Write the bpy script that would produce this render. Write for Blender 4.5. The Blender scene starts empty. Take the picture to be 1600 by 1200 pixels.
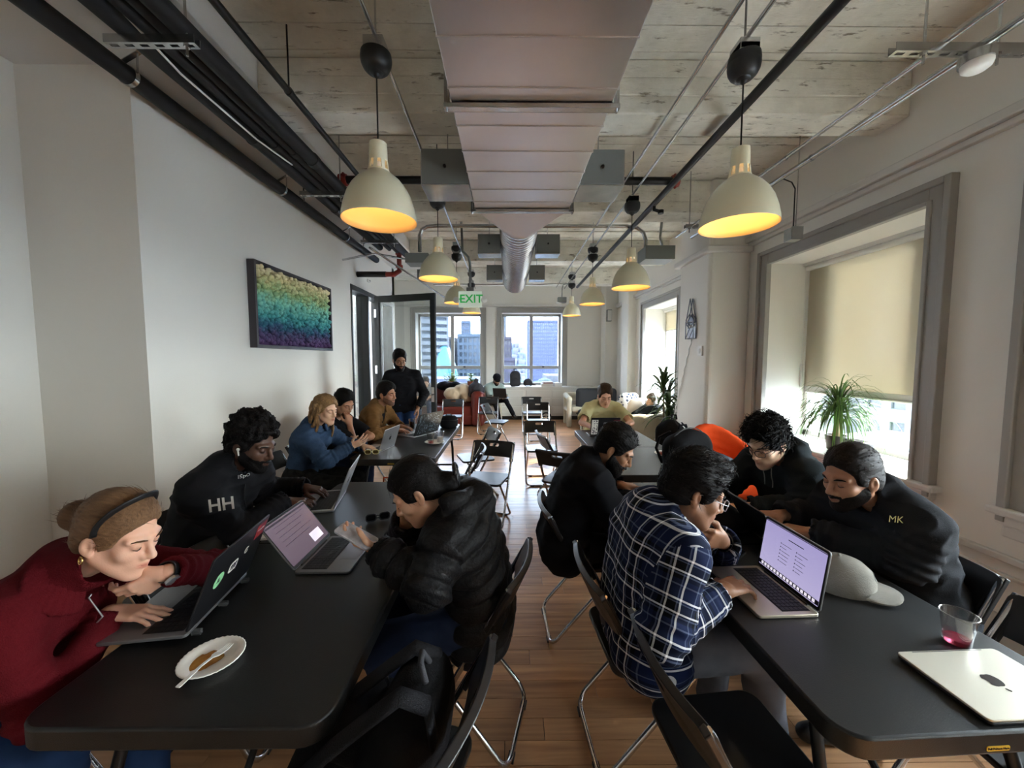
import bpy, bmesh, math, random
import numpy as np
from mathutils import Vector, Matrix, Quaternion
PI = math.pi
random.seed(7)
SC = bpy.context.scene
COL = SC.collection

# ------------------------------------------------------------------ camera
cam_d = bpy.data.cameras.new('camera')
cam_d.sensor_fit = 'HORIZONTAL'; cam_d.sensor_width = 36.0
FPX = 594.0
cam_d.lens = 36.0 * FPX / 1600.0
cam_d.clip_start = 0.05; cam_d.clip_end = 3000
cam = bpy.data.objects.new('camera', cam_d); COL.objects.link(cam)
PITCH = math.atan(40 / 594.0); YAW = math.atan(5 / 594.0)
EYE = Vector((0, 0, 1.61))
cam.location = EYE
cam.rotation_euler = (PI / 2 - PITCH, 0, -YAW)
SC.camera = cam

# ------------------------------------------------------------------ sky, sun, exposure
SC.view_settings.view_transform = 'Standard'
SC.view_settings.look = 'None'
SC.view_settings.gamma = 1.0
SC.view_settings.use_curve_mapping = False
SC.view_settings.exposure = 2.0
W = bpy.data.worlds.new('sky'); SC.world = W; W.use_nodes = True
nt = W.node_tree; nt.nodes.clear()
wo = nt.nodes.new('ShaderNodeOutputWorld'); wb = nt.nodes.new('ShaderNodeBackground')
tc = nt.nodes.new('ShaderNodeTexCoord'); sp = nt.nodes.new('ShaderNodeSeparateXYZ')
cr = nt.nodes.new('ShaderNodeValToRGB')
cr.color_ramp.elements[0].position = 0.0; cr.color_ramp.elements[0].color = (0.62, 0.66, 0.72, 1)
cr.color_ramp.elements[1].position = 1.0; cr.color_ramp.elements[1].color = (0.55, 0.72, 1.0, 1)
e = cr.color_ramp.elements.new(0.06); e.color = (1.0, 0.99, 0.96, 1)
e = cr.color_ramp.elements.new(0.35); e.color = (0.86, 0.93, 1.0, 1)
nt.links.new(tc.outputs['Generated'], sp.inputs[0]); nt.links.new(sp.outputs['Z'], cr.inputs[0])
nt.links.new(cr.outputs[0], wb.inputs[0]); nt.links.new(wb.outputs[0], wo.inputs[0])
SKY_STRENGTH = 13.0
wb.inputs[1].default_value = SKY_STRENGTH
sun_d = bpy.data.lights.new('sun', 'SUN'); sun_d.energy = 8.0; sun_d.angle = 0.02; sun_d.color = (1, 0.86, 0.66)
sun = bpy.data.objects.new('sun', sun_d); COL.objects.link(sun)
SUN_FROM = Vector((0.72, 0.44, 0.53)).normalized()
sun.rotation_euler = SUN_FROM.to_track_quat('Z', 'Y').to_euler()
sun.location = (30, 18, 15)

def portal(x, y, z, w, h, rot):
    l = bpy.data.lights.new('portal', 'AREA'); l.shape = 'RECTANGLE'; l.size = w; l.size_y = h
    l.cycles.is_portal = True
    o = bpy.data.objects.new('window_portal', l); COL.objects.link(o)
    o.location = (x, y, z); o.rotation_euler = rot
    return o

# ------------------------------------------------------------------ helpers
def at(px, py, X=None, Y=None, Z=None):
    """the point where the line of sight of a photograph pixel meets a plane of the room"""
    d = Vector(((px - 800) / FPX, (600 - py) / FPX, -1)); d.rotate(cam.rotation_euler)
    t = (X - EYE.x) / d.x if X is not None else (Y - EYE.y) / d.y if Y is not None else (Z - EYE.z) / d.z
    return EYE + d * t

def lin(c):
    return tuple((x / 255 / 12.92) if x / 255 <= 0.04045 else ((x / 255 + 0.055) / 1.055) ** 2.4 for x in c) + (1,)

MATS = {}
def mat(name, rgb, rough=0.5, metal=0.0, bump=None, noise=None, spec=0.5, emit=None, alpha=None, trans=0.0, ior=1.45, coat=0, sheen=0):
    """principled material; bump = (scale, strength), noise = (scale, second colour, amount)"""
    if name in MATS: return MATS[name]
    m = bpy.data.materials.new(name); m.use_nodes = True
    t = m.node_tree; b = t.nodes['Principled BSDF']
    c = lin(rgb)
    b.inputs['Base Color'].default_value = c
    b.inputs['Roughness'].default_value = rough; b.inputs['Metallic'].default_value = metal
    b.inputs['Specular IOR Level'].default_value = spec
    b.inputs['Transmission Weight'].default_value = trans; b.inputs['IOR'].default_value = ior
    b.inputs['Coat Weight'].default_value = coat
    if sheen: b.inputs['Sheen Weight'].default_value = sheen
    if emit:
        b.inputs['Emission Color'].default_value = lin(emit[0]); b.inputs['Emission Strength'].default_value = emit[1]
    if alpha is not None: b.inputs['Alpha'].default_value = alpha
    if bump or noise:
        co = t.nodes.new('ShaderNodeTexCoord')
    if noise:
        n = t.nodes.new('ShaderNodeTexNoise'); n.inputs['Scale'].default_value = noise[0]; n.inputs['Detail'].default_value = 5
        t.links.new(co.outputs['Object'], n.inputs['Vector'])
        r = t.nodes.new('ShaderNodeValToRGB'); k = noise[2]
        r.color_ramp.elements[0].position = 0.5 - 0.22 * k; r.color_ramp.elements[0].color = lin(noise[1])
        r.color_ramp.elements[1].position = 0.5 + 0.22 * k; r.color_ramp.elements[1].color = c
        t.links.new(n.outputs['Fac'], r.inputs[0]); t.links.new(r.outputs[0], b.inputs['Base Color'])
    if bump:
        n = t.nodes.new('ShaderNodeTexNoise'); n.inputs['Scale'].default_value = bump[0]; n.inputs['Detail'].default_value = 4
        t.links.new(co.outputs['Object'], n.inputs['Vector'])
        u = t.nodes.new('ShaderNodeBump'); u.inputs['Strength'].default_value = bump[1]; u.inputs['Distance'].default_value = 0.01
        t.links.new(n.outputs['Fac'], u.inputs['Height']); t.links.new(u.outputs[0], b.inputs['Normal'])
    MATS[name] = m
    return m

def rr(w, h, r, n=5, cx=0, cy=0):
    """rounded rectangle outline, counter-clockwise"""
    p = []
    for sx, sy, a0 in ((1, 1, 0), (-1, 1, 90), (-1, -1, 180), (1, -1, 270)):
        for i in range(n + 1):
            a = math.radians(a0 + 90 * i / n)
            p.append((cx + sx * (w / 2 - r) + r * math.cos(a), cy + sy * (h / 2 - r) + r * math.sin(a)))
    return p

class MB:
    """collects boxes, tubes, lathes and prisms and links them as ONE mesh object"""
    def __init__(s): s.v = []; s.f = []; s.m = []; s.mi = 0; s.T = None
    def add(s, vs, fs):
        o = len(s.v)
        if s.T is not None: vs = [s.T @ Vector(p) for p in vs]
        s.v += [tuple(p) for p in vs]; s.f += [[i + o for i in f] for f in fs]; s.m += [s.mi] * len(fs)
        return s
    def bx(s, x0, x1, y0, y1, z0, z1):
        v = [(x, y, z) for z in (z0, z1) for y in (y0, y1) for x in (x0, x1)]
        return s.add(v, [(0, 2, 3, 1), (4, 5, 7, 6), (0, 1, 5, 4), (2, 6, 7, 3), (0, 4, 6, 2), (1, 3, 7, 5)])
    def box(s, c, size, R=None):
        h = [k / 2 for k in size]; c = Vector(c)
        v = [Vector((x * h[0], y * h[1], z * h[2])) for z in (-1, 1) for y in (-1, 1) for x in (-1, 1)]
        if R is not None: v = [R @ p for p in v]
        return s.add([p + c for p in v], [(0, 2, 3, 1), (4, 5, 7, 6), (0, 1, 5, 4), (2, 6, 7, 3), (0, 4, 6, 2), (1, 3, 7, 5)])
    def quad(s, *p): return s.add(p, [tuple(range(len(p)))])
    def tube(s, pts, r, n=8, cap=True, closed=False, flat=1.0):
        pts = [Vector(p) for p in pts]; N = len(pts)
        rs = r if isinstance(r, (list, tuple)) else [r] * N
        d0 = (pts[1] - pts[0]).normalized()
        u = d0.cross(Vector((0, 0, 1)))
        if u.length < 1e-3: u = d0.cross(Vector((1, 0, 0)))
        u.normalize(); vs = []
        for i, p in enumerate(pts):
            if closed: d = (pts[(i + 1) % N] - pts[i - 1]).normalized()
            elif i == 0: d = d0
            elif i == N - 1: d = (pts[i] - pts[i - 1]).normalized()
            else: d = ((pts[i + 1] - p).normalized() + (p - pts[i - 1]).normalized()).normalized()
            u = (u - d * u.dot(d)); u.normalize(); w = d.cross(u)
            for k in range(n):
                a = 2 * PI * k / n
                vs.append(p + (u * math.cos(a) + w * math.sin(a) * flat) * rs[i])
        fs = [(i * n + k, i * n + (k + 1) % n, (i + 1) % N * n + (k + 1) % n, (i + 1) % N * n + k)
              for i in range(N if closed else N - 1) for k in range(n)]
        if cap and not closed: fs += [tuple(range(n))[::-1], tuple(range((N - 1) * n, N * n))]
        return s.add(vs, fs)
    def lathe(s, prof, n=24, c=(0, 0, 0), R=None, a0=0, closed=False):
        c = Vector(c); vs = []
        for r, z in prof:
            for k in range(n):
                a = 2 * PI * k / n + a0; p = Vector((r * math.cos(a), r * math.sin(a), z))
                vs.append((R @ p if R is not None else p) + c)
        M_ = len(prof)
        fs = [(i * n + k, i * n + (k + 1) % n, (i + 1) % M_ * n + (k + 1) % n, (i + 1) % M_ * n + k)
              for i in range(M_ if closed else M_ - 1) for k in range(n)]
        if not closed: fs += [tuple(range(n))[::-1], tuple(range((M_ - 1) * n, M_ * n))]
        return s.add(vs, fs)
    def prism(s, poly, z0, z1, T=None):
        n = len(poly)
        vs = [Vector((x, y, z0)) for x, y in poly] + [Vector((x, y, z1)) for x, y in poly]
        if T is not None: vs = [T @ p for p in vs]
        fs = [(i, (i + 1) % n, n + (i + 1) % n, n + i) for i in range(n)] + [tuple(range(n))[::-1], tuple(range(n, 2 * n))]
        return s.add(vs, fs)
    def holed(s, outer, inner, z0, z1, T=None):
        """prism with a hole; outer and inner have the same number of points"""
        n = len(outer)
        vs = [Vector((x, y, z)) for z in (z0, z1) for ring in (outer, inner) for x, y in ring]
        if T is not None: vs = [T @ p for p in vs]
        fs = []
        for i in range(n):
            j = (i + 1) % n
            fs += [(i, j, 2 * n + j, 2 * n + i), (n + j, n + i, 3 * n + i, 3 * n + j),
                   (j, i, n + i, n + j), (2 * n + i, 2 * n + j, 3 * n + j, 3 * n + i)]
        return s.add(vs, fs)
    def ball(s, c, r, nu=12, nv=8, R=None):
        r = r if isinstance(r, (list, tuple)) else (r, r, r); c = Vector(c); vs = []
        for i in range(1, nv):
            t = PI * i / nv
            for k in range(nu):
                a = 2 * PI * k / nu
                p = Vector((r[0] * math.sin(t) * math.cos(a), r[1] * math.sin(t) * math.sin(a), -r[2] * math.cos(t)))
                vs.append((R @ p if R is not None else p) + c)
        p = Vector((0, 0, r[2])); p = R @ p if R is not None else p
        vs += [c - p, c + p]; a = len(vs) - 2; b = a + 1
        fs = [(i * nu + k, i * nu + (k + 1) % nu, (i + 1) * nu + (k + 1) % nu, (i + 1) * nu + k) for i in range(nv - 2) for k in range(nu)]
        fs += [(a, (k + 1) % nu, k) for k in range(nu)] + [((nv - 2) * nu + k, (nv - 2) * nu + (k + 1) % nu, b) for k in range(nu)]
        return s.add(vs, fs)
    def build(s, name, mats, parent=None, smooth=False, bevel=0, loc=None, seg=2, world=False):
        me = bpy.data.meshes.new(name)
        v = s.v
        if world and parent is not None:
            M_ = parent.matrix_basis.inverted(); v = [M_ @ Vector(p) for p in v]
        me.from_pydata([tuple(p) for p in v], [], s.f)
        for m in (mats if isinstance(mats, (list, tuple)) else [mats]): me.materials.append(m)
        if any(s.m): me.polygons.foreach_set('material_index', s.m)
        if smooth:
            me.polygons.foreach_set('use_smooth', [True] * len(s.f))
            if smooth is not True: me.set_sharp_from_angle(angle=math.radians(smooth))
        me.update()
        o = bpy.data.objects.new(name, me); COL.objects.link(o)
        if parent is not None: o.parent = parent
        if loc is not None: o.location = loc
        if bevel:
            b = o.modifiers.new('bevel', 'BEVEL'); b.width = bevel; b.segments = seg; b.limit_method = 'ANGLE'; b.angle_limit = 0.7
        return o

def tag(o, label, cat, group=None, kind=None):
    o['label'] = label; o['category'] = cat
    if group: o['group'] = group
    if kind: o['kind'] = kind
    return o
def thing(name, label, cat, loc=(0, 0, 0), rz=0, group=None):
    o = bpy.data.objects.new(name, None); COL.objects.link(o); o.empty_display_size = 0.05
    o.location = loc; o.rotation_euler = (0, 0, rz)
    return tag(o, label, cat, group)
def struct(o, label=None):
    o['kind'] = 'structure'
    if label: o['label'] = label; 
    return o
def stuff(o): o['kind'] = 'stuff'; return o
def dup(root, loc, rz, label, group=None):
    r = root.copy(); COL.objects.link(r); r.location = loc; r.rotation_euler = (root.rotation_euler.x, root.rotation_euler.y, rz)
    r['label'] = label
    if group: r['group'] = group
    for ch in list(root.children):
        c = ch.copy(); COL.objects.link(c); c.parent = r
        for g in list(ch.children):
            d = g.copy(); COL.objects.link(d); d.parent = c
    return r
def text(body, size, matl, parent, T, name='lettering', extrude=0.0004, bold=False):
    cu = bpy.data.curves.new(name, 'FONT'); cu.body = body; cu.size = size; cu.align_x = 'CENTER'; cu.align_y = 'CENTER'
    cu.extrude = extrude; cu.resolution_u = 3
    if bold: cu.offset = size * 0.02
    t_ = bpy.data.objects.new(name, cu); COL.objects.link(t_)
    me = bpy.data.meshes.new_from_object(t_.evaluated_get(bpy.context.evaluated_depsgraph_get()))
    bpy.data.objects.remove(t_); me.materials.clear(); me.materials.append(matl)
    o = bpy.data.objects.new(name, me); COL.objects.link(o); o.parent = parent; o.matrix_local = T
    return o
def frame(o, x, y, z=None):
    """4x4 from an origin and two directions (text runs along x, its top along y)"""
    x = Vector(x).normalized(); y = Vector(y); y = (y - x * y.dot(x)).normalized(); z = x.cross(y)
    return Matrix(((x.x, y.x, z.x, o[0]), (x.y, y.y, z.y, o[1]), (x.z, y.z, z.z, o[2]), (0, 0, 0, 1)))

# ------------------------------------------------------------------ shared materials
m_wall = mat('wall_paint', (228, 225, 217), 0.75, bump=(180, 0.06))
m_trim = mat('trim_paint', (160, 157, 151), 0.5)
m_trimw = mat('pale_trim_paint', (214, 211, 205), 0.5)
m_black = mat('black_plastic', (20, 20, 21), 0.42, bump=(900, 0.05))
m_blackm = mat('black_metal', (17, 17, 18), 0.4)
m_pipe = mat('black_pipe_insulation', (24, 24, 25), 0.62, bump=(60, 0.1))
m_chrome = mat('chrome', (196, 196, 198), 0.16, 1.0)
m_galv = mat('galvanized_steel', (206, 208, 208), 0.26, 1.0, noise=(9, (170, 172, 174), 1.3))
m_duct = mat('duct_sheet_metal', (226, 225, 226), 0.33, 1.0, noise=(3, (204, 202, 204), 2), bump=(6, 0.07))
m_greybox = mat('grey_box_paint', (120, 124, 122), 0.5)
m_red = mat('red_fitting', (136, 44, 34), 0.5)
m_cream = mat('cream_enamel', (226, 220, 190), 0.28, coat=0.4)
m_shadein = mat('shade_inside', (222, 178, 108), 0.55)
m_bulb = mat('lamp_glow', (255, 214, 130), 0.4, emit=((255, 200, 120), 1.6))
m_silver = mat('silver_aluminium', (188, 188, 190), 0.32, 0.85)
m_glass = mat('clear_glass', (255, 255, 255), 0.0, trans=1.0, ior=1.45)
m_white = mat('white_plastic', (228, 227, 222), 0.4)
m_paper = mat('white_paper', (236, 233, 226), 0.7)
def window_glass(name, tint=(1, 1, 1), refl=0.08, rough=0.0):
    m = bpy.data.materials.new(name); m.use_nodes = True; t = m.node_tree; t.nodes.clear()
    o = t.nodes.new('ShaderNodeOutputMaterial'); a = t.nodes.new('ShaderNodeBsdfTransparent'); g = t.nodes.new('ShaderNodeBsdfGlossy')
    x = t.nodes.new('ShaderNodeMixShader'); l = t.nodes.new('ShaderNodeLayerWeight'); k = t.nodes.new('ShaderNodeMath')
    a.inputs[0].default_value = (*tint, 1); g.inputs['Roughness'].default_value = rough
    l.inputs[0].default_value = 0.25; k.operation = 'MULTIPLY_ADD'; k.inputs[1].default_value = 0.6; k.inputs[2].default_value = refl * 0.4
    t.links.new(l.outputs['Fresnel'], k.inputs[0]); t.links.new(k.outputs[0], x.inputs[0])
    t.links.new(a.outputs[0], x.inputs[1]); t.links.new(g.outputs[0], x.inputs[2]); t.links.new(x.outputs[0], o.inputs[0])
    return m
m_pane = window_glass('window_glass', (0.93, 0.97, 0.98))
m_panefar = window_glass('tinted_window_glass', (0.55, 0.6, 0.66))
m_doorglass = window_glass('door_glass', (0.86, 0.88, 0.87), 0.2)
# ================================================================== the room
XL, XR, YB, YF, ZC = -2.4, 2.8, -3.0, 10.3, 3.67
XN = -3.12          # the recessed near part of the left wall and the far left corner
# ---- floor: planks laid across the room
def wood():
    m = bpy.data.materials.new('floor_wood'); m.use_nodes = True; t = m.node_tree; b = t.nodes['Principled BSDF']
    N = t.nodes.new; L = t.links.new
    co = N('ShaderNodeNewGeometry'); oi = N('ShaderNodeObjectInfo'); ad = N('ShaderNodeMath'); ad.operation = 'ADD'
    L(co.outputs['Random Per Island'], ad.inputs[0]); L(oi.outputs['Random'], ad.inputs[1])
    fr = N('ShaderNodeMath'); fr.operation = 'FRACT'; L(ad.outputs[0], fr.inputs[0])
    mp = N('ShaderNodeMapping'); mp.inputs['Scale'].default_value = (1.6, 26, 26); L(co.outputs['Position'], mp.inputs['Vector'])
    cb = N('ShaderNodeCombineXYZ'); ml = N('ShaderNodeMath'); ml.operation = 'MULTIPLY'; ml.inputs[1].default_value = 40
    L(fr.outputs[0], ml.inputs[0]); L(ml.outputs[0], cb.inputs[0]); L(cb.outputs[0], mp.inputs['Location'])
    nz = N('ShaderNodeTexNoise'); nz.inputs['Scale'].default_value = 1; nz.inputs['Detail'].default_value = 6; nz.inputs['Distortion'].default_value = 0.6
    L(mp.outputs[0], nz.inputs['Vector'])
    r = N('ShaderNodeValToRGB'); r.color_ramp.elements[0].position = 0.3; r.color_ramp.elements[0].color = lin((158, 112, 76))
    r.color_ramp.elements[1].position = 0.72; r.color_ramp.elements[1].color = lin((204, 154, 108)); L(nz.outputs['Fac'], r.inputs[0])
    hs = N('ShaderNodeHueSaturation'); mr = N('ShaderNodeMapRange'); mr.inputs[3].default_value = 0.82; mr.inputs[4].default_value = 1.14
    L(fr.outputs[0], mr.inputs[0]); L(mr.outputs[0], hs.inputs['Value']); L(r.outputs[0], hs.inputs['Color']); L(hs.outputs[0], b.inputs['Base Color'])
    b.inputs['Roughness'].default_value = 0.30; b.inputs['Specular IOR Level'].default_value = 0.5
    bp = N('ShaderNodeBump'); bp.inputs['Strength'].default_value = 0.08; bp.inputs['Distance'].default_value = 0.004
    L(nz.outputs['Fac'], bp.inputs['Height']); L(bp.outputs[0], b.inputs['Normal'])
    return m
m_wood = wood()
m_under = mat('subfloor', (50, 34, 24), 0.8)
floor = struct(MB().bx(XN - 0.1, XR + 0.1, YB, YF, -0.06, -0.014).build('floor', m_under))
PW = 0.1
def plank_mesh(L):
    return MB().bx(0.001, L - 0.0015, 0.0012, PW - 0.0012, -0.013, 0.0)
plank_data = {}
rest = MB(); n_pl = 0
for j in range(int((YF - YB) / PW)):
    y = YB + j * PW; x = XN - random.random() * 0.8
    while x < XR + 0.05:
        L = random.choice((0.5, 0.7, 0.9, 1.1, 1.3))
        near = 1.15 <= y < 3.6 and x + L > -1.5 and x < 1.7
        if near and n_pl < 290:
            if L not in plank_data:
                o = plank_mesh(L).build('plank', m_wood, floor); plank_data[L] = o.data; o.location = (x, y, 0)
            else:
                o = bpy.data.objects.new('plank', plank_data[L]); COL.objects.link(o); o.parent = floor; o.location = (x, y, 0)
            n_pl += 1
        else:
            rest.bx(x + 0.001, x + L - 0.0015, y + 0.0012, y + PW - 0.0012, -0.013, 0.0)
        x += L
stuff(rest.build('floor_planks', m_wood, floor))

# ---- ceiling: board-marked concrete between cross beams
def concrete():
    m = bpy.data.materials.new('board_marked_concrete'); m.use_nodes = True; t = m.node_tree; b = t.nodes['Principled BSDF']
    N = t.nodes.new; L = t.links.new
    g = N('ShaderNodeNewGeometry')
    n1 = N('ShaderNodeTexNoise'); n1.inputs['Scale'].default_value = 1.6; n1.inputs['Detail'].default_value = 8; n1.inputs['Roughness'].default_value = 0.65
    L(g.outputs['Position'], n1.inputs['Vector'])
    r1 = N('ShaderNodeValToRGB'); r1.color_ramp.elements[0].position = 0.34; r1.color_ramp.elements[0].color = lin((200, 196, 182))
    r1.color_ramp.elements[1].position = 0.62; r1.color_ramp.elements[1].color = lin((238, 235, 224)); L(n1.outputs['Fac'], r1.inputs[0])
    mp = N('ShaderNodeMapping'); mp.inputs['Scale'].default_value = (5, 22, 22); L(g.outputs['Position'], mp.inputs['Vector'])
    n2 = N('ShaderNodeTexNoise'); n2.inputs['Scale'].default_value = 1.0; n2.inputs['Detail'].default_value = 7; n2.inputs['Roughness'].default_value = 0.7; L(mp.outputs[0], n2.inputs['Vector'])
    r2 = N('ShaderNodeValToRGB'); r2.color_ramp.elements[0].position = 0.33; r2.color_ramp.elements[0].color = (1, 1, 1, 1)
    r2.color_ramp.elements[1].position = 0.41; r2.color_ramp.elements[1].color = (0, 0, 0, 1); L(n2.outputs['Fac'], r2.inputs[0])
    mx = N('ShaderNodeMix'); mx.data_type = 'RGBA'; mx.inputs[7].default_value = lin((128, 120, 104)); L(r2.outputs[0], mx.inputs[0]); L(r1.outputs[0], mx.inputs[6])
    L(mx.outputs[2], b.inputs['Base Color']); b.inputs['Roughness'].default_value = 0.85
    bp = N('ShaderNodeBump'); bp.inputs['Strength'].default_value = 0.5; bp.inputs['Distance'].default_value = 0.02
    L(n2.outputs['Fac'], bp.inputs['Height']); L(bp.outputs[0], b.inputs['Normal'])
    return m
m_conc = concrete()
c = MB().bx(XN - 0.2, XR + 0.6, YB, YF + 0.3, ZC + 0.03, ZC + 0.15)
ceil = struct(c.build('ceiling', m_conc))
c = MB(); y = YB
while y < YF:
    w = random.choice((0.12, 0.15, 0.2)); dz = random.uniform(-0.005, 0.012)
    c.bx(XN - 0.1, XR + 0.05, y + 0.002, y + w - 0.002, ZC - dz, ZC + 0.04); y += w
stuff(c.build('board_marks', m_conc, ceil))
BEAMS = [(-1.35, -1.05), (0.62, 0.9), (2.75, 3.0), (4.52, 4.84), (6.75, 7.05), (8.75, 9.05)]
for a, b_ in BEAMS:
    k = MB()
    k.bx(-1.72, XR, a, b_, 3.3, ZC - 0.013)
    for i in range(3):
        z0 = 3.3 + 0.12 * i
        k.bx(-1.71, XR - 0.01, a - 0.004 - 0.004 * (i % 2), a + 0.01, z0 + 0.004, z0 + 0.118)
    struct(k.build('ceiling_beam', m_conc, ceil, bevel=0.006))
struct(MB().bx(XN, -1.72, YB, 8.1, 3.46, ZC - 0.013).build('ceiling_edge_beam', m_trimw, ceil, bevel=0.01))
struct(MB().add([(1.72, 1.68, ZC - 0.0135), (1.95, 1.5, ZC - 0.0135), (2.2, 1.42, ZC - 0.0135), (2.3, 1.5, ZC - 0.0135), (2.1, 1.66, ZC - 0.0135), (1.9, 1.76, ZC - 0.0135), (1.75, 1.88, ZC - 0.0135), (1.64, 1.94, ZC - 0.0135)], [tuple(range(8))]).build('bare_patch', mat('bare_concrete', (136, 126, 108), 0.9, bump=(40, 0.4)), ceil))

# ---- left wall
wl = struct(MB().bx(XL - 0.2, XL, 2.55, 5.86, 0, ZC).bx(XL - 0.2, XL, 5.86, 8.1, 2.74, ZC).build('wall_left', m_wall))
struct(MB().bx(XN - 0.15, XN, YB, 2.55, 0, ZC).build('wall_left_near', m_wall))
struct(MB().bx(XN - 0.15, XL - 0.2, 2.55, 2.7, 0, ZC).build('wall_left_return', m_wall))
struct(MB().bx(XN - 0.15, XN, 8.1, YF, 0, ZC).build('wall_left_far', m_wall))
struct(MB().bx(XN - 0.15, XL, 7.95, 8.1, 0, ZC).build('wall_left_far_return', m_wall))
struct(MB().bx(XN, XN + 0.018, YB, 2.55, 0, 0.17).build('baseboard_left_near', m_trimw, bevel=0.004))
struct(MB().bx(XL, XL + 0.018, 2.55, 5.84, 0, 0.15).build('baseboard_left', m_trimw, bevel=0.004))
# dim passage behind the glass partition
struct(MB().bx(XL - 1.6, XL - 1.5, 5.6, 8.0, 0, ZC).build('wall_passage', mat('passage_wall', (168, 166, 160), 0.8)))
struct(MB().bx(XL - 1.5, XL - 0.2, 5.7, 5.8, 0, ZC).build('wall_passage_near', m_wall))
# black framed glass partition in the left wall
gp = thing('glass_partition', 'black steel framed glass partition in the left wall behind the standing man', 'partition', (XL, 5.86, 0))
k = MB(); zt = 2.72
k.bx(-0.19, 0.012, 0, 0.05, 0, zt); k.bx(-0.19, 0.012, 0.68, 0.74, 0, zt); k.bx(-0.19, 0.012, 2.03, 2.09, 0, zt); k.bx(-0.19, 0.012, 1.38, 1.43, 0, zt)
k.bx(-0.19, 0.012, 0, 2.09, zt - 0.06, zt + 0.02); k.bx(-0.19, 0.012, 1.43, 2.03, 0, 0.06)
k.build('frame', m_blackm, gp, bevel=0.004)
MB().bx(-0.1, -0.09, 1.43, 2.03, 0.06, zt - 0.06).build('pane', m_doorglass, gp)
MB().bx(-0.1, -0.09, 0.05, 0.68, 0.0, zt - 0.06).build('pane', m_doorglass, gp)
# the open glass door
gd = thing('glass_door', 'tall black framed glass door standing open beside the standing man', 'door', (-2.27, 6.56, 0), math.radians(-18.0))
k = MB(); wd = 1.14; zt = 2.66
k.bx(0, 0.085, -0.025, 0.025, 0.02, zt); k.bx(wd - 0.085, wd, -0.025, 0.025, 0.02, zt)
k.bx(0.085, wd - 0.085, -0.025, 0.025, zt - 0.11, zt); k.bx(0.085, wd - 0.085, -0.025, 0.025, 0.02, 0.22)
k.build('frame', m_blackm, gd, bevel=0.003)
MB().bx(0.08, wd - 0.08, -0.005, 0.005, 0.21, zt - 0.1).build('pane', m_doorglass, gd)
k = MB().bx(wd - 0.075, wd - 0.02, -0.034, -0.022, 0.9, 1.14); k.build('lock_plate', m_chrome, gd, bevel=0.003)
MB().tube([(wd - 0.05, -0.03, 1.02), (wd - 0.05, -0.075, 1.02), (wd - 0.19, -0.078, 1.02)], 0.011, 10).build('handle', m_chrome, gd, smooth=40)
for z in (0.35, 1.35, 2.3):
    MB().tube([(-0.012, 0, z), (-0.012, 0, z + 0.14)], 0.014, 10).bx(-0.012, 0.03, -0.027, -0.02, z, z + 0.14).build('hinge', m_chrome, gd, smooth=40)

# ---- right wall with its deep windows
def wall_open(name, x0, x1, y0, y1, holes, m):
    """wall slab along y with rectangular openings (ya, yb, za, zb)"""
    k = MB(); hs = sorted(holes); y = y0
    for a, b2, z0, z1 in hs:
        if a > y: k.bx(x0, x1, y, a, 0, ZC)
        k.bx(x0, x1, a, b2, 0, z0 - 0.02); k.bx(x0, x1, a, b2, z1, ZC); y = b2
    k.bx(x0, x1, y, y1, 0, ZC)
    return struct(k.build(name, m))
RW = [(-2.1, -0.45, 0.78, 2.62), (0.35, 1.93, 0.78, 2.62), (2.56, 4.12, 0.78, 2.62), (6.3, 7.86, 0.78, 2.62)]  # first opening is an added unseen window that lights the near end
wall_open('wall_right', XR, XR + 0.62, YB, YF, RW, m_wall)
m_blind = bpy.data.materials.new('roller_blind_weave'); m_blind.use_nodes = True
t = m_blind.node_tree; t.nodes.clear()
o_ = t.nodes.new('ShaderNodeOutputMaterial'); d_ = t.nodes.new('ShaderNodeBsdfDiffuse'); tl = t.nodes.new('ShaderNodeBsdfTranslucent'); tr = t.nodes.new('ShaderNodeBsdfTransparent')
x1_ = t.nodes.new('ShaderNodeMixShader'); x2_ = t.nodes.new('ShaderNodeMixShader')
d_.inputs[0].default_value = lin((200, 192, 170)); tl.inputs[0].default_value = lin((222, 212, 190)); x1_.inputs[0].default_value = 0.14; x2_.inputs[0].default_value = 0.13
t.links.new(d_.outputs[0], x1_.inputs[1]); t.links.new(tl.outputs[0], x1_.inputs[2]); t.links.new(x1_.outputs[0], x2_.inputs[1]); t.links.new(tr.outputs[0], x2_.inputs[2]); t.links.new(x2_.outputs[0], o_.inputs[0])
co = t.nodes.new('ShaderNodeTexCoord'); wv = t.nodes.new('ShaderNodeTexNoise'); mp = t.nodes.new('ShaderNodeMapping'); mp.inputs['Scale'].default_value = (1, 60, 160)
rp = t.nodes.new('ShaderNodeMapRange'); rp.inputs[3].default_value = 0.01; rp.inputs[4].default_value = 0.06
t.links.new(co.outputs['Object'], mp.inputs[0]); t.links.new(mp.outputs[0], wv.inputs['Vector']); t.links.new(wv.outputs['Fac'], rp.inputs[0]); t.links.new(rp.outputs[0], x2_.inputs[0])
GX = XR + 0.46
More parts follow.
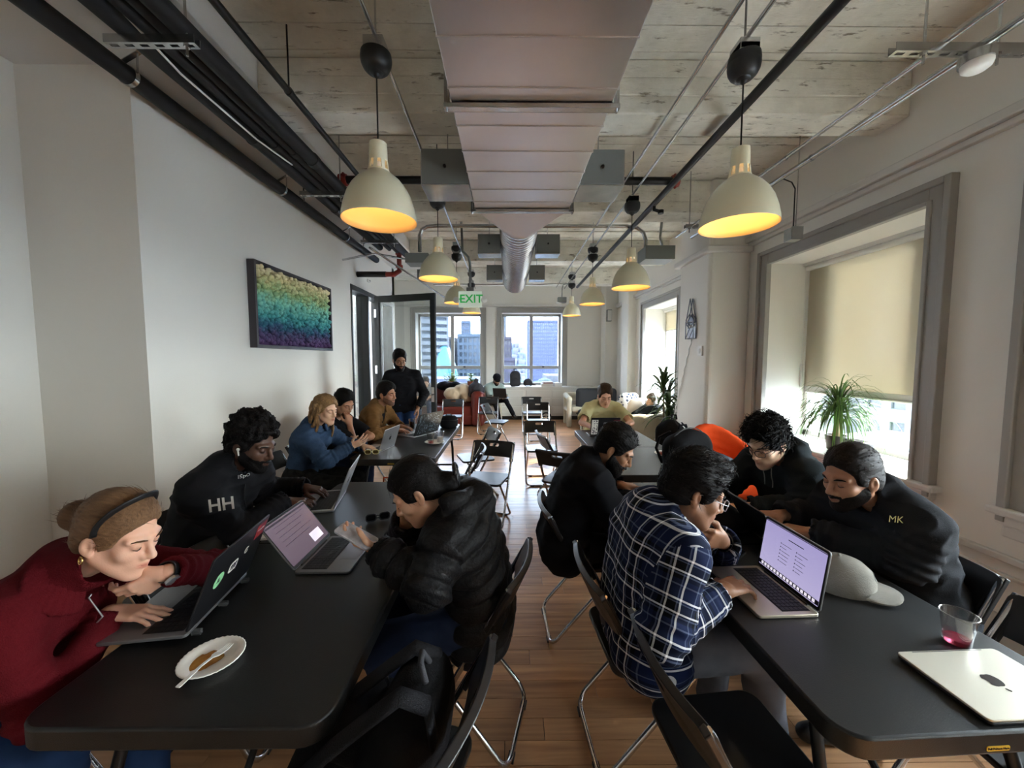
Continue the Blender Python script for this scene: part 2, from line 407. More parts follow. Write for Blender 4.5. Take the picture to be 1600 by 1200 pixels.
for n, (a, b2, z0, z1) in enumerate(RW):
    w = thing('window_%d' % (n + 1), 'x', 'window', (0, 0, 0)); del w['label'], w['category']; struct(w)
    # moulded casing
    k = MB()
    for i, (off, wd_, d) in enumerate(((0.0, 0.14, 0.03), (0.102, 0.042, 0.055), (-0.005, 0.03, 0.042))):
        ya, yb, za, zb = a - off - wd_, b2 + off + wd_, z0, z1 + off + wd_
        k.bx(XR - d, XR + 0.01, ya, ya + wd_, 0.70, zb); k.bx(XR - d, XR + 0.01, yb - wd_, yb, 0.70, zb); k.bx(XR - d, XR + 0.01, ya + wd_, yb - wd_, zb - wd_, zb)
    k.build('window_casing', m_trim, w, bevel=0.006)
    # stool and apron
    k = MB().bx(XR - 0.075, XR + 0.44, a - 0.18, b2 + 0.18, z0 - 0.045, z0); k.bx(XR - 0.05, XR + 0.01, a - 0.15, b2 + 0.15, z0 - 0.1, z0 - 0.045); k.bx(XR - 0.03, XR + 0.01, a - 0.13, b2 + 0.13, z0 - 0.17, z0 - 0.1)
    k.build('window_sill', m_trimw, w, bevel=0.012)
    # sash frame
    k = MB(); fw = 0.05; zm = 1.28
    k.bx(GX - 0.03, GX + 0.03, a, a + fw, z0, z1); k.bx(GX - 0.03, GX + 0.03, b2 - fw, b2, z0, z1); k.bx(GX - 0.03, GX + 0.03, a, b2, z0, z0 + 0.06); k.bx(GX - 0.03, GX + 0.03, a, b2, z1 - 0.07, z1)
    k.bx(GX - 0.035, GX + 0.03, a, b2, zm - 0.035, zm + 0.035)
    k.build('window_frame', m_trimw, w, bevel=0.005)
    if n == 2:
        MB().bx(GX + 0.03, GX + 0.12, 2.95, 3.10, zm, z1).build('blind_shadow_bar', m_trimw, w, bevel=0.005); MB().bx(GX + 0.03, GX + 0.12, 3.86, b2, zm, z1).build('blind_shadow_panel', m_trimw, w, bevel=0.005)  # bar and panel added outside the glass to cast dark strips on the blind
    MB().bx(GX - 0.004, GX + 0.004, a + fw, b2 - fw, z0 + 0.06, zm - 0.03).build('pane', m_pane, w)
    MB().bx(GX - 0.004, GX + 0.004, a + fw, b2 - fw, zm + 0.03, z1 - 0.07).build('pane', m_pane, w)
    portal(GX + 0.06, (a + b2) / 2, (z0 + z1) / 2, z1 - z0, b2 - a, (0, PI / 2, 0))
def blind(y0, y1, zt, zb, label):
    r = thing('roller_blind', label, 'blind', (GX - 0.06, y0, zt))
    MB().tube([(0, 0.01, -0.03), (0, y1 - y0 - 0.01, -0.03)], 0.03, 14).bx(-0.045, 0.045, 0, y1 - y0, -0.012, 0.06).build('headrail', m_trimw, r, smooth=40)
    MB().bx(0.026, 0.0275, 0.002, y1 - y0 - 0.002, zb - zt + 0.02, -0.03).build('cloth', m_blind, r)
    MB().tube([(0.027, 0.02, zb - zt + 0.015), (0.027, y1 - y0 - 0.02, zb - zt + 0.015)], 0.013, 10).build('hem_bar', m_trimw, r, smooth=40)
    stuff(MB().tube([(-0.02, y1 - y0 - 0.012, -0.02), (-0.025, y1 - y0 - 0.012, -1.25)], 0.003, 6).tube([(0.005, y1 - y0 - 0.012, -0.02), (0.0, y1 - y0 - 0.012, -1.25)], 0.003, 6).build('bead_chain', m_white, r))
    MB().tube([(-0.02, y1 - y0 - 0.012, -1.05), (-0.02, y1 - y0 - 0.012, -1.3)], 0.012, 8).build('chain_weight', m_trimw, r, smooth=40)
blind(2.563, 4.117, 2.6, 1.24, 'cream roller blind half drawn down behind the spiky potted plant')
blind(0.353, 1.927, 2.6, 1.9, 'raised cream roller blind in the window at the picture edge by the white laptop')
blind(-2.097, -0.453, 2.6, 1.35, 'cream roller blind in the window behind the camera')  # out of view, let down to dim the light on the near end
blind(6.303, 7.857, 2.6, 2.15, 'rolled up cream blind in the window beyond the wall column')
# picture rail and wainscot lines
struct(MB().bx(XR - 0.07, XR + 0.01, YB, YF, 2.93, 2.99).bx(XR - 0.04, XR + 0.01, YB, YF, 2.89, 2.93).build('trim_1', m_trimw, bevel=0.008))
struct(MB().bx(XR - 0.03, XR + 0.01, YB, YF, 0.47, 0.51).bx(XR - 0.02, XR + 0.01, YB, YF, 0.38, 0.40).build('trim_2', m_trimw, bevel=0.005))
struct(MB().bx(XR - 0.02, XR, YB, YF, 0, 0.16).build('baseboard_right', m_trimw, bevel=0.004))
# structural column between the windows and slim pilasters in the far corner
k = MB(); k.bx(2.33, XR + 0.02, 4.46, 5.25, 0, ZC); struct(k.build('wall_column', m_wall, bevel=0.05, seg=4))
struct(MB().bx(2.27, XR, 4.40, 5.31, 2.83, 2.9).build('trim_3', m_trimw, bevel=0.015))
k = MB().bx(2.62, XR + 0.02, 8.4, 8.9, 0, ZC); struct(k.build('wall_pilaster', m_wall, bevel=0.02))
k = MB().bx(2.48, XR + 0.02, 9.85, YF, 0, ZC); struct(k.build('wall_corner_pilaster', m_wall, bevel=0.02))

# ---- far wall with two windows
FW = [(-2.5, -0.74, 0.86, 2.83), (-0.19, 1.44, 0.86, 2.83)]
k = MB(); x = XN - 0.1
for a, b2, z0, z1 in FW:
    k.bx(x, a, YF, YF + 0.5, 0, ZC); k.bx(a, b2, YF, YF + 0.5, 0, z0); k.bx(a, b2, YF, YF + 0.5, z1, ZC); x = b2
k.bx(x, XR + 0.1, YF, YF + 0.5, 0, ZC)
struct(k.build('wall_far', m_wall))
for n, (a, b2, z0, z1) in enumerate(FW):
    w = thing('window_%d' % (n + 5), 'x', 'window'); del w['label'], w['category']; struct(w)
    k = MB()
    for off, wd_, d in ((0.0, 0.13, 0.03), (0.1, 0.034, 0.05), (-0.005, 0.03, 0.04)):
        xa, xb, zb = a - off - wd_, b2 + off + wd_, z1 + off + wd_
        k.bx(xa, xa + wd_, YF - d, YF + 0.01, 0.8, zb); k.bx(xb - wd_, xb, YF - d, YF + 0.01, 0.8, zb); k.bx(xa + wd_, xb - wd_, YF - d, YF + 0.01, zb - wd_, zb)
    k.build('window_casing', m_trim, w, bevel=0.005)
    GY = YF + 0.34; fw = 0.06; zm = 1.36; xm = (a + b2) / 2 + (0.06 if n == 0 else 0.0)
    k = MB()
    k.bx(a, a + fw, GY - 0.03, GY + 0.03, z0, z1); k.bx(b2 - fw, b2, GY - 0.03, GY + 0.03, z0, z1); k.bx(xm - 0.045, xm + 0.045, GY - 0.035, GY + 0.03, z0, z1)
    k.bx(a, b2, GY - 0.03, GY + 0.03, z0, z0 + 0.07); k.bx(a, b2, GY - 0.03, GY + 0.03, z1 - 0.07, z1); k.bx(a, b2, GY - 0.04, GY + 0.03, zm - 0.045, zm + 0.045)
    k.build('window_frame', m_trim, w, bevel=0.004)
    for xa, xb in ((a + fw, xm - 0.045), (xm + 0.045, b2 - fw)):
        for za, zb in ((z0 + 0.07, zm - 0.045), (zm + 0.045, z1 - 0.07)):
            MB().bx(xa, xb, GY - 0.004, GY + 0.004, za, zb).build('pane', m_panefar, w)
    MB().bx(xm + 0.3, xm + 0.36, GY - 0.07, GY - 0.03, zm + 0.0, zm + 0.03).build('latch', m_blackm, w)
    portal((a + b2) / 2, GY + 0.08, (z0 + z1) / 2, b2 - a, z1 - z0, (-PI / 2, 0, 0))
struct(MB().bx(XN, 2.5, YF - 0.05, YF + 0.01, 2.99, 3.05).build('trim_4', m_trimw, bevel=0.01))
# panelled heater cover that forms a window seat
k = MB().bx(XN, 2.48, 9.9, YF + 0.3, 0.1, 0.83); k.bx(XN, 2.48, 9.86, YF + 0.33, 0.83, 0.87)
hc = struct(k.build('wall_seat', m_trimw, bevel=0.005))
for i in range(5):
    for j in range(3):
        xa = -0.9 + i * 0.68
        MB().bx(xa, xa + 0.62, 9.885, 9.905, 0.16 + j * 0.215, 0.35 + j * 0.215).build('panel', m_trimw, hc, bevel=0.006)
struct(MB().bx(XN, 2.48, 9.93, 9.99, 0, 0.1).build('baseboard_far', m_blackm))
# ---- the wall behind the camera
struct(MB().bx(XN - 0.2, XR + 0.2, YB - 0.15, YB, 0, ZC).build('wall_back', m_wall))
# ================================================================== ceiling services
# ---- rectangular supply duct
DX0, DX1, DZ0, DZ1 = -0.30, 0.545, 2.95, 3.24
du = thing('air_duct', 'shiny sheet metal air duct running down the middle of the ceiling', 'duct', (0, 0, 0))
k = MB(); k.bx(DX0, DX1, -1.2, 3.55, DZ0, DZ1); k.build('duct_body', m_duct, du, bevel=0.004)
for y in (0.55, 1.1, 1.68, 1.98, 2.29, 2.56, 2.83, 3.12, 3.36):
    MB().bx(DX0 - 0.004, DX1 + 0.004, y - 0.005, y + 0.005, DZ0 - 0.006, DZ1 + 0.003).build('seam', m_duct, du, bevel=0.002)
# square to round transition: flat bottom triangle, curved corners
k = MB(); n = 32; RC = 0.225; CX, CZ = (DX0 + DX1) / 2, DZ0 + RC
ring = []; sq = []
cw, ch = (DX1 - DX0) / 2, (DZ1 - DZ0) / 2
for i in range(n):
    a = 2 * PI * i / n + PI / 4
    ring.append((CX + RC * math.cos(a), 4.38, CZ + RC * math.sin(a)))
    q = i // (n // 4)
    sx, sz = ((1, 1), (-1, 1), (-1, -1), (1, -1))[((i + n // 8) // (n // 4)) % 4] if False else ((1 if math.cos(a) > 0 else -1), (1 if math.sin(a) > 0 else -1))
    sq.append((CX + sx * cw, 3.55, (DZ0 + DZ1) / 2 + sz * ch))
k.add(sq + ring, [(i, (i + 1) % n, n + (i + 1) % n, n + i) for i in range(n)])
k.build('transition', mat('duct_transition_metal', (206, 190, 178), 0.45, 0.9), du)
k = MB(); prof = []
for i in range(36):
    z = i * 0.1; prof += [(RC, z), (RC + 0.011, z + 0.004), (RC + 0.011, z + 0.010), (RC, z + 0.014)]
prof.append((RC, 3.55)); prof.append((RC - 0.01, 3.55)); prof.append((RC - 0.01, 3.4))
k.lathe(prof, 28, (CX, 4.36, CZ), R=Matrix.Rotation(-PI / 2, 3, 'X')); k.build('spiral_duct', mat('spiral_duct_metal', (214, 214, 220), 0.26, 1.0), du, smooth=25)
for y in (2.1, 3.52):
    k = MB().bx(DX0 - 0.04, DX1 + 0.04, y - 0.02, y + 0.02, DZ0 - 0.03, DZ0 - 0.006); k.bx(DX0 - 0.04, DX1 + 0.04, y + 0.02, y + 0.024, DZ0 - 0.03, DZ0 + 0.01)
    for x in (DX0 - 0.025, DX1 + 0.025): k.bx(x - 0.015, x + 0.015, y - 0.004, y + 0.004, DZ0 - 0.03, DZ1 + 0.06)
    k.build('hanger_bracket', m_galv, du, bevel=0.002)
    for x in (DX0 - 0.025, DX1 + 0.025): MB().tube([(x, y, DZ0 - 0.045), (x, y, ZC - 0.006)], 0.006, 6).build('hanger_rod', m_galv, du)
def vent_box(x0, x1, y0, y1, z0, z1, lab):
    b = thing('vent_box', lab, 'vent', (x0, y0, z0), 0, 'grey air vent boxes along the duct')
    w, d, h = x1 - x0, y1 - y0, z1 - z0
    MB().bx(0, w, 0.004, d, 0, h).build('housing', m_galv, b, bevel=0.003)
    k = MB().bx(0.008, w - 0.008, -0.004, 0.006, 0.008, h - 0.004); k.build('face_plate', m_greybox, b, bevel=0.002)
    MB().tube([(w / 2, -0.02, h / 2), (w / 2, 0, h / 2)], 0.012, 10).build('screw_knob', m_blackm, b)
    MB().tube([(w / 2, d / 2, h), (w / 2, d / 2, ZC - z0 - 0.006)], 0.005, 6).build('hanger_rod', m_galv, b)
vent_box(-0.68, DX0 - 0.006, 3.04, 3.36, 2.95, 3.22, 'grey vent box on the side of the duct toward the big wall picture')
vent_box(DX1 + 0.006, 0.9, 3.04, 3.36, 2.95, 3.22, 'grey vent box on the side of the duct toward the tall window')
vent_box(-0.40, -0.105, 4.98, 5.2, 2.95, 3.2, 'grey vent box beside the spiral duct, nearer one toward the art wall')
vent_box(0.35, 0.66, 4.98, 5.2, 2.95, 3.2, 'grey vent box beside the spiral duct, nearer one toward the window wall')
vent_box(-0.38, -0.105, 6.6, 6.8, 2.95, 3.2, 'grey vent box beside the far spiral duct end toward the exit sign')
vent_box(0.35, 0.62, 6.6, 6.8, 2.95, 3.2, 'grey vent box beside the far spiral duct end toward the sofa side')

# ---- pendant lamps
def pendant_proto():
    r = thing('pendant_lamp', 'x', 'lamp', (0, 0, 0), 0, 'cream bell shaped pendant lamps')
    out = [(0.19, 0.0), (0.187, 0.03), (0.178, 0.075), (0.162, 0.125), (0.138, 0.17), (0.108, 0.207), (0.078, 0.232), (0.056, 0.248)]
    inn = [(p[0] - 0.004, p[1] + 0.002) for p in out][::-1]
    k = MB(); k.lathe(out + inn, 40, closed=True)
    k.m = [0 if i // 40 < len(out) - 1 else 1 for i in range(len(k.f))]
    k.build('shade', [m_cream, m_shadein], r, smooth=60)
    k = MB()
    for i in range(8):
        a = 2 * PI * i / 8
        k.box((0.047 * math.cos(a), 0.047 * math.sin(a), 0.275), (0.006, 0.018, 0.056), Matrix.Rotation(a, 3, 'Z') @ Matrix.Rotation(-0.12, 3, 'Y'))
    k.lathe([(0.052, 0.247), (0.056, 0.247), (0.056, 0.256), (0.052, 0.256)], 24, closed=True)
    k.build('vent_ring', m_cream, r)
    MB().lathe([(0.0, 0.4), (0.03, 0.4), (0.044, 0.393), (0.046, 0.34), (0.046, 0.302), (0.04, 0.298), (0.0, 0.298)], 28).build('neck', m_cream, r, smooth=50)
    MB().lathe([(0.016, 0.298), (0.018, 0.25), (0.02, 0.215), (0.0, 0.215)], 16).build('socket', m_white, r, smooth=50)
    MB().ball((0, 0, 0.185), (0.03, 0.03, 0.034), 14, 10).build('bulb', m_bulb, r, smooth=True)
    return r
pend = pendant_proto()
PEND = [(-0.675, 2.05, 2.325, 'large cream pendant lamp hanging nearest above the first table by the art wall'),
        (-0.69, 3.8, 2.385, 'second cream pendant lamp from the front in the row nearer the art wall'),
        (-0.78, 5.8, 2.44, 'small cream pendant lamp at the left edge of the exit sign'),
        (-0.775, 8.0, 2.55, 'cream pendant lamp hanging just below and behind the exit sign'),
        (1.21, 2.05, 2.305, 'large cream pendant lamp hanging nearest above the tables by the tall window'),
        (1.235, 3.9, 2.32, 'second cream pendant lamp from the front in the window side row'),
        (1.26, 5.8, 2.425, 'third cream pendant lamp from the front in the window side row'),
        (1.31, 8.0, 2.5, 'farthest and smallest cream pendant lamp in the window side row')]
for i, (x, y, z, lab) in enumerate(PEND):
    o = pend if i == 0 else dup(pend, (x, y, z), 0, lab)
    o.location = (x, y, z); o['label'] = lab
    zc_ = 3.03 - z
    MB().tube([(0, 0, 0.395), (0, 0, zc_ + 0.01)], 0.004, 6).build('cord', m_black, o)
    MB().lathe([(r_, zc_ + 0.02 + z_) for r_, z_ in ((0.004, -0.012), (0.014, -0.004), (0.018, 0.006), (0.03, 0.01), (0.034, 0.016), (0.05, 0.02), (0.064, 0.034), (0.074, 0.054), (0.078, 0.078), (0.075, 0.104), (0.0, 0.108))], 28).build('ceiling_rose', m_black, o, smooth=40)
    MB().bx(-0.05, 0.05, -0.05, 0.05, zc_ + 0.13, zc_ + 0.185).build('junction_box', m_galv, o, bevel=0.004)
    MB().tube([(0, 0, zc_ + 0.18), (0, 0, ZC - z - 0.012)], 0.005, 6).build('hanger_rod', m_galv, o)
    l = bpy.data.lights.new('lamp_light', 'POINT'); l.energy = 0.4; l.color = (1, 0.86, 0.60); l.shadow_soft_size = 0.03
    q = bpy.data.objects.new('lamp_light', l); COL.objects.link(q); q.parent = o; q.location = (0, 0, 0.13)

# ---- pipes
def pipe(lab, pts, r, m, name='pipe', cat='pipe', n=12):
    o = MB().tube(pts, r, n).build(name, m, smooth=50); return tag(o, lab, cat)
pw = pipe('thick black insulated pipe running along the top of the art wall', [(-2.28, 0.3, 3.30), (-2.28, 6.7, 3.30)], 0.052, m_pipe, 'insulated_pipe')
for i, (x, z, r, lab) in enumerate(((-1.85, 3.2, 0.045, 'outermost black insulated pipe of the hanging bundle, nearest the art wall'),
        (-1.755, 3.215, 0.033, 'slim black insulated pipe second from the art wall in the hanging bundle'),
        (-1.675, 3.215, 0.033, 'slim black insulated pipe third from the art wall in the hanging bundle'),
        (-1.58, 3.205, 0.05, 'thick black insulated pipe of the hanging bundle, nearest the duct'))):
    p = pipe(lab, [(x, 0.3, z), (x, 5.6 + 0.12 * i, z)], r, m_pipe, 'insulated_pipe')
    for y in (1.2, 2.9, 4.2):
        MB().lathe([(r + 0.001, -0.03), (r + 0.005, -0.03), (r + 0.005, 0.03), (r + 0.001, 0.03)], 14, (x, y + 0.1 * i, z), R=Matrix.Rotation(PI / 2, 3, 'X'), closed=True).build('joint_sleeve', m_black, p, smooth=50)
pipe('thin pale cable sagging beside the black pipe bundle', [(-1.80, 1.6, 3.27), (-1.79, 2.2, 3.16), (-1.77, 2.8, 3.145), (-1.75, 3.2, 3.17)], 0.006, m_white, 'cable', 'cable', 6)
def strut(x0, x1, y, z, lab, rods=(), hang=None):
    s_ = thing('strut_channel', lab, 'bracket', (x0, y, z), 0)
    k = MB(); w = x1 - x0; n = max(3, int(w / 0.065)); g = w / n
    k.bx(0, w, -0.02, -0.017, 0, 0.036); k.bx(0, w, 0.017, 0.02, 0, 0.036)
    k.bx(0, w, -0.02, -0.008, -0.003, 0.0); k.bx(0, w, 0.008, 0.02, -0.003, 0.0)
    for i in range(n + 1): k.bx(max(0, i * g - 0.016), min(w, i * g + 0.016), -0.008, 0.008, -0.003, 0.0)
    k.build('channel', m_galv, s_)
    for x in rods:
        MB().tube([(x - x0, 0, -0.05), (x - x0, 0, ZC - z - 0.012)], 0.006, 6).tube([(x - x0, 0, -0.012), (x - x0, 0, -0.002)], 0.014, 6).build('threaded_rod', m_galv, s_)
    return s_
strut(-1.93, -1.5, 1.95, 3.115, 'slotted steel strut holding up the near end of the black pipe bundle', (-1.55,))
strut(-1.93, -1.5, 3.65, 3.115, 'slotted steel strut under the middle of the black pipe bundle', (-1.56, -1.9))
strut(-1.93, -1.45, 5.1, 3.115, 'slotted steel strut under the far end of the black pipe bundle', (-1.5, -1.9))
for i, y in enumerate((2.42, 3.95, 5.45)):
    h = thing('pipe_hanger', ['near', 'middle', 'far'][i] + ' steel pipe hanger strapped round the wall pipe', 'bracket', (-2.28, y, 3.30))
    MB().lathe([(0.053, -0.014), (0.057, -0.014), (0.057, 0.014), (0.053, 0.014)], 20, R=Matrix.Rotation(PI / 2, 3, 'X'), closed=True).build('strap', m_galv, h, smooth=50)
    MB().tube([(0.055, 0, 0.02), (0.06, 0, 0.14)], 0.005, 6).build('rod', m_galv, h)
    MB().box((0.02, 0, 0.11), (0.13, 0.03, 0.004), Matrix.Rotation(-0.5, 3, 'Y')).build('bracket_arm', m_galv, h)
pipe('thin black sprinkler pipe running beside the pendant row nearer the art wall', [(-1.37, 0.2, 3.27), (-1.37, 3.68, 3.27)], 0.021, m_blackm, 'sprinkler_pipe')
for y in (2.5, 1.4): 
    h = thing('pipe_hanger', 'black clevis hanger on the thin pipe, %s' % ('by the first beam' if y > 2 else 'near the picture top'), 'bracket', (-1.37, y, 3.27))
    MB().lathe([(0.022, -0.01), (0.026, -0.01), (0.026, 0.01), (0.022, 0.01)], 14, R=Matrix.Rotation(PI / 2, 3, 'X'), closed=True).build('ring', m_blackm, h, smooth=50)
    MB().tube([(0, 0, 0.025), (0, 0, ZC - 3.27 - 0.006)], 0.005, 6).build('rod', m_blackm, h)
sm = pipe('black sprinkler main crossing the ceiling above the duct with red caps', [(-1.56, 3.72, 3.29), (1.58, 3.72, 3.29)], 0.036, m_blackm, 'sprinkler_main')
for x in (-1.56, 1.58):
    k = MB().lathe([(0.0, -0.035), (0.05, -0.035), (0.055, -0.02), (0.055, 0.02), (0.05, 0.035), (0.0, 0.035)], 16, (x, 3.72, 3.29), R=Matrix.Rotation(PI / 2, 3, 'Y'))
    for a in range(0, 360, 90): k.ball((x, 3.72 + 0.055 * math.cos(math.radians(a)), 3.29 + 0.055 * math.sin(math.radians(a))), 0.015, 8, 6)
    k.build('red_cap', m_red, sm, smooth=40)
rp = pipe('thick black sprinkler pipe running beside the pendant row nearer the window', [(1.53, 0.2, 3.26), (1.53, 5.9, 3.22), (1.53, 8.6, 3.2)], 0.03, m_blackm, 'sprinkler_pipe')
MB().tube([(1.53, 4.1, 3.26), (1.53, 4.1, 3.17), (1.6, 4.1, 3.15)], 0.018, 10).lathe([(0, 0), (0.03, 0), (0.03, 0.035), (0, 0.035)], 12, (1.6, 4.1, 3.13)).build('valve', m_blackm, rp, smooth=50)
# red drop at the far end of the left bundle
rd = pipe('red painted pipe drop with elbow beyond the black pipe bundle', [(-1.72, 6.1, 3.36), (-1.72, 6.1, 2.98), (-1.80, 6.1, 2.93), (-1.93, 6.1, 2.93)], 0.04, m_red, 'riser_pipe')
MB().lathe([(0.04, -0.02), (0.056, -0.02), (0.056, 0.02), (0.04, 0.02)], 14, (-1.72, 6.1, 3.25), closed=True).lathe([(0.04, -0.02), (0.056, -0.02), (0.056, 0.02), (0.04, 0.02)], 14, (-1.72, 6.1, 3.05), closed=True).build('coupling', m_red, rd, smooth=50)
pipe('short black pipe stub beside the red elbow above the glass door', [(-2.38, 6.1, 2.93), (-1.93, 6.1, 2.93)], 0.045, m_blackm, 'pipe_stub')
# conduits
def conduit(lab, pts, r=0.009):
    c_ = pipe(lab, pts, r, m_galv, 'conduit', 'conduit', 8)
    a, b_ = Vector(pts[0]), Vector(pts[-1])
    return c_
conduit('thin steel conduit feeding the pendant row nearer the art wall', [(-0.66, 0.3, 3.24), (-0.69, 3.8, 3.24), (-0.78, 9.0, 3.24)], 0.011)
conduit('thin steel conduit through the window side pendant boxes', [(1.19, 0.3, 3.24), (1.235, 3.9, 3.24), (1.3, 9.0, 3.24)], 0.011)
conduit('thin steel conduit running just inside the window side pendant row', [(1.08, 0.3, 3.27), (1.11, 9.0, 3.27)], 0.011)
conduit('slim steel conduit nearest the room over the tall window', [(2.05, 0.2, 3.09), (2.05, 4.75, 3.09)], 0.012)
conduit('thick steel conduit nearest the window wall over the tall window', [(2.24, 0.2, 3.09), (2.24, 4.75, 3.09)], 0.02)
for y in (1.35, 2.9, 3.6):
    k = MB()
    for x, r in ((2.05, 0.012), (2.24, 0.02)): k.lathe([(r + 0.0005, -0.008), (r + 0.004, -0.008), (r + 0.004, 0.008), (r + 0.0005, 0.008)], 12, (x, y, 3.09), R=Matrix.Rotation(PI / 2, 3, 'X'), closed=True)
    tag(k.build('conduit_clips', m_galv, smooth=50), 'pair of steel clips on the two window conduits, %s' % {1.35: 'nearest', 2.9: 'middle', 3.6: 'farthest'}[y], 'clip')
s_ = strut(1.8, 2.44, 1.87, 3.04, 'slotted steel strut carrying the conduits and the smoke detector', (1.95, 2.3))
sd = thing('smoke_detector', 'round white smoke detector under the slotted strut by the window wall', 'detector', (2.17, 1.84, 2.94))
MB().lathe([(0, 0), (0.035, 0), (0.05, 0.012), (0.055, 0.03), (0.055, 0.035), (0, 0.035)], 24).build('sensor_head', m_white, sd, smooth=40)
MB().lathe([(0, 0.035), (0.062, 0.035), (0.062, 0.075), (0, 0.075)], 24).tube([(0, 0, 0.075), (0, 0.03, 0.11)], 0.012, 8).build('back_box', m_galv, sd, smooth=40)
MB().tube([(0.02, 0.02, 0.08), (0.05, 0.05, 0.14), (0.08, 0.04, 0.17)], 0.004, 6).tube([(-0.02, 0.02, 0.08), (-0.04, 0.05, 0.15), (0.02, 0.06, 0.17)], 0.004, 6).build('wire', m_black, sd)
strut(1.95, 2.35, 4.3, 3.05, 'short slotted strut by the top of the wall column', (2.0,))
def jbox(lab, x, y, z, w, d, h):
    b = thing('junction_box', lab, 'box', (x, y, z))
    MB().bx(-w / 2, w / 2, -d / 2, d / 2, 0, h).build('housing', m_greybox if w > 0.2 else m_galv, b, bevel=0.004)
    MB().bx(-w / 2 - 0.003, w / 2 + 0.003, -d / 2 - 0.006, -d / 2, -0.003, h + 0.003).build('cover', m_greybox if w > 0.2 else m_galv, b, bevel=0.002)
    return b
jbox('grey junction box on the conduit ends by the wall column', 1.86, 4.9, 2.83, 0.36, 0.3, 0.16)
jbox('grey junction box below the curved conduit by the art wall', -1.2, 5.2, 2.86, 0.3, 0.26, 0.12)
jbox('second grey junction box just beyond the other by the red pipe', -1.2, 5.75, 2.76, 0.26, 0.22, 0.14)
b = jbox('small steel junction box dropped on a rod over the tall window', 2.35, 3.2, 2.58, 0.09, 0.09, 0.1)
MB().tube([(0, 0, 0.1), (0, 0, 0.42), (-0.03, 0, 0.47), (-0.11, 0, 0.5)], 0.005, 6).build('wire', m_blackm, b); MB().tube([(0.02, 0, 0.1), (0.02, 0, ZC - 2.59)], 0.004, 6).build('hanger_rod', m_galv, b)
conduit('curved grey conduit looping across the ceiling behind the duct', [(-1.12, 4.9, 2.95), (-1.12, 4.9, 3.15), (-1.09, 4.9, 3.22), (-1.02, 4.9, 3.26), (-0.9, 4.9, 3.27), (1.5, 4.9, 3.27), (1.62, 4.9, 3.25), (1.7, 4.9, 3.19), (1.73, 4.9, 3.1), (1.73, 4.9, 2.97)], 0.024)
conduit('slim conduit bending down to the grey box by the column', [(1.95, 4.95, 3.36), (1.93, 4.95, 3.15), (1.95, 4.95, 3.08), (1.98, 4.95, 2.97)], 0.018)
pipe('angled steel bar bracing the ceiling by the glass door', [(-1.75, 4.9, 3.0), (-1.15, 7.3, 2.72), (-1.05, 7.6, 2.74)], 0.014, m_galv, 'brace_bar', 'brace')
pipe('thin conduit loop from the wall to the grey junction boxes', [(-2.35, 5.5, 3.0), (-2.1, 5.5, 3.05), (-1.85, 5.4, 3.06), (-1.35, 5.3, 2.95)], 0.014, m_galv, 'conduit', 'conduit', 8)
cl = conduit('cross conduit with a dropped wall fitting in front of the far windows', [(-1.6, 8.2, 3.18), (0.7, 8.2, 3.18), (1.0, 8.2, 3.2), (1.35, 8.2, 3.2)], 0.011)
e1 = thing('emergency_light', 'small grey box light dropped on a conduit right of the spiral duct', 'light', (1.12, 8.1, 2.78))
MB().bx(-0.09, 0.09, -0.07, 0.07, 0, 0.11).build('housing', m_greybox, e1, bevel=0.006); MB().box((-0.07, -0.06, -0.02), (0.12, 0.08, 0.03), Matrix.Rotation(0.25, 3, 'Y')).build('lens', m_white, e1, bevel=0.006)
MB().tube([(0, 0, 0.1), (0, 0, 0.3), (0.03, 0.02, 0.38), (0.12, 0.05, 0.41)], 0.012, 8).build('conduit', m_galv, e1)
e2 = thing('spot_light', 'grey spot light fixed to the far corner pilaster', 'light', (2.56, 9.78, 2.55))
MB().bx(-0.06, 0.06, -0.06, 0.06, 0, 0.3).build('housing', m_greybox, e2, bevel=0.01); MB().bx(-0.05, 0.05, -0.075, -0.06, 0.02, 0.28).build('lens', m_white, e2, bevel=0.004)
# ---- exit sign
ex = thing('exit_sign', 'green and white exit sign hanging on a pole before the far windows', 'sign', (-0.53, 5.3, 2.31))
MB().bx(-0.16, 0.16, -0.02, 0.02, 0, 0.22).build('sign_plate', mat('sign_white', (212, 222, 208), 0.4, emit=((200, 216, 200), 0.10)), ex, bevel=0.01)
m_green = mat('exit_green', (52, 190, 92), 0.4, emit=((40, 200, 90), 0.06))
text('EXIT', 0.155, m_green, ex, frame((0.015, -0.0215, 0.11), (1, 0, 0), (0, 0, 1)), bold=True)
MB().add([(-0.152, -0.0215, 0.11), (-0.132, -0.0215, 0.135), (-0.132, -0.0215, 0.124), (-0.141, -0.0215, 0.11), (-0.132, -0.0215, 0.096), (-0.132, -0.0215, 0.085)], [(0, 5, 4, 3), (0, 3, 2, 1)]).build('arrow', m_green, ex)
MB().bx(-0.05, 0.05, -0.03, 0.03, 0.22, 0.27).build('canopy', m_greybox, ex, bevel=0.008)
MB().tube([(0, 0, 0.26), (0, 0, 0.6), (-0.02, 0, 0.68), (-0.1, 0, 0.76), (-0.12, 0, 1.345)], 0.017, 10).build('pole', m_greybox, ex, smooth=50)
for s in (-1, 1):
    MB().lathe([(0, -0.04), (0.03, -0.04), (0.042, 0.0), (0.04, 0.03), (0, 0.04)], 16, (0.185 * s, 0.0, 0.1), R=Matrix.Rotation(PI / 2, 3, 'X') @ Matrix.Rotation(0.5 * s, 3, 'Y')).build('lamp_head', m_white, ex, smooth=50)

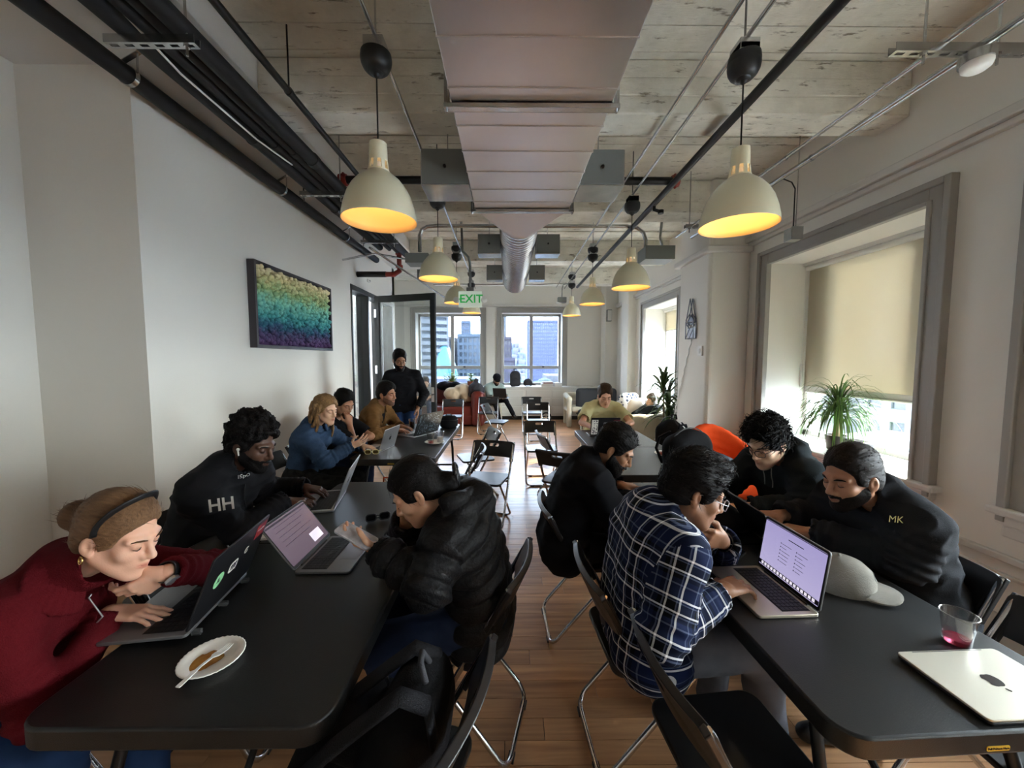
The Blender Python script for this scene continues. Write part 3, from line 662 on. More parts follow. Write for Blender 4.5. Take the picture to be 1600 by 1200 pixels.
# ---- moss picture on the left wall
pic = thing('moss_picture', 'framed preserved moss panel fading from cream through teal to purple', 'picture', (XL, 4.32, 1.71))
PWD, PH = 1.52, 0.81
k = MB(); k.holed([(y, z) for y, z in ((-PWD / 2, 0), (PWD / 2, 0), (PWD / 2, PH), (-PWD / 2, PH))], [(y, z) for y, z in ((-PWD / 2 + 0.03, 0.03), (PWD / 2 - 0.03, 0.03), (PWD / 2 - 0.03, PH - 0.03), (-PWD / 2 + 0.03, PH - 0.03))], 0.002, 0.07, T=Matrix(((0, 0, 1, 0), (1, 0, 0, 0), (0, 1, 0, 0), (0, 0, 0, 1))))
k.build('picture_frame', mat('dark_frame', (58, 54, 58), 0.35), pic, bevel=0.002)
mm = bpy.data.materials.new('moss'); mm.use_nodes = True; t = mm.node_tree; b_ = t.nodes['Principled BSDF']; b_.inputs['Roughness'].default_value = 0.9
co = t.nodes.new('ShaderNodeTexCoord'); sx = t.nodes.new('ShaderNodeSeparateXYZ'); nz = t.nodes.new('ShaderNodeTexNoise'); nz.inputs['Scale'].default_value = 9; nz.inputs['Detail'].default_value = 6
ma = t.nodes.new('ShaderNodeMath'); ma.operation = 'MULTIPLY_ADD'; ma.inputs[1].default_value = 1 / PH; mb_ = t.nodes.new('ShaderNodeMath'); mb_.operation = 'MULTIPLY_ADD'; mb_.inputs[1].default_value = 0.34; mb_.inputs[2].default_value = -0.17
rp_ = t.nodes.new('ShaderNodeValToRGB')
t.links.new(co.outputs['Object'], sx.inputs[0]); t.links.new(co.outputs['Object'], nz.inputs['Vector']); t.links.new(nz.outputs['Fac'], mb_.inputs[0]); t.links.new(sx.outputs['Z'], ma.inputs[0]); t.links.new(mb_.outputs[0], ma.inputs[2]); t.links.new(ma.outputs[0], rp_.inputs[0]); t.links.new(rp_.outputs[0], b_.inputs['Base Color'])
els = rp_.color_ramp.elements
els[0].position = 0.04; els[0].color = lin((92, 62, 108)); els[1].position = 0.96; els[1].color = lin((250, 234, 190))
for p_, c_ in ((0.17, (82, 70, 108)), (0.27, (50, 96, 122)), (0.4, (78, 164, 164)), (0.58, (136, 204, 182)), (0.72, (168, 192, 136)), (0.86, (224, 216, 164))):
    e = els.new(p_); e.color = lin(c_)
# lumpy moss: one uncountable mass of little tufts
k = MB(); rnd = random.Random(3); k.bx(0.004, 0.02, -PWD / 2 + 0.02, PWD / 2 - 0.02, 0.02, PH - 0.02)
for i in range(40):
    for j in range(21):
        y = -PWD / 2 + 0.05 + (i + rnd.random() * 0.9) / 40 * (PWD - 0.1); z = 0.05 + (j + rnd.random() * 0.9) / 21 * (PH - 0.09); r = rnd.uniform(0.016, 0.031)
        k.ball((0.028 + rnd.random() * 0.034, y, z), (r * 1.1, r, r), 6, 5, Matrix.Rotation(rnd.random() * 3, 3, 'X'))
stuff(k.build('moss', mm, pic, smooth=True))

# ---- small wall things
w_ = thing('wall_outlet', 'black wall outlet plate low on the art wall', 'outlet', (XL, 4.02, 0.27))
MB().bx(0, 0.008, -0.04, 0.04, -0.065, 0.065).build('plate', m_blackm, w_, bevel=0.003); MB().bx(0.008, 0.011, -0.022, 0.022, 0.008, 0.045).bx(0.008, 0.011, -0.022, 0.022, -0.045, -0.008).build('sockets', m_black, w_)
w2 = dup(w_, (XL, 4.42, 0.27), 0, 'second black wall outlet plate, partly behind the folding chair')
w3 = thing('door_sensor', 'small white sensor on the wall above the glass door', 'sensor', (XL, 6.62, 2.93))
MB().bx(0, 0.03, -0.07, 0.07, -0.025, 0.025).build('housing', m_white, w3, bevel=0.006); MB().bx(0.03, 0.033, -0.04, 0.02, -0.012, 0.012).build('lens', m_greybox, w3)
# geometric wall lamp on the column's room face, with its twisted cord
gx = 2.33
gl = thing('geometric_ornament', 'silver wire geometric envelope and diamond ornament hung on the wall column', 'ornament', (gx, 4.83, 1.86))
E_ = [((0, 0), (0.12, 0)), ((0.12, 0), (0.12, 0.2)), ((0.12, 0.2), (0, 0.2)), ((0, 0.2), (0, 0)), ((0, 0.2), (0.06, 0.12)), ((0.06, 0.12), (0.12, 0.2)), ((0.06, 0.12), (0.0, 0.0)), ((0.06, 0.0), (0.12, 0.12)), ((0, 0.2), (0.06, 0.5)), ((0.12, 0.2), (0.06, 0.5)), ((0.0, 0.24), (0.06, 0.31)), ((0.06, 0.31), (0.12, 0.24))]
E2_ = E_
k = MB()
for (a0, a1), (b0, b1) in E_:
    for dx in (0.012, 0.045): k.tube([(-dx, 0.1 - a0 * 1.7, a1), (-dx, 0.1 - b0 * 1.7, b1)], 0.006, 6)
k.build('wire_frame', mat('pewter', (120, 124, 136), 0.3, 0.9), gl)
MB().bx(-0.02, -0.012, -0.1, 0.1, 0.01, 0.13).build('envelope_panel', mat('mirror_white', (214, 220, 236), 0.15), gl)
MB().add([(-0.03, 0.1, 0.215), (-0.03, 0.0, 0.17), (-0.03, -0.1, 0.215), (-0.03, 0.0, 0.29)], [(0, 1, 2, 3)]).build('diamond_panel', mat('smoky_mirror', (90, 92, 100), 0.15, 0.6), gl)
k = MB(); pts = [(-0.012 + 0.004 * math.sin(i * 1.4), 0.0 + i * 0.013 + 0.008 * math.cos(i * 1.4), -0.01 - i * 0.03) for i in range(38)]
k.tube(pts, 0.006, 6).build('twisted_cord', m_white, gl)
sw = thing('light_switch', 'small white thermostat plate beside the geometric ornament', 'switch', (gx, 4.6, 1.70))
MB().bx(-0.02, 0, -0.05, 0.05, -0.06, 0.06).build('plate', m_white, sw, bevel=0.005); MB().bx(-0.026, -0.02, -0.02, 0.02, -0.03, 0.03).build('rocker', m_trimw, sw, bevel=0.002)
# ================================================================== furniture
def outline(w, h, n=12, r=0.02):
    """rectangle outline with evenly spread points (starts at the middle right, counter-clockwise)"""
    p = []
    for i in range(4 * n):
        s_, k = divmod(i, n); t_ = -1 + 2 * k / n
        x, y = ((w / 2, t_ * h / 2), (-t_ * w / 2, h / 2), (-w / 2, -t_ * h / 2), (t_ * w / 2, -h / 2))[s_]
        if abs(x) > w / 2 - r and abs(y) > h / 2 - r:
            cx, cy = math.copysign(w / 2 - r, x), math.copysign(h / 2 - r, y); d = Vector((x - cx, y - cy))
            if d.length > r: d = d.normalized() * r; x, y = cx + d.x, cy + d.y
        p.append((x, y))
    return p
# ---- folding chair (local +y is the way the sitter faces)
m_chair = mat('chair_black_plastic', (22, 22, 24), 0.38, bump=(700, 0.06))
def chair_proto():
    r = thing('folding_chair', 'x', 'chair', (0, 0, 0), 0, 'black folding chairs with chrome frames')
    k = MB(); tilt = Matrix.Translation((0, -0.21, 0.69)) @ Matrix.Rotation(PI / 2 + 0.42, 4, 'X')
    k.holed(outline(0.44, 0.16, 14, 0.025), [(x, y + 0.035) for x, y in outline(0.1, 0.032, 14, 0.012)], -0.012, 0.012, T=tilt)
    for i, v in enumerate(k.v):
        k.v[i] = (v[0], v[1] - 0.035 * (1 - (v[0] / 0.22) ** 2), v[2])
    k.build('backrest', m_chair, r, smooth=35, bevel=0.003)
    k = MB(); k.prism(rr(0.39, 0.38, 0.05, 6), 0, 0.022)
    k.v = [(x, y - 0.005, z + 0.436 - 0.02 * (y < -0.1) * (-(y + 0.1)) * 2) for x, y, z in k.v]
    k.build('seat', m_chair, r, smooth=35, bevel=0.006)
    def U(p0, p1, x, rad, r0=0.011, nm='frame'):
        """tube from p0 (y,z) down to p1 (y,z), across the floor and up again"""
        a, b_ = Vector((0, *p0)), Vector((0, *p1)); d = (a - b_).normalized(); pts = []
        for s in (1, -1):
            q = [Vector((s * x, 0, 0)) + a]
            for i in range(6):
                t_ = PI / 2 * i / 5; q.append(Vector((s * (x - rad + rad * math.cos(t_)), 0, 0)) + b_ + d * (rad - rad * math.sin(t_)))
            pts += q if s == 1 else q[::-1]
        MB().tube(pts, r0, 10).build(nm, m_chrome, r, smooth=60)
    U((-0.245, 0.76), (0.17, 0.011), 0.208, 0.06, 0.0115, 'back_frame')
    U((0.13, 0.43), (-0.235, 0.011), 0.183, 0.06, 0.0105, 'seat_frame')
    for s in (1, -1):
        MB().tube([(s * 0.183, -0.055, 0.415), (s * 0.208, -0.055, 0.43)], 0.009, 8).build('pivot', m_chrome, r)
        MB().bx(s * 0.205 - 0.018, s * 0.205 + 0.018, 0, 0.02, 0, 0.2).build('side_sleeve', m_chair, r, bevel=0.004).matrix_local = Matrix.Translation((0, -0.158, 0.595)) @ Matrix.Rotation(0.506, 4, 'X') @ Matrix.Translation((0, -0.012, -0.01))
    for x, y in ((0.13, 0.17), (-0.13, 0.17), (0.12, -0.235), (-0.12, -0.235)):
        MB().bx(x - 0.02, x + 0.02, y - 0.013, y + 0.013, 0.0, 0.014).build('foot_pad', m_black, r)
    return r
CH = [  # x, y, heading of the sitter in degrees (90 = away from the camera), label
    (-0.19, 1.60, 166, 'folding chair under the woman in the black puffer jacket'),
    (-0.34, 0.97, 165, 'nearest folding chair on the aisle with a black backpack heaped on its seat'),
    (0.57, 1.52, 4, 'folding chair under the man in the plaid shirt'),
    (0.46, 2.2, 2, 'folding chair under the bearded man in the plain black jacket'),
    (0.68, 1.04, 5, 'empty folding chair nearest the camera beside the right hand table'),
    (1.66, 1.60, 183, 'folding chair under the man in front of the sunlit window sill'),
    (1.58, 1.1, 178, 'empty folding chair across the table behind the plastic cup'),
    (-1.66, 1.93, 0, 'folding chair under the man in the jacket with sleeve letters'),
    (-1.16, 1.60, 0, 'empty folding chair tucked in behind the stickered black laptop'),
    (-1.58, 1.08, 8, 'folding chair under the woman in the red sweater'),
    (-1.86, 3.30, 5, 'folding chair under the woman in the denim jacket'),
    (-1.90, 3.85, 0, 'folding chair under the man resting his chin on his hand'),
    (-1.68, 4.5, 0, 'folding chair under the man in the tan jacket'),
    (-0.22, 3.62, 254, 'empty folding chair in the aisle just behind the puffer jacket woman'),
    (-0.40, 4.42, 200, 'empty folding chair seen edge on at the far end of the cup table'),
    (-0.50, 3.55, 182, 'empty folding chair pushed under the cup table, nearest of the two there'),
    (-0.22, 6.95, 345, 'empty folding chair turned sideways in the middle of the far aisle'),
    (0.42, 4.86, 272, 'empty folding chair in the aisle facing the camera, nearest the far table'),
    (0.60, 4.3, 10, 'empty folding chair pushed against the left side of the far table'),
    (0.56, 3.62, 62, 'empty folding chair behind the bearded man with its back to him'),
    (-1.14, 7.6, 272, 'empty folding chair in front of the red leather armchair'),
    (-0.45, 8.1, 268, 'empty folding chair in front of the man in the cap'),
    (0.50, 8.1, 270, 'rear one of the two empty folding chairs before the window seat'),
    (0.55, 7.05, 268, 'front one of the two empty folding chairs before the window seat'),
    (1.80, 4.28, 178, 'folding chair at the far table catching the window light by the backpack'),
    (1.62, 3.30, 186, 'folding chair at the far table next to the plate of food'),
    (1.25, 5.28, 268, 'folding chair under the man in the yellow shirt'),
    (1.64, 2.12, 184, 'folding chair under the man in the hooded sweatshirt'),
]
ch0 = chair_proto()
for i, (x, y, a, lab) in enumerate(CH):
    o = ch0 if i == 0 else dup(ch0, (x, y, 0), 0, lab)
    o.location = (x, y, 0); o.rotation_euler.z = math.radians(a - 90); o['label'] = lab

# ---- folding tables
m_top = mat('table_top_black', (27, 27, 27), 0.38, bump=(420, 0.12), spec=0.4)
def table_proto():
    r = thing('folding_table', 'x', 'table', (0, 0, 0), 0, 'black folding banquet tables')
    Wd, Ln, th = 0.75, 1.80, 0.058
    for s in (-1, 1):
        # half a top, rounded at its outer corners only
        p = []; y0 = 0.001; y1 = Ln / 2; rad = 0.07
        for k_ in range(7): a = PI / 2 * k_ / 6; p.append((Wd / 2 - rad + rad * math.cos(a), y1 - rad + rad * math.sin(a)))
        for k_ in range(7): a = PI / 2 + PI / 2 * k_ / 6; p.append((-Wd / 2 + rad + rad * math.cos(a), y1 - rad + rad * math.sin(a)))
        p += [(-Wd / 2, y0), (Wd / 2, y0)]
        if s < 0: p = [(-x, -y) for x, y in p]
        k = MB().prism(p, 0.74 - th, 0.74); k.build('tabletop', m_top, r, bevel=0.007, smooth=30, seg=3)
        MB().bx(-Wd / 2 + 0.17, Wd / 2 - 0.17, s * 0.60 - 0.03, s * 0.60 + 0.03, 0.675, 0.69).build('cross_rail', m_blackm, r)
        for sx in (-1, 1):
            pts = [(sx * 0.26, s * 0.66, 0.685), (sx * 0.275, s * 0.71, 0.60), (sx * 0.285, s * 0.755, 0.45), (sx * 0.29, s * 0.77, 0.2), (sx * 0.29, s * 0.775, 0.0)]
            MB().tube(pts, 0.016, 10).build('leg', m_blackm, r, smooth=60)
        MB().tube([(-0.288, s * 0.772, 0.22), (0.288, s * 0.772, 0.22)], 0.012, 8).build('leg_stretcher', m_blackm, r)
        MB().tube([(0.0, s * 0.25, 0.685), (0.0, s * 0.77, 0.23)], 0.011, 8).build('brace', m_blackm, r)
    MB().bx(-Wd / 2 + 0.05, -Wd / 2 + 0.08, -Ln / 2 + 0.08, Ln / 2 - 0.08, 0.655, 0.69).build('side_rail', m_blackm, r); MB().bx(Wd / 2 - 0.08, Wd / 2 - 0.05, -Ln / 2 + 0.08, Ln / 2 - 0.08, 0.655, 0.69).build('side_rail', m_blackm, r)
    st = MB().prism(rr(0.058, 0.0125, 0.004, 3, 0, 0.7), -0.001, 0.0012, T=Matrix.Translation((0, -Ln / 2, 0)) @ Matrix.Rotation(PI / 2, 4, 'X')).build('warning_sticker', mat('yellow_sticker', (196, 160, 44), 0.5), r)
    text('Pull Release Here', 0.0075, m_blackm, st, frame((0, -Ln / 2 - 0.0016, 0.7), (1, 0, 0), (0, 0, 1)))
    return r
TB = [(-0.81, 1.745, 0, 'black folding table by the art wall with the paper plate and fork'),
      (-1.02, 4.14, 0, 'black folding table by the art wall with the two cups on a plate'),
      (1.105, 1.72, -2.5, 'black folding table with the closed silver laptop and plastic cup'),
      (1.165, 3.68, 0, 'black folding table where the man in the yellow shirt works')]
t0 = table_proto()
for i, (x, y, a, lab) in enumerate(TB):
    o = t0 if i == 0 else dup(t0, (x, y, 0), 0, lab)
    o.location = (x, y, 0); o.rotation_euler.z = math.radians(-a); o['label'] = lab
    if i in (0, 3): ([bpy.data.objects.remove(g_) for c_ in o.children if c_.name.startswith('warning_sticker') for g_ in list(c_.children)], bpy.data.objects.remove([c_ for c_ in o.children if c_.name.startswith('warning_sticker')][0])) if i else None
for c_ in list(t0.children):
    if c_.name.startswith('warning_sticker'):
        for g_ in list(c_.children): bpy.data.objects.remove(g_)
        bpy.data.objects.remove(c_)
TT = 0.7402

m_cupc = mat('clear_grey_plastic', (120, 120, 122), 0.2, trans=0.6)
# ---- laptops (local +y is the way the user faces, hinge on the +y edge)
m_key = mat('laptop_keys', (22, 22, 24), 0.5); m_dark = mat('dark_laptop', (26, 26, 29), 0.35); m_space = mat('space_grey', (138, 137, 140), 0.36, 0.7)
m_scr = {}
def screen_mat(name, c1, c2, e):
    m = bpy.data.materials.new(name); m.use_nodes = True; t = m.node_tree; b = t.nodes['Principled BSDF']
    co = t.nodes.new('ShaderNodeTexCoord'); s = t.nodes.new('ShaderNodeSeparateXYZ'); r = t.nodes.new('ShaderNodeValToRGB')
    t.links.new(co.outputs['Generated'], s.inputs[0]); t.links.new(s.outputs['Y'], r.inputs[0])
    r.color_ramp.elements[0].color = lin(c1); r.color_ramp.elements[1].color = lin(c2)
    b.inputs['Base Color'].default_value = (0.01, 0.01, 0.01, 1); b.inputs['Roughness'].default_value = 0.15
    t.links.new(r.outputs[0], b.inputs['Emission Color']); b.inputs['Emission Strength'].default_value = e
    return m
def logo_poly(s):
    p = []
    for i in range(40):
        a = 2 * PI * i / 40; x, y = 0.5 * math.cos(a), 0.52 * math.sin(a)
        y += 0.09 * math.exp(-(x * 5) ** 2) * (-1 if y > 0 else 1) * 1.0
        dx, dy = x - 0.62, y - 0.06
        dd = math.hypot(dx, dy)
        if dd < 0.27: x, y = 0.62 + dx / dd * 0.27, 0.06 + dy / dd * 0.27
        p.append((x * s, y * s))
    return p
def laptop(lab, loc, rz, w, d, lid_deg, body, lidm, scr=None, logo=None, deck=None, h=0.012, feet=0.0, group=None):
    """lid_deg: angle between deck and screen; returns root and lid"""
    r = thing('laptop', lab, 'laptop', (loc[0], loc[1], loc[2] + feet), math.radians(rz - 90), group)
    MB().prism(rr(w, d, 0.012, 4), 0.001, h).build('base', body, r, bevel=0.002, smooth=30)
    k = MB(); kw, kd = w * 0.86, d * 0.44; rows = 6; cols = 14
    k.bx(-kw / 2 - 0.003, kw / 2 + 0.003, d / 2 - 0.022 - kd - 0.003, d / 2 - 0.019, h - 0.001, h + 0.0006)
    k.build('key_well', m_key, r)
    k = MB()
    for j in range(rows):
        n_ = cols if j < 5 else 9
        x = -kw / 2
        for i in range(n_):
            ww = kw / cols if (j < 5 or i != 4) else kw / cols * 6
            y = d / 2 - 0.022 - kd + (rows - 1 - j) * kd / rows
            k.bx(x + 0.0012, x + ww - 0.0012, y + 0.0012, y + kd / rows - 0.0012, h, h + 0.0022); x += ww
    stuff(k.build('keys', m_key, r))
    MB().prism(rr(w * 0.38, d * 0.34, 0.006, 3, 0, -d / 2 + 0.008 + d * 0.17), h - 0.0005, h + 0.0004).build('trackpad', deck or body, r)
    lid = MB().prism(rr(w, d, 0.012, 4, 0, d / 2), -0.006, 0.0).build('screen_lid', lidm, r, bevel=0.0015, smooth=30)
    # closed lid lies over the deck with its inside (z=0 face up when open): open by rotating about the hinge
    a = math.radians(180 - lid_deg)
    lid.matrix_local = Matrix.Translation((0, d / 2 - 0.004, h + 0.004)) @ Matrix.Rotation(a, 4, 'X') if lid_deg > 0 else Matrix.Translation((0, d / 2, h + 0.0005)) @ Matrix.Rotation(PI, 4, 'X')
    MB().tube([(-w * 0.35, d / 2 - 0.004, h + 0.002), (w * 0.35, d / 2 - 0.004, h + 0.002)], 0.005, 8).build('hinge', m_dark, r)
    if lid_deg > 0:
        MB().prism(rr(w - 0.004, d - 0.006, 0.01, 4, 0, d / 2), 0, 0.0006).build('bezel', m_key, lid)
        if scr: MB().prism(rr(w - 0.016, d - 0.026, 0.005, 3, 0, d / 2 + 0.002), 0.0006, 0.001).build('display', scr, lid)
    if logo: 
        k = MB(); s = 0.042; k.prism(logo_poly(s), -0.0068, -0.006, T=Matrix.Translation((0, d / 2, 0)) @ Matrix.Scale(-1, 4, (1, 0, 0)))
        k.prism([(0.0, 0.6 * s), (0.09 * s, 0.62 * s), (0.2 * s, 0.8 * s), (0.1 * s, 0.86 * s), (0.02 * s, 0.76 * s)], -0.0068, -0.006, T=Matrix.Translation((0, d / 2, 0)))
        stuff(k.build('lid_logo', logo, lid))
    return r, lid
m_scr1 = screen_mat('mauve_screen', (122, 104, 120), (140, 122, 138), 0.17)
m_scr2 = screen_mat('lilac_screen', (168, 160, 196), (150, 142, 186), 0.3)
m_scr3 = screen_mat('pale_screen', (150, 160, 176), (180, 188, 200), 0.2)
m_ink = mat('screen_ink', (52, 44, 62), 0.5); m_inkw = mat('screen_white', (230, 226, 236), 0.5, emit=((226, 220, 236), 0.25))
# stickered black laptop on a stand of clear feet
La, lid = laptop('big black laptop with coloured stickers before the red sweater woman', (-1.135, 1.275, TT), 8, 0.355, 0.245, 112, m_space, m_dark, m_scr3, feet=0.014)
for x in (-0.14, 0.0, 0.14):
    MB().bx(x - 0.007, x + 0.007, 0.115, 0.145, -0.014, 0.002).build('clear_foot', m_cupc, La, bevel=0.003)
MB().bx(-0.16, 0.16, -0.118, -0.1, -0.0138, 0.0).build('front_foot', m_dark, La)
FL = lambda x, y, z=-0.0063: Matrix.Translation((x, y, z)) @ Matrix.Rotation(PI, 4, 'Y')
m_mint = mat('mint_sticker', (150, 214, 160), 0.5)
MB().prism([(0.026 * math.cos(2 * PI * i / 28), 0.026 * math.sin(2 * PI * i / 28)) for i in range(28)], 0, 0.0006, T=FL(0.09, 0.125)).build('round_sticker', m_mint, lid)
text('IL', 0.026, m_ink, lid, FL(0.09, 0.125, -0.0071))
MB().prism(rr(0.05, 0.038, 0.01, 4), 0, 0.0006, T=FL(0.01, 0.13)).prism([(0.02, -0.02), (0.03, -0.03), (0.0, -0.015)], 0, 0.0006, T=FL(0.01, 0.133)).build('speech_bubble_sticker', m_paper, lid)
stuff(MB().bx(-0.008, 0.028, 0.133, 0.138, -0.0074, -0.0068).bx(-0.005, 0.003, 0.119, 0.143, -0.0075, -0.0069).bx(0.008, 0.015, 0.117, 0.143, -0.0075, -0.0069).bx(0.02, 0.026, 0.12, 0.141, -0.0075, -0.0069).build('bubble_marks', m_ink, lid))
text('G', 0.034, m_paper, lid, FL(-0.06, 0.15, -0.0066), bold=True)
MB().prism(rr(0.068, 0.056, 0.003, 2), 0, 0.0006, T=FL(-0.128, 0.2)).build('magenta_sticker', mat('magenta_sticker', (150, 22, 70), 0.45, noise=(30, (196, 70, 50), 1)), lid)
text('reserve', 0.016, m_paper, lid, FL(-0.128, 0.206, -0.0071))
# HH man's silver laptop
Lb, lid = laptop('silver laptop of the man in the jacket with sleeve letters', (-1.15, 2.26, TT), 12, 0.355, 0.245, 112, m_silver, m_silver, m_scr3, m_galv)
st = MB().prism(rr(0.076, 0.076, 0.002, 2), 0, 0.003).build('sticky_note', mat('pink_sticky_note', (238, 142, 150), 0.7)); st.location = (-1.268, 2.39, TT + 0.0135); st.rotation_euler.z = 0.5; tag(st, 'pink sticky note pad on the silver laptop palm rest', 'note')
# puffer woman's
Lc, lid = laptop('grey laptop with a mauve screen before the woman in the puffer jacket', (-0.755, 1.64, TT), 180, 0.312, 0.222, 127, m_space, m_space, m_scr1)
k = MB()
for i in range(5): k.bx(-0.11, 0.11 - 0.03 * (i % 3), 0.185 - i * 0.022, 0.1868 - i * 0.022, 0.001, 0.0013)
k.bx(-0.146, 0.146, 0.197, 0.205, 0.001, 0.0013); stuff(k.build('screen_text', mat('screen_lines', (96, 78, 100), 0.5), lid))
MB().bx(0.04, 0.12, 0.03, 0.075, 0.001, 0.0014).build('screen_window', m_inkw, lid)
# denim woman's
laptop('pale silver laptop seen from behind before the denim jacket woman', (-1.27, 3.62, TT), -10, 0.304, 0.212, 108, m_silver, m_silver, m_scr3, m_dark)
# patterned laptop of the man in the tan jacket
Le, lid = laptop('laptop with a dark lid covered in pale brush strokes', (-1.06, 4.36, TT), -30, 0.40, 0.27, 112, m_silver, m_dark, m_scr3)
k = MB(); rnd = random.Random(5)
for i in range(150):
    x, y = rnd.uniform(-0.18, 0.18), rnd.uniform(0.03, 0.25); l = rnd.uniform(0.006, 0.026); a = 0.9 + 0.8 * math.sin(x * 9) + rnd.uniform(-0.3, 0.3); w_ = rnd.uniform(0.0008, 0.0022)
    dx, dy = math.cos(a), math.sin(a)
    k.add([(x - dx * l, y - dy * l, -0.0066), (x + dy * w_, y - dx * w_, -0.0066), (x + dx * l, y + dy * l, -0.0066), (x - dy * w_, y + dx * w_, -0.0066)], [(0, 1, 2, 3)])
stuff(k.build('brush_strokes', mat('pale_blue_paint', (170, 190, 205), 0.5), lid))
# bearded man, plaid man, window side man
laptop('silver laptop of the bearded man, half hidden by the plaid man', (0.895, 2.33, TT), 0, 0.304, 0.212, 105, m_silver, m_space, m_scr3)
Lg, lid = laptop('silver laptop with a lilac screen under the plaid man\'s hand', (0.935, 1.362, TT), 2, 0.304, 0.212, 98, mat('champagne_aluminium', (206, 196, 178), 0.34, 0.7), m_space, m_scr2)
k = MB()
rnd = random.Random(2)
for i in range(7):
    for x0 in (-0.045, 0.03):
        if i == 0: continue
        k.bx(x0, x0 + rnd.uniform(0.02, 0.045), 0.155 - i * 0.0135, 0.1565 - i * 0.0135, 0.001, 0.0013); k.bx(x0 - 0.008, x0 - 0.004, 0.154 - i * 0.0135, 0.158 - i * 0.0135, 0.001, 0.0013)
k.bx(-0.02, 0.05, 0.168, 0.171, 0.001, 0.0013)
stuff(k.build('screen_text', m_ink, lid))
MB().bx(-0.144, 0.144, 0.018, 0.034, 0.0009, 0.0012).build('dock_bar', m_ink, lid); MB().bx(-0.144, 0.144, 0.197, 0.2, 0.0009, 0.0012).build('menu_bar', m_ink, lid)
k = MB()
for i in range(16): k.bx(-0.13 + i * 0.0165, -0.13 + i * 0.0165 + 0.011, 0.0205, 0.0315, 0.0011, 0.0015)
stuff(k.build('dock_icons', m_inkw, lid))
laptop('dark laptop turned away beside the lilac screen, used by the window side man', (1.32, 1.74, TT), 178, 0.30, 0.21, 120, m_space, m_dark, m_scr3)
# closed silver laptop
laptop('closed silver laptop lying flat on the near corner of the table', (1.285, 0.945, TT), 92, 0.304, 0.212, 0, m_dark, mat('warm_silver', (214, 208, 192), 0.34, 0.4), None, mat('logo_grey', (96, 92, 92), 0.2, 0.8), h=0.009)
# yellow shirt man's stickered laptop
Lj, lid = laptop('black laptop with comic style stickers before the yellow shirt man', (1.06, 4.28, TT), 270, 0.32, 0.22, 108, m_dark, m_dark, m_scr3)
k = MB(); rnd = random.Random(9)
MB().prism(rr(0.07, 0.18, 0.004, 2), 0, 0.0006, T=FL(0.115, 0.105)).build('tall_sticker', m_paper, lid)
for i in range(34): 
    x, y = 0.115 + rnd.uniform(-0.028, 0.028), 0.105 + rnd.uniform(-0.08, 0.08); k.ball((x, y, -0.0068), (rnd.uniform(0.003, 0.009), rnd.uniform(0.003, 0.01), 0.0006), 6, 4)
stuff(k.build('sticker_scribbles', m_ink, lid))
MB().prism(rr(0.1, 0.09, 0.006, 3), 0, 0.0006, T=FL(-0.03, 0.12)).build('square_sticker', mat('grey_sticker', (128, 124, 130), 0.5), lid)
MB().prism(rr(0.08, 0.05, 0.02, 4), 0, 0.0006, T=FL(-0.12, 0.17)).build('red_sticker', mat('red_sticker', (140, 44, 60), 0.5), lid)

# ---- things on the tables
def paper_plate(lab, x, y, r, group=None):
    o = thing('paper_plate', lab, 'plate', (x, y, TT), 0, group)
    k = MB(); n = 72; prof = [(0.0, 0.003), (0.6, 0.003), (0.68, 0.006), (0.8, 0.012), (0.97, 0.018), (1.0, 0.017), (1.0, 0.0155), (0.8, 0.010), (0.68, 0.004), (0.6, 0.0), (0.0, 0.0)]
    vs = []
    for i, (q, z) in enumerate(prof):
        for j in range(n):
            a = 2 * PI * j / n; f = 1 + (0.006 * math.cos(36 * a) if q > 0.7 else 0); dz = 0.0008 * math.cos(36 * a) if q > 0.75 else 0
            vs.append((q * r * f * math.cos(a), q * r * f * math.sin(a), z + dz))
    k.add(vs, [(i * n + j, i * n + (j + 1) % n, (i + 1) * n + (j + 1) % n, (i + 1) * n + j) for i in range(len(prof) - 1) for j in range(n)])
    k.build('plate', m_paper, o, smooth=True); return o
m_sauce = mat('brown_sauce', (148, 92, 36), 0.25, noise=(40, (190, 140, 70), 1.2), coat=0.3)
p1 = paper_plate('white paper plate with brown sauce leftovers and a white fork', -0.853, 1.045, 0.080)
k = MB(); rnd = random.Random(4); n = 40; ring = []
for i in range(n):
    a = 2 * PI * i / n; q = 0.043 + 0.010 * math.sin(2 * a + 1) + 0.005 * math.sin(5 * a) + 0.003 * rnd.random(); ring.append((-0.024 + q * 0.85 * math.cos(a), -0.004 + q * math.sin(a), 0.0042))
k.add(ring + [(-0.024, -0.004, 0.0052)], [(i, (i + 1) % n, n) for i in range(n)]); k.build('sauce', m_sauce, p1, smooth=True)
fk = thing('fork', 'white plastic fork lying across the saucy paper plate', 'fork', (-0.845, 1.02, TT + 0.018))
k = MB(); d_ = Vector((0.022, 0.135)).normalized(); s_ = Vector((d_.y, -d_.x))
P2 = lambda a, b, z: (d_.x * a + s_.x * b, d_.y * a + s_.y * b, z)
def strip(k, rows):
    vs = []; 
    for a, w, z in rows: vs += [P2(a, -w, z), P2(a, w, z), P2(a, w, z + 0.0022), P2(a, -w, z + 0.0022)]
    n_ = len(rows); fs = [(0, 1, 2, 3)[::-1], tuple(range(4 * n_ - 4, 4 * n_))]
    for i in range(n_ - 1):
        for j in range(4): fs.append((4 * i + j, 4 * i + (j + 1) % 4, 4 * i + 4 + (j + 1) % 4, 4 * i + 4 + j))
    k.add(vs, fs)
strip(k, [(-0.085, 0.0055, 0.001), (-0.08, 0.0068, 0.001), (-0.02, 0.0038, 0.006), (0.012, 0.004, 0.004), (0.022, 0.011, 0.002), (0.035, 0.012, 0.0)])
k.build('handle', m_white, fk, smooth=30)
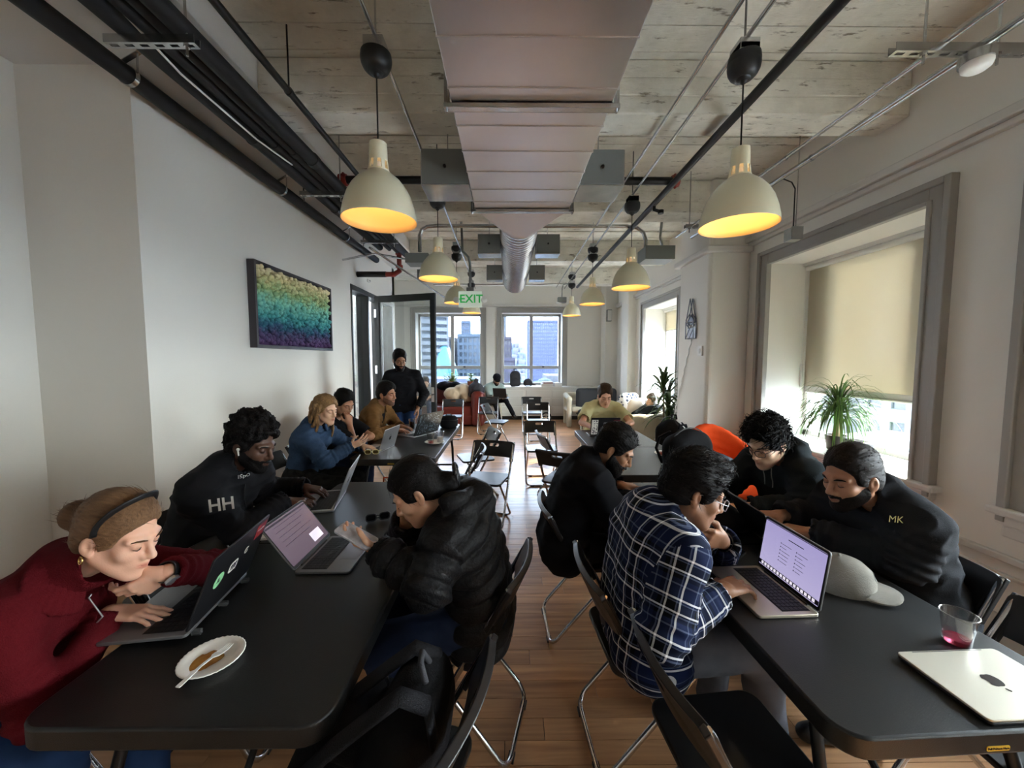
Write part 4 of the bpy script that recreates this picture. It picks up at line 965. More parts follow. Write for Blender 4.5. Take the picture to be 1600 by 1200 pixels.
for i in range(4):
    k = MB(); b = -0.0095 + i * 0.0063
    k.tube([P2(0.033, b, 0.001), P2(0.055, b, -0.002), P2(0.072, b, 0.001)], [0.0022, 0.0018, 0.0009], 6); k.build('tine', m_white, fk, smooth=40)
def sunglasses(lab, loc, rz, fm, lm, folded=True):
    o = thing('sunglasses', lab, 'sunglasses', loc, rz)
    T0 = Matrix.Rotation(PI / 2, 4, 'X')
    for s in (-1, 1):
        f = MB(); f.holed(rr(0.056, 0.042, 0.016, 5, s * 0.034, 0.024), rr(0.046, 0.032, 0.013, 5, s * 0.034, 0.024), -0.002, 0.002, T=T0); f.build('rim', fm, o, smooth=30)
        MB().prism(rr(0.046, 0.032, 0.013, 5, s * 0.034, 0.024), -0.0006, 0.0006, T=T0).build('lens', lm, o)
        MB().tube([(s * 0.06, 0.0, 0.034), (s * 0.064, 0.012, 0.032), (s * 0.02, 0.02, 0.012), (s * -0.05, 0.024, 0.006)] if folded else [(s * 0.062, 0, 0.034), (s * 0.066, 0.06, 0.026), (s * 0.066, 0.13, 0.004)], 0.0028, 6).build('temple', fm, o, smooth=60)
    MB().tube([(-0.008, 0, 0.03), (0, 0, 0.033), (0.008, 0, 0.03)], 0.003, 6).build('bridge', fm, o)
    return o
sunglasses('black sunglasses lying on the table before the puffer jacket woman', (-0.70, 1.985, TT + 0.002), 0.45, m_black, mat('dark_lens', (14, 14, 16), 0.08))
sunglasses('cream framed sunglasses on the table corner before the denim jacket woman', (-1.24, 3.40, TT + 0.002), 0.1, mat('cream_plastic', (226, 216, 150), 0.3), mat('brown_lens', (74, 58, 30), 0.1), False)
def phone(lab, loc, R, body, scr, w=0.072, h=0.15):
    o = thing('phone', lab, 'phone', loc); o.rotation_euler = R
    MB().prism(rr(w, h, 0.012, 5), 0, 0.008).build('case', body, o, bevel=0.0015, smooth=30); MB().prism(rr(w - 0.006, h - 0.006, 0.01, 5), 0.008, 0.0085).build('screen', scr, o)
    return o
ph = phone('black phone lying face up behind the lilac screen laptop', (0.985, 1.62, TT), (0, 0, -0.9), m_black, mat('phone_glass', (16, 16, 18), 0.06))
def cup(lab, x, y, z, r0, r1, h, liquid=None, group=None):
    o = thing('plastic_cup', lab, 'cup', (x, y, z), 0, group)
    MB().lathe([(0, 0.0), (r0, 0.0), (r1, h), (r1 + 0.0015, h), (r1 + 0.0015, h - 0.002), (r1 - 0.001, h - 0.003), (r0 - 0.001, 0.002), (0, 0.002)], 40).build('cup_wall', m_cup, o, smooth=40)
    MB().lathe([(r1 - 0.0005, h - 0.001), (r1 + 0.002, h - 0.001), (r1 + 0.002, h + 0.002), (r1 - 0.0005, h + 0.002)], 40, closed=True).build('rim', m_cup, o, smooth=True)
    if liquid:
        lz = h * liquid[1]; rl = r0 + (r1 - r0) * liquid[1] - 0.0015
        MB().lathe([(0, 0.0022), (r0 - 0.0014, 0.0022), (rl, lz), (0, lz)], 40).build('drink', liquid[0], o, smooth=40)
    return o
m_cup = bpy.data.materials.new('clear_plastic'); m_cup.use_nodes = True
t = m_cup.node_tree; t.nodes.clear(); o_ = t.nodes.new('ShaderNodeOutputMaterial'); a_ = t.nodes.new('ShaderNodeBsdfTransparent'); g_ = t.nodes.new('ShaderNodeBsdfGlossy'); g_.inputs['Roughness'].default_value = 0.08; x_ = t.nodes.new('ShaderNodeMixShader'); l_ = t.nodes.new('ShaderNodeLayerWeight'); l_.inputs[0].default_value = 0.32
a_.inputs[0].default_value = (0.9, 0.9, 0.9, 1); t.links.new(l_.outputs['Facing'], x_.inputs[0]); t.links.new(a_.outputs[0], x_.inputs[1]); t.links.new(g_.outputs[0], x_.inputs[2]); t.links.new(x_.outputs[0], o_.inputs[0])
m_pink = mat('pink_drink', (214, 96, 120), 0.1, trans=0.7)
cup('clear plastic cup with a little pink drink by the closed laptop', 1.375, 1.10, TT, 0.03, 0.041, 0.092, (m_pink, 0.18))
pl2 = paper_plate('small white plate under the two clear cups', -0.765, 3.87, 0.10)
cup('front clear cup with red drink on the white plate', -0.80, 3.85, TT + 0.004, 0.03, 0.04, 0.105, (mat('red_drink', (196, 40, 54), 0.1, trans=0.5), 0.25))
cup('rear clear cup with a crumpled napkin beside the red drink cup', -0.715, 3.91, TT + 0.004, 0.03, 0.04, 0.11, (m_paper, 0.5))
cup('clear cup of iced cola by the tan jacket man\'s laptop', -1.2, 4.68, TT, 0.03, 0.04, 0.12, (mat('cola', (70, 26, 18), 0.1, trans=0.4), 0.7))
pl3 = paper_plate('white plate of leftover food on the far table', 1.43, 3.37, 0.11)
k = MB(); rnd = random.Random(8)
for i in range(9): k.ball((-0.03 + rnd.uniform(-0.035, 0.03), rnd.uniform(-0.03, 0.035), 0.014), (0.018, 0.014, 0.011), 8, 6, Matrix.Rotation(rnd.random() * 3, 3, 'Z'))
k.build('meat', mat('roast_meat', (120, 54, 30), 0.4), pl3, smooth=True)
MB().tube([(0.0, -0.04, 0.02), (0.05, 0.02, 0.03), (0.09, 0.05, 0.02)], 0.006, 6).ball((0.05, 0.0, 0.014), (0.028, 0.024, 0.01), 8, 6).build('napkin', m_paper, pl3, smooth=True)
ec = MB().prism(rr(0.12, 0.05, 0.004, 3), 0, 0.01).build('paper_pad', m_paper); ec.location = (-1.19, 1.80, TT); ec.rotation_euler.z = 0.2; tag(ec, 'small white paper pad beside the stickered black laptop', 'paper')
# ================================================================== figures: smooth-blended distance fields turned into one skin
F32 = np.float32
class Field:
    def __init__(s, lo, hi, h):
        s.lo = np.array(lo, F32); s.h = h; s.n = np.maximum(4, np.ceil((np.array(hi) - lo) / h).astype(int) + 1)
        s.F = np.full(s.n, 0.08, F32)
        s.ax = [s.lo[i] + np.arange(s.n[i], dtype=F32) * F32(h) for i in range(3)]
    def sub(s, lo, hi, pad):
        a = np.clip(np.floor((np.array(lo) - pad - s.lo) / s.h).astype(int), 0, s.n); b = np.clip(np.ceil((np.array(hi) + pad - s.lo) / s.h).astype(int) + 1, 0, s.n)
        if np.any(b <= a): return None, None
        sl = tuple(slice(a[i], b[i]) for i in range(3))
        return sl, (s.ax[0][sl[0]][:, None, None], s.ax[1][sl[1]][None, :, None], s.ax[2][sl[2]][None, None, :])
    def put(s, sl, d, k, mode):
        f = s.F[sl]
        if mode == '+':
            if k > 0: s.F[sl] = np.minimum(f, d) - np.maximum(k - np.abs(f - d), 0) ** 2 / (4 * k)
            else: s.F[sl] = np.minimum(f, d)
        else:
            d = -d
            if k > 0: s.F[sl] = np.maximum(f, d) + np.maximum(k - np.abs(f - d), 0) ** 2 / (4 * k)
            else: s.F[sl] = np.maximum(f, d)
    def run(s, prims):
        for p in prims:
            if p[0] in 'c-':                        # tapered capsule (a, b, ra, rb, k)
                m, a, b, ra, rb, k = p; a = np.array(a, F32); b = np.array(b, F32); r = max(ra, rb)
                sl, g = s.sub(np.minimum(a, b) - r, np.maximum(a, b) + r, max(k, 0.012) + 2 * s.h)
                if sl is None: continue
                ba = b - a; L = float(ba @ ba) + 1e-9
                px, py, pz = g[0] - a[0], g[1] - a[1], g[2] - a[2]
                t = np.clip((px * ba[0] + py * ba[1] + pz * ba[2]) / F32(L), 0, 1)
                d = np.sqrt((px - t * ba[0]) ** 2 + (py - t * ba[1]) ** 2 + (pz - t * ba[2]) ** 2) - (ra + (rb - ra) * t)
                s.put(sl, d.astype(F32), k, '+' if m == 'c' else '-')
            elif p[0] in 'eE':                      # ellipsoid (centre, 3x3 axes, radii, k); E cuts
                m, c, R, r, k = p; c = np.array(c, F32); R = np.array(R, F32); r = np.array(r, F32)
                ext = np.sqrt(((R * r) ** 2).sum(1))
                sl, g = s.sub(c - ext, c + ext, max(k, 0.012) + 2 * s.h)
                if sl is None: continue
                px, py, pz = g[0] - c[0], g[1] - c[1], g[2] - c[2]
                q = [(px * R[0, i] + py * R[1, i] + pz * R[2, i]) / r[i] for i in range(3)]
                k0 = np.sqrt(q[0] ** 2 + q[1] ** 2 + q[2] ** 2); k1 = np.sqrt((q[0] / r[0]) ** 2 + (q[1] / r[1]) ** 2 + (q[2] / r[2]) ** 2) + 1e-6
                s.put(sl, (k0 * (k0 - 1) / k1).astype(F32), k, '+' if m == 'e' else '-')
            elif p[0] == 'h':                       # keep only the side where dot(x - p0, n) < 0
                m, p0, n, k = p; g = (s.ax[0][:, None, None], s.ax[1][None, :, None], s.ax[2][None, None, :])
                d = (g[0] - p0[0]) * n[0] + (g[1] - p0[1]) * n[1] + (g[2] - p0[2]) * n[2]
                s.put((slice(None),) * 3, -d.astype(F32), k, '-')
        return s
    def mesh(s):
        """surface nets: one vertex per crossed cell, one quad per crossed edge"""
        F = s.F.copy(); F[0], F[-1], F[:, 0], F[:, -1], F[:, :, 0], F[:, :, -1] = (0.05,) * 6
        I = F < 0; n = s.n
        cnt = np.zeros(n - 1, np.int8)
        for i in (0, 1):
            for j in (0, 1):
                for k in (0, 1): cnt += I[i:n[0] - 1 + i, j:n[1] - 1 + j, k:n[2] - 1 + k]
        act = np.argwhere((cnt > 0) & (cnt < 8))
        if len(act) == 0: return np.zeros((0, 3)), np.zeros((0, 4), int)
        C = np.array([(i, j, k) for i in (0, 1) for j in (0, 1) for k in (0, 1)])
        val = np.stack([F[act[:, 0] + c[0], act[:, 1] + c[1], act[:, 2] + c[2]] for c in C], 1)
        acc = np.zeros((len(act), 3), F32); num = np.zeros(len(act), F32)
        for a in range(8):
            for b in range(a + 1, 8):
                if np.abs(C[a] - C[b]).sum() != 1: continue
                va, vb = val[:, a], val[:, b]; x = (va < 0) != (vb < 0)
                t = np.where(x, va / np.where(x, va - vb, 1), 0)
                acc += np.where(x[:, None], C[a] + t[:, None] * (C[b] - C[a]), 0); num += x
        V = (act + acc / num[:, None]) * s.h + s.lo
        idx = np.full(n - 1, -1, np.int32); idx[act[:, 0], act[:, 1], act[:, 2]] = np.arange(len(act))
        Q = []
        for ax in range(3):
            u, v = (ax + 1) % 3, (ax + 2) % 3
            A = [slice(None)] * 3; B = [slice(None)] * 3; A[ax] = slice(0, n[ax] - 1); B[ax] = slice(1, n[ax])
            x = I[tuple(A)] != I[tuple(B)]
            e_ = np.argwhere(x); e_ = e_[(e_[:, u] > 0) & (e_[:, v] > 0) & (e_[:, u] < n[u] - 1) & (e_[:, v] < n[v] - 1)]
            ins = I[tuple(A)][e_[:, 0], e_[:, 1], e_[:, 2]]
            def cell(du, dv):
                q = e_.copy(); q[:, u] -= du; q[:, v] -= dv; return idx[q[:, 0], q[:, 1], q[:, 2]]
            q = np.stack([cell(1, 1), cell(0, 1), cell(0, 0), cell(1, 0)], 1)
            q[~ins] = q[~ins][:, ::-1]; Q.append(q)
        Q = np.concatenate(Q); Q = Q[(Q >= 0).all(1)]
        return V.astype(np.float64), Q

def vnormals(V, Q):
    n = np.cross(V[Q[:, 2]] - V[Q[:, 0]], V[Q[:, 3]] - V[Q[:, 1]]); N = np.zeros_like(V)
    for i in range(4): np.add.at(N, Q[:, i], n)
    return N / (np.linalg.norm(N, axis=1, keepdims=True) + 1e-9)
def relax(V, Q, it=1, f=0.5):
    for _ in range(it):
        S = np.zeros_like(V); c = np.zeros(len(V))
        for i in range(4):
            np.add.at(S, Q[:, i], V[Q[:, (i + 1) % 4]] + V[Q[:, i - 1]]); np.add.at(c, Q[:, i], 2)
        V = V + f * (S / np.maximum(c, 1)[:, None] - V)
    return V
_r = np.random.RandomState(11)
_K = _r.randn(24, 3); _K /= np.linalg.norm(_K, axis=1, keepdims=True); _PH = _r.rand(24) * 6.28
def wob(p, freq, seed=0, n=6):
    """smooth pseudo-noise in -1..1"""
    o = np.zeros(len(p))
    for i in range(n):
        j = (i + seed * 5) % 24; o += np.sin(p @ _K[j] * freq * (0.7 + 0.13 * i) + _PH[j] + 1.3 * np.sin(p @ _K[(j + 7) % 24] * freq * 0.6 + _PH[(j + 3) % 24]))
    return o / n * 1.6
def link_mesh(name, V, Q, m, parent=None, tris=None, attrs=None, smooth=True):
    """numpy mesh (quads Q and optional triangles) linked as one object"""
    me = bpy.data.meshes.new(name); V = np.asarray(V, np.float64)
    if parent is not None: V = V - np.array(parent.location)
    me.vertices.add(len(V)); me.vertices.foreach_set('co', V.astype(F32).ravel())
    nq = len(Q); nt_ = 0 if tris is None else len(tris)
    loops = np.asarray(Q, np.int32).ravel(); st = np.arange(nq) * 4
    if nt_: loops = np.concatenate([loops, np.asarray(tris, np.int32).ravel()]); st = np.concatenate([st, nq * 4 + np.arange(nt_) * 3])
    me.loops.add(len(loops)); me.loops.foreach_set('vertex_index', loops)
    me.polygons.add(nq + nt_); me.polygons.foreach_set('loop_start', st.astype(np.int32))
    me.update(calc_edges=True)
    if smooth: me.polygons.foreach_set('use_smooth', np.ones(nq + nt_, bool))
    for an, (ty, dat) in (attrs or {}).items():
        at_ = me.attributes.new(an, ty, 'POINT')
        at_.data.foreach_set('color' if ty == 'FLOAT_COLOR' else 'vector', np.asarray(dat, F32).ravel())
    me.materials.append(m); me.validate()
    o = bpy.data.objects.new(name, me); COL.objects.link(o)
    if parent is not None: o.parent = parent
    return o
def sdf_obj(name, prims, h, m, parent=None, disp=None, rl=1, pad=0.03):
    lo, hi = bounds(prims, pad); V, Q = Field(lo, hi, h).run(prims).mesh()
    V = relax(V, Q, rl, 0.4)
    if disp is not None: V = V + vnormals(V, Q) * disp(V)[:, None]
    at_ = {'strand': ('FLOAT_COLOR', np.repeat(np.clip(0.5 + 0.6 * wob(V * np.array([1, 1, 0.2]), 420, 3), 0, 1)[:, None], 4, 1))} if m.name.startswith('hair_') else None
    return link_mesh(name, V, Q, m, parent, None, at_)
def bounds(prims, pad=0.03):
    lo, hi = np.full(3, 1e9), np.full(3, -1e9)
    for p in prims:
        if p[0] == 'c': q = [np.array(p[1]), np.array(p[2])]; r = max(p[3], p[4])
        elif p[0] == 'e': q = [np.array(p[1])]; r = max(p[3])
        else: continue
        for x in q: lo = np.minimum(lo, x - r); hi = np.maximum(hi, x + r)
    return lo - pad, hi + pad
def unit(v): v = np.array(v, float); return v / (np.linalg.norm(v) + 1e-9)
def ik(a, b, l1, l2, pole):
    """middle joint of a two-bone limb"""
    a, b = np.array(a, float), np.array(b, float); d = b - a; L = np.linalg.norm(d); u = d / L
    s = max(1.0, L / (l1 + l2) * 1.001); l1, l2 = l1 * s, l2 * s
    x = (l1 * l1 - l2 * l2 + L * L) / (2 * L); y = math.sqrt(max(0, l1 * l1 - x * x))
    p = np.array(pole, float); p = p - u * (p @ u); return a + u * x + unit(p) * y

def skin_mat(name, rgb, rough=0.5):
    m = mat('skin_' + name, rgb, rough, bump=(260, 0.05)); t = m.node_tree; b = t.nodes['Principled BSDF']
    if 'tint' not in t.nodes:
        a = t.nodes.new('ShaderNodeAttribute'); a.name = 'tint'; a.attribute_name = 'tint'
        x = t.nodes.new('ShaderNodeMix'); x.data_type = 'RGBA'; x.blend_type = 'MULTIPLY'; x.inputs[0].default_value = 1; x.inputs[6].default_value = lin(rgb)
        t.links.new(a.outputs['Color'], x.inputs[7]); t.links.new(x.outputs[2], b.inputs['Base Color'])
        b.inputs['Subsurface Weight'].default_value = 0.12; b.inputs['Subsurface Radius'].default_value = (0.012, 0.004, 0.002)
    return m

# ---- the head, in its own frame: x right, y forward, z up, eyes near z = 0
def head_prims(fem=False, jaw=1.0, nose=1.0):
    j = (0.92 if fem else 1.0) * jaw; P = []
    I3 = np.eye(3); c = lambda *a: P.append(('c',) + a); e = lambda ce, r, k, R=I3: P.append(('e', ce, R, r, k))
    e((0, -0.016, 0.045), (0.076, 0.098, 0.083), 0)
    e((0, 0.034, -0.03), (0.060 * j, 0.062, 0.084), 0.03)
    for s in (1, -1):
        c((s * 0.052 * j, 0.0, -0.05), (s * 0.018, 0.074, -0.1), 0.024, 0.02, 0.03)
        e((s * 0.036, 0.064, -0.022), (0.026, 0.022, 0.024), 0.02)
        c((s * 0.012, 0.091, 0.024), (s * 0.048, 0.074, 0.022), 0.009 if fem else 0.0115, 0.008, 0.016)
        P.append(('E', (s * 0.032, 0.104, 0.004), I3, (0.018, 0.016, 0.011), 0.014))
        e((s * 0.0315, 0.0815, 0.004), (0.0135, 0.0128, 0.0122), 0.004)
        c((s * 0.0105, 0.103, -0.035), (s * 0.0115, 0.1, -0.033), 0.0088 * nose, 0.0085 * nose, 0.008)
    c((0, 0.078, -0.098), (0, 0.084, -0.104), 0.018, 0.017, 0.02)
    c((0, 0.093, 0.012), (0, 0.114, -0.024), 0.0078, 0.0098 * nose, 0.010)
    e((0, 0.1165, -0.0305), (0.0118 * nose, 0.0115, 0.0105 * nose), 0.008)
    e((0, 0.082, -0.062), (0.03, 0.024, 0.026), 0.018)
    for s in (1, -1):
        c((0, 0.1065, -0.0585), (s * 0.021, 0.0945, -0.0635), 0.0058, 0.0035, 0.004)
        c((0, 0.1045, -0.0705), (s * 0.02, 0.0935, -0.0655), 0.0066, 0.0035, 0.004)
    P.append(('-', (-0.02, 0.101, -0.0645), (0.02, 0.101, -0.0645), 0.0016, 0.0016, 0.002))
    for s in (1, -1):
        R = np.array(Matrix.Rotation(s * 0.35, 3, 'Z') @ Matrix.Rotation(0.12, 3, 'X'))
        e((s * 0.0765, -0.012, -0.01), (0.0085, 0.0185, 0.03), 0.005, R); e((s * 0.072, -0.004, -0.034), (0.007, 0.008, 0.01), 0.005)
        P.append(('E', (s * 0.087, -0.006, -0.006), R, (0.0085, 0.0095, 0.018), 0.003))
    return P
def xf(prims, M3, o, s=1.0):
    """move primitives into the world: rotation M3, origin o, scale s"""
    R = np.array(M3); o = np.array(o); out = []
    for p in prims:
        if p[0] in 'c-': out.append((p[0], R @ np.array(p[1]) * s + o, R @ np.array(p[2]) * s + o, p[3] * s, p[4] * s, p[5] * s))
        elif p[0] in 'eE': out.append((p[0], R @ np.array(p[1]) * s + o, R @ np.array(p[2]), np.array(p[3]) * s, p[4] * s))
        elif p[0] == 'h': out.append(('h', R @ np.array(p[1]) * s + o, R @ np.array(p[2]), p[3] * s))
    return out
def hand_prims(W, d, n, side, curl=0.5, spread=0.12, hs=1.0, thumb=0.5, curls=None):
    W = np.array(W, float); d = unit(d); n = np.array(n, float); n = unit(n - d * (n @ d)); ts = np.cross(d, n) * side; P = []
    off = (0.029, 0.0098, -0.0098, -0.028); kn = (0.088, 0.092, 0.087, 0.077)
    ln = ((0.044, 0.027, 0.021), (0.048, 0.031, 0.022), (0.044, 0.029, 0.021), (0.034, 0.021, 0.019))
    for i in range(4):
        K = W + (d * kn[i] + ts * off[i]) * hs; P.append(('c', W + (d * 0.012 + ts * off[i] * 0.62) * hs, K, 0.0145 * hs, 0.0118 * hs, 0.012 * hs))
    c0 = W + d * 0.03 * hs + ts * 0.02 * hs + n * 0.006 * hs; P.append(('c', c0, c0 + d * 0.03 * hs, 0.014 * hs, 0.012 * hs, 0.012 * hs))
    for i in range(4):
        p = W + (d * kn[i] + ts * off[i]) * hs; cu = (curls[i] if curls else curl * (1 + 0.12 * i)); th = cu * 0.55
        f = unit(d + ts * spread * (1.5 - i) / 1.5)
        for j in range(3):
            dr = f * math.cos(th) + n * math.sin(th); q = p + dr * ln[i][j] * hs
            P.append(('c', p, q, (0.0090, 0.0082, 0.0074)[j] * hs * (0.88 if i == 3 else 1), (0.0083, 0.0075, 0.0062)[j] * hs * (0.88 if i == 3 else 1), 0.004 if j else 0.006)); p = q; th += cu * (0.9, 0.7)[min(j, 1)]
    t0 = W + (d * 0.022 + ts * 0.021 + n * 0.006) * hs; t1 = t0 + unit(d * 0.62 + ts * (0.8 - 0.35 * thumb) + n * (0.2 + 0.5 * thumb)) * 0.042 * hs
    t2 = t1 + unit(d * 0.85 + ts * (0.35 - 0.5 * thumb) + n * (0.15 + 0.5 * thumb)) * 0.033 * hs; t3 = t2 + unit(d * 0.92 + ts * (0.1 - 0.5 * thumb) + n * (0.2 + 0.3 * thumb)) * 0.025 * hs
    P += [('c', t0, t1, 0.0145 * hs, 0.0115 * hs, 0.012), ('c', t1, t2, 0.0108 * hs, 0.0098 * hs, 0.005), ('c', t2, t3, 0.0098 * hs, 0.0075 * hs, 0.004)]
    return P

def torso_prims(J, g=0.0, fem=False, low=0.0, k=0.07, wide=1.0):
    P = []; f = 0.90 if fem else 1.0
    rows = [(0.0, 0.090, 0.112, 0.01), (0.22, 0.072, 0.105, 0.02), (0.45, 0.074, 0.106, 0.025), (0.68, 0.085, 0.108, 0.03), (0.86, 0.080, 0.088, 0.022)]
    if low: rows.insert(0, (-low, 0.095, 0.115, 0.03))
    for t_, hw, r, of in rows:
        c_ = J['spine'](t_); fw = J['fwd'](t_)
        c_ = c_ + fw * of; w_ = J['lat'] * hw * f * wide
        P.append(('c', c_ - w_, c_ + w_, r * f + g, r * f + g, k if P else 0))
    if fem:
        for s in (1, -1): c_ = J['spine'](0.7) + J['fwd'](0.7) * 0.1 + J['lat'] * 0.075 * s; P.append(('e', c_, np.eye(3), (0.06 + g,) * 3, 0.05))
    for s in 'RL':
        P.append(('c', J['N'] + J['fwd'](1) * 0.005 - J['up'] * 0.02, J['S' + s], 0.052 + g, 0.052 + g, 0.05))
    return P

def strands(V, Nn, n, ln, flow, rad, seed=1, up=0.4, grav=0.0, seg=3):
    """little tapering locks growing from a surface; returns verts, tris"""
    rs = np.random.RandomState(seed); ids = rs.choice(len(V), min(n, len(V)), replace=False); vs = []; ts = []
    for i in ids:
        nn = Nn[i]; fl = np.array(flow(V[i], nn)) + rs.randn(3) * 0.3; fl = fl - nn * (fl @ nn); d = unit(unit(fl) + nn * up * (0.5 + rs.rand()))
        L = ln * (0.5 + rs.rand()); p = V[i] - nn * 0.004; a = unit(np.cross(d, nn)); base = len(vs)
        for k in range(seg):
            r = rad * (1 - k / seg) ; b_ = unit(np.cross(a, d))
            vs += [p + a * r, p - a * r * 0.5 + b_ * r * 0.87, p - a * r * 0.5 - b_ * r * 0.87]
            p = p + d * L / seg; d = unit(d - nn * up * 0.5 + np.array([0, 0, -grav]))
        vs.append(p)
        for k in range(seg - 1):
            for j in range(3):
                q = base + 3 * k; ts += [(q + j, q + (j + 1) % 3, q + 3 + j), (q + (j + 1) % 3, q + 3 + (j + 1) % 3, q + 3 + j)]
        q = base + 3 * (seg - 1); ts += [(q, q + 1, base + 3 * seg), (q + 1, q + 2, base + 3 * seg), (q + 2, q, base + 3 * seg)]
    return np.array(vs), np.array(ts)

def person(lab, base, pel, N, head, look, heading, skin, res='mid', fem=False, sc=1.0, roll=0.0, hands=None, legs=None, top=None, pants=None, shoes=None,
           hair=None, beard=None, jaw=1.0, curve=0.05, hs=None, neck_r=0.052, sh_fwd=(0.03, 0.03), sh_up=(0, 0), headscale=1.0):
    hb, hh, hc, hn = {'near': (0.011, 0.0033, 0.0065, 0.0027), 'mid': (0.014, 0.0048, 0.009, 0.004), 'far': (0.018, 0.008, 0.014, 0.0065)}[res]
    root = thing('person', lab, 'person', base)
    hd = math.radians(heading); h2 = np.array([math.cos(hd), math.sin(hd), 0]); lat = np.array([h2[1], -h2[0], 0])
    pel, N, head = np.array(pel, float), np.array(N, float), np.array(head, float)
    up = unit(N - pel); back = -unit(np.cross(up, lat)); ctl = (pel + N) / 2 + back * curve * 2 * np.linalg.norm(N - pel)
    spine = lambda t_: pel * (1 - t_) ** 2 + 2 * ctl * t_ * (1 - t_) + N * t_ * t_ if t_ >= 0 else pel + (pel - ctl) * (-t_) * 1.0
    def fwd(t_): q = unit(spine(t_ + 0.02) - spine(t_ - 0.02) if t_ > 0.02 else spine(0.05) - spine(0.0)); return unit(np.cross(q, lat))
    J = dict(spine=spine, fwd=fwd, lat=lat, N=N, up=up)
    sw = (0.155 if fem else 0.178) * sc
    for s, k, i in ((1, 'R', 0), (-1, 'L', 1)): J['S' + k] = N + lat * s * sw - up * 0.055 * sc + fwd(1) * (0.02 + sh_fwd[i]) + np.array([0, 0, sh_up[i]])
    f = unit(look); r_ = unit(np.cross(f, (0, 0, 1))); u_ = np.cross(r_, f)
    if roll: r_, u_ = r_ * math.cos(roll) + u_ * math.sin(roll), u_ * math.cos(roll) - r_ * math.sin(roll)
    R = np.stack([r_, f, u_], 1); J['R'] = R; hsz = sc * (0.95 if fem else 1.0) * headscale
    toW = lambda p: R @ (np.array(p) * hsz) + head
    toL = lambda V: (V - head) @ R / hsz
    J['toW'] = toW; J['root'] = root; J['hsz'] = hsz; J['head'] = head; J['res'] = res; J['Mh'] = frame(head, R[:, 0], R[:, 1])
    hs = hs or (0.9 if fem else 1.02) * sc
    body = []; neckb = toW((0, -0.022, -0.075)); body += torso_prims(J, -0.022, fem)
    body.append(('c', N - up * 0.04 * 1, neckb, 0.045, 0.045, 0.03))
    la, lf = 0.29 * sc * (0.93 if fem else 1), 0.255 * sc * (0.93 if fem else 1)
    arms = {}; hp = {}
    for k in 'RL':
        H_ = hands.get(k); 
        if H_ is None: continue
        s = 1 if k == 'R' else -1; E_ = np.array(H_['e'], float) if 'e' in H_ else ik(J['S' + k], H_['w'], la, lf, H_.get('pole', (0, 0, -1))); Wr = np.array(H_['w'], float)
        arms[k] = (J['S' + k], E_, Wr); body += [('c', J['S' + k], E_, 0.045 * sc, 0.037 * sc, 0.03), ('c', E_, Wr, 0.038 * sc, 0.026 * sc, 0.02)]
        hp[k] = hand_prims(Wr, H_['d'], H_['n'], s, H_.get('curl', 0.45), H_.get('spread', 0.12), hs, H_.get('thumb', 0.5), H_.get('curls'))
        hp[k].append(('c', Wr - unit(Wr - E_) * 0.05, Wr + unit(H_['d']) * 0.01, 0.0285 * sc, 0.0255 * sc * (0.92 if fem else 1), 0.012))
    lg = {}
    for k in 'RL':
        s = 1 if k == 'R' else -1; hip = pel + lat * s * 0.092 * sc - np.array([0, 0, 0.01])
        if legs and k in legs: kn, an = np.array(legs[k][0], float), np.array(legs[k][1], float)
        else: kn = hip + h2 * 0.43 * sc + lat * s * 0.03 + np.array([0, 0, -0.01]); an = np.array([kn[0] - h2[0] * 0.03, kn[1] - h2[1] * 0.03, 0.085])
        lg[k] = (hip, kn, an); body += [('c', hip, kn, 0.066 * sc, 0.046 * sc, 0.04), ('c', kn, an, 0.046 * sc, 0.034, 0.03)]
    J['arms'] = arms; J['legs'] = lg
    # one skin: trunk and limbs, the head and neck, the hands
    Vs, Qs, n0 = [], [], 0
    def addp(P, h, rl=1):
        nonlocal n0
        lo, hi = bounds(P, 0.02); V, Q = Field(lo, hi, h).run(P).mesh(); V = relax(V, Q, rl, 0.35); Vs.append(V); Qs.append(Q + n0); n0 += len(V)
    addp(body, hb)
    HP = xf(head_prims(fem, jaw), R, head, hsz)
    nk = [('c', neckb + (N - neckb) * 0.9 + fwd(1) * 0.014, neckb, (neck_r + 0.004) * sc * (0.88 if fem else 1), neck_r * sc * (0.88 if fem else 1), 0.025)]
    addp(HP + nk, hh, 1)
    for k in hp: addp(hp[k], hn, 1)
    V, Q = np.concatenate(Vs), np.concatenate(Qs)
    Lc = toL(V); tint = np.ones((len(V), 4))
    lip = np.exp(-((Lc[:, 0] / 0.022) ** 4 + ((Lc[:, 2] + 0.0645) / 0.0095) ** 4)) * (Lc[:, 1] > 0.085); lc = np.array((0.80, 0.52, 0.52)) if fem else np.array((0.82, 0.66, 0.64))
    tint[:, :3] = 1 - lip[:, None] * (1 - lc)
    eye = np.exp(-(((np.abs(Lc[:, 0]) - 0.032) / 0.02) ** 4 + ((Lc[:, 2] - 0.002) / 0.012) ** 4)) * (Lc[:, 1] > 0.06); tint[:, :3] *= 1 - eye[:, None] * np.array((0.14, 0.18, 0.18))
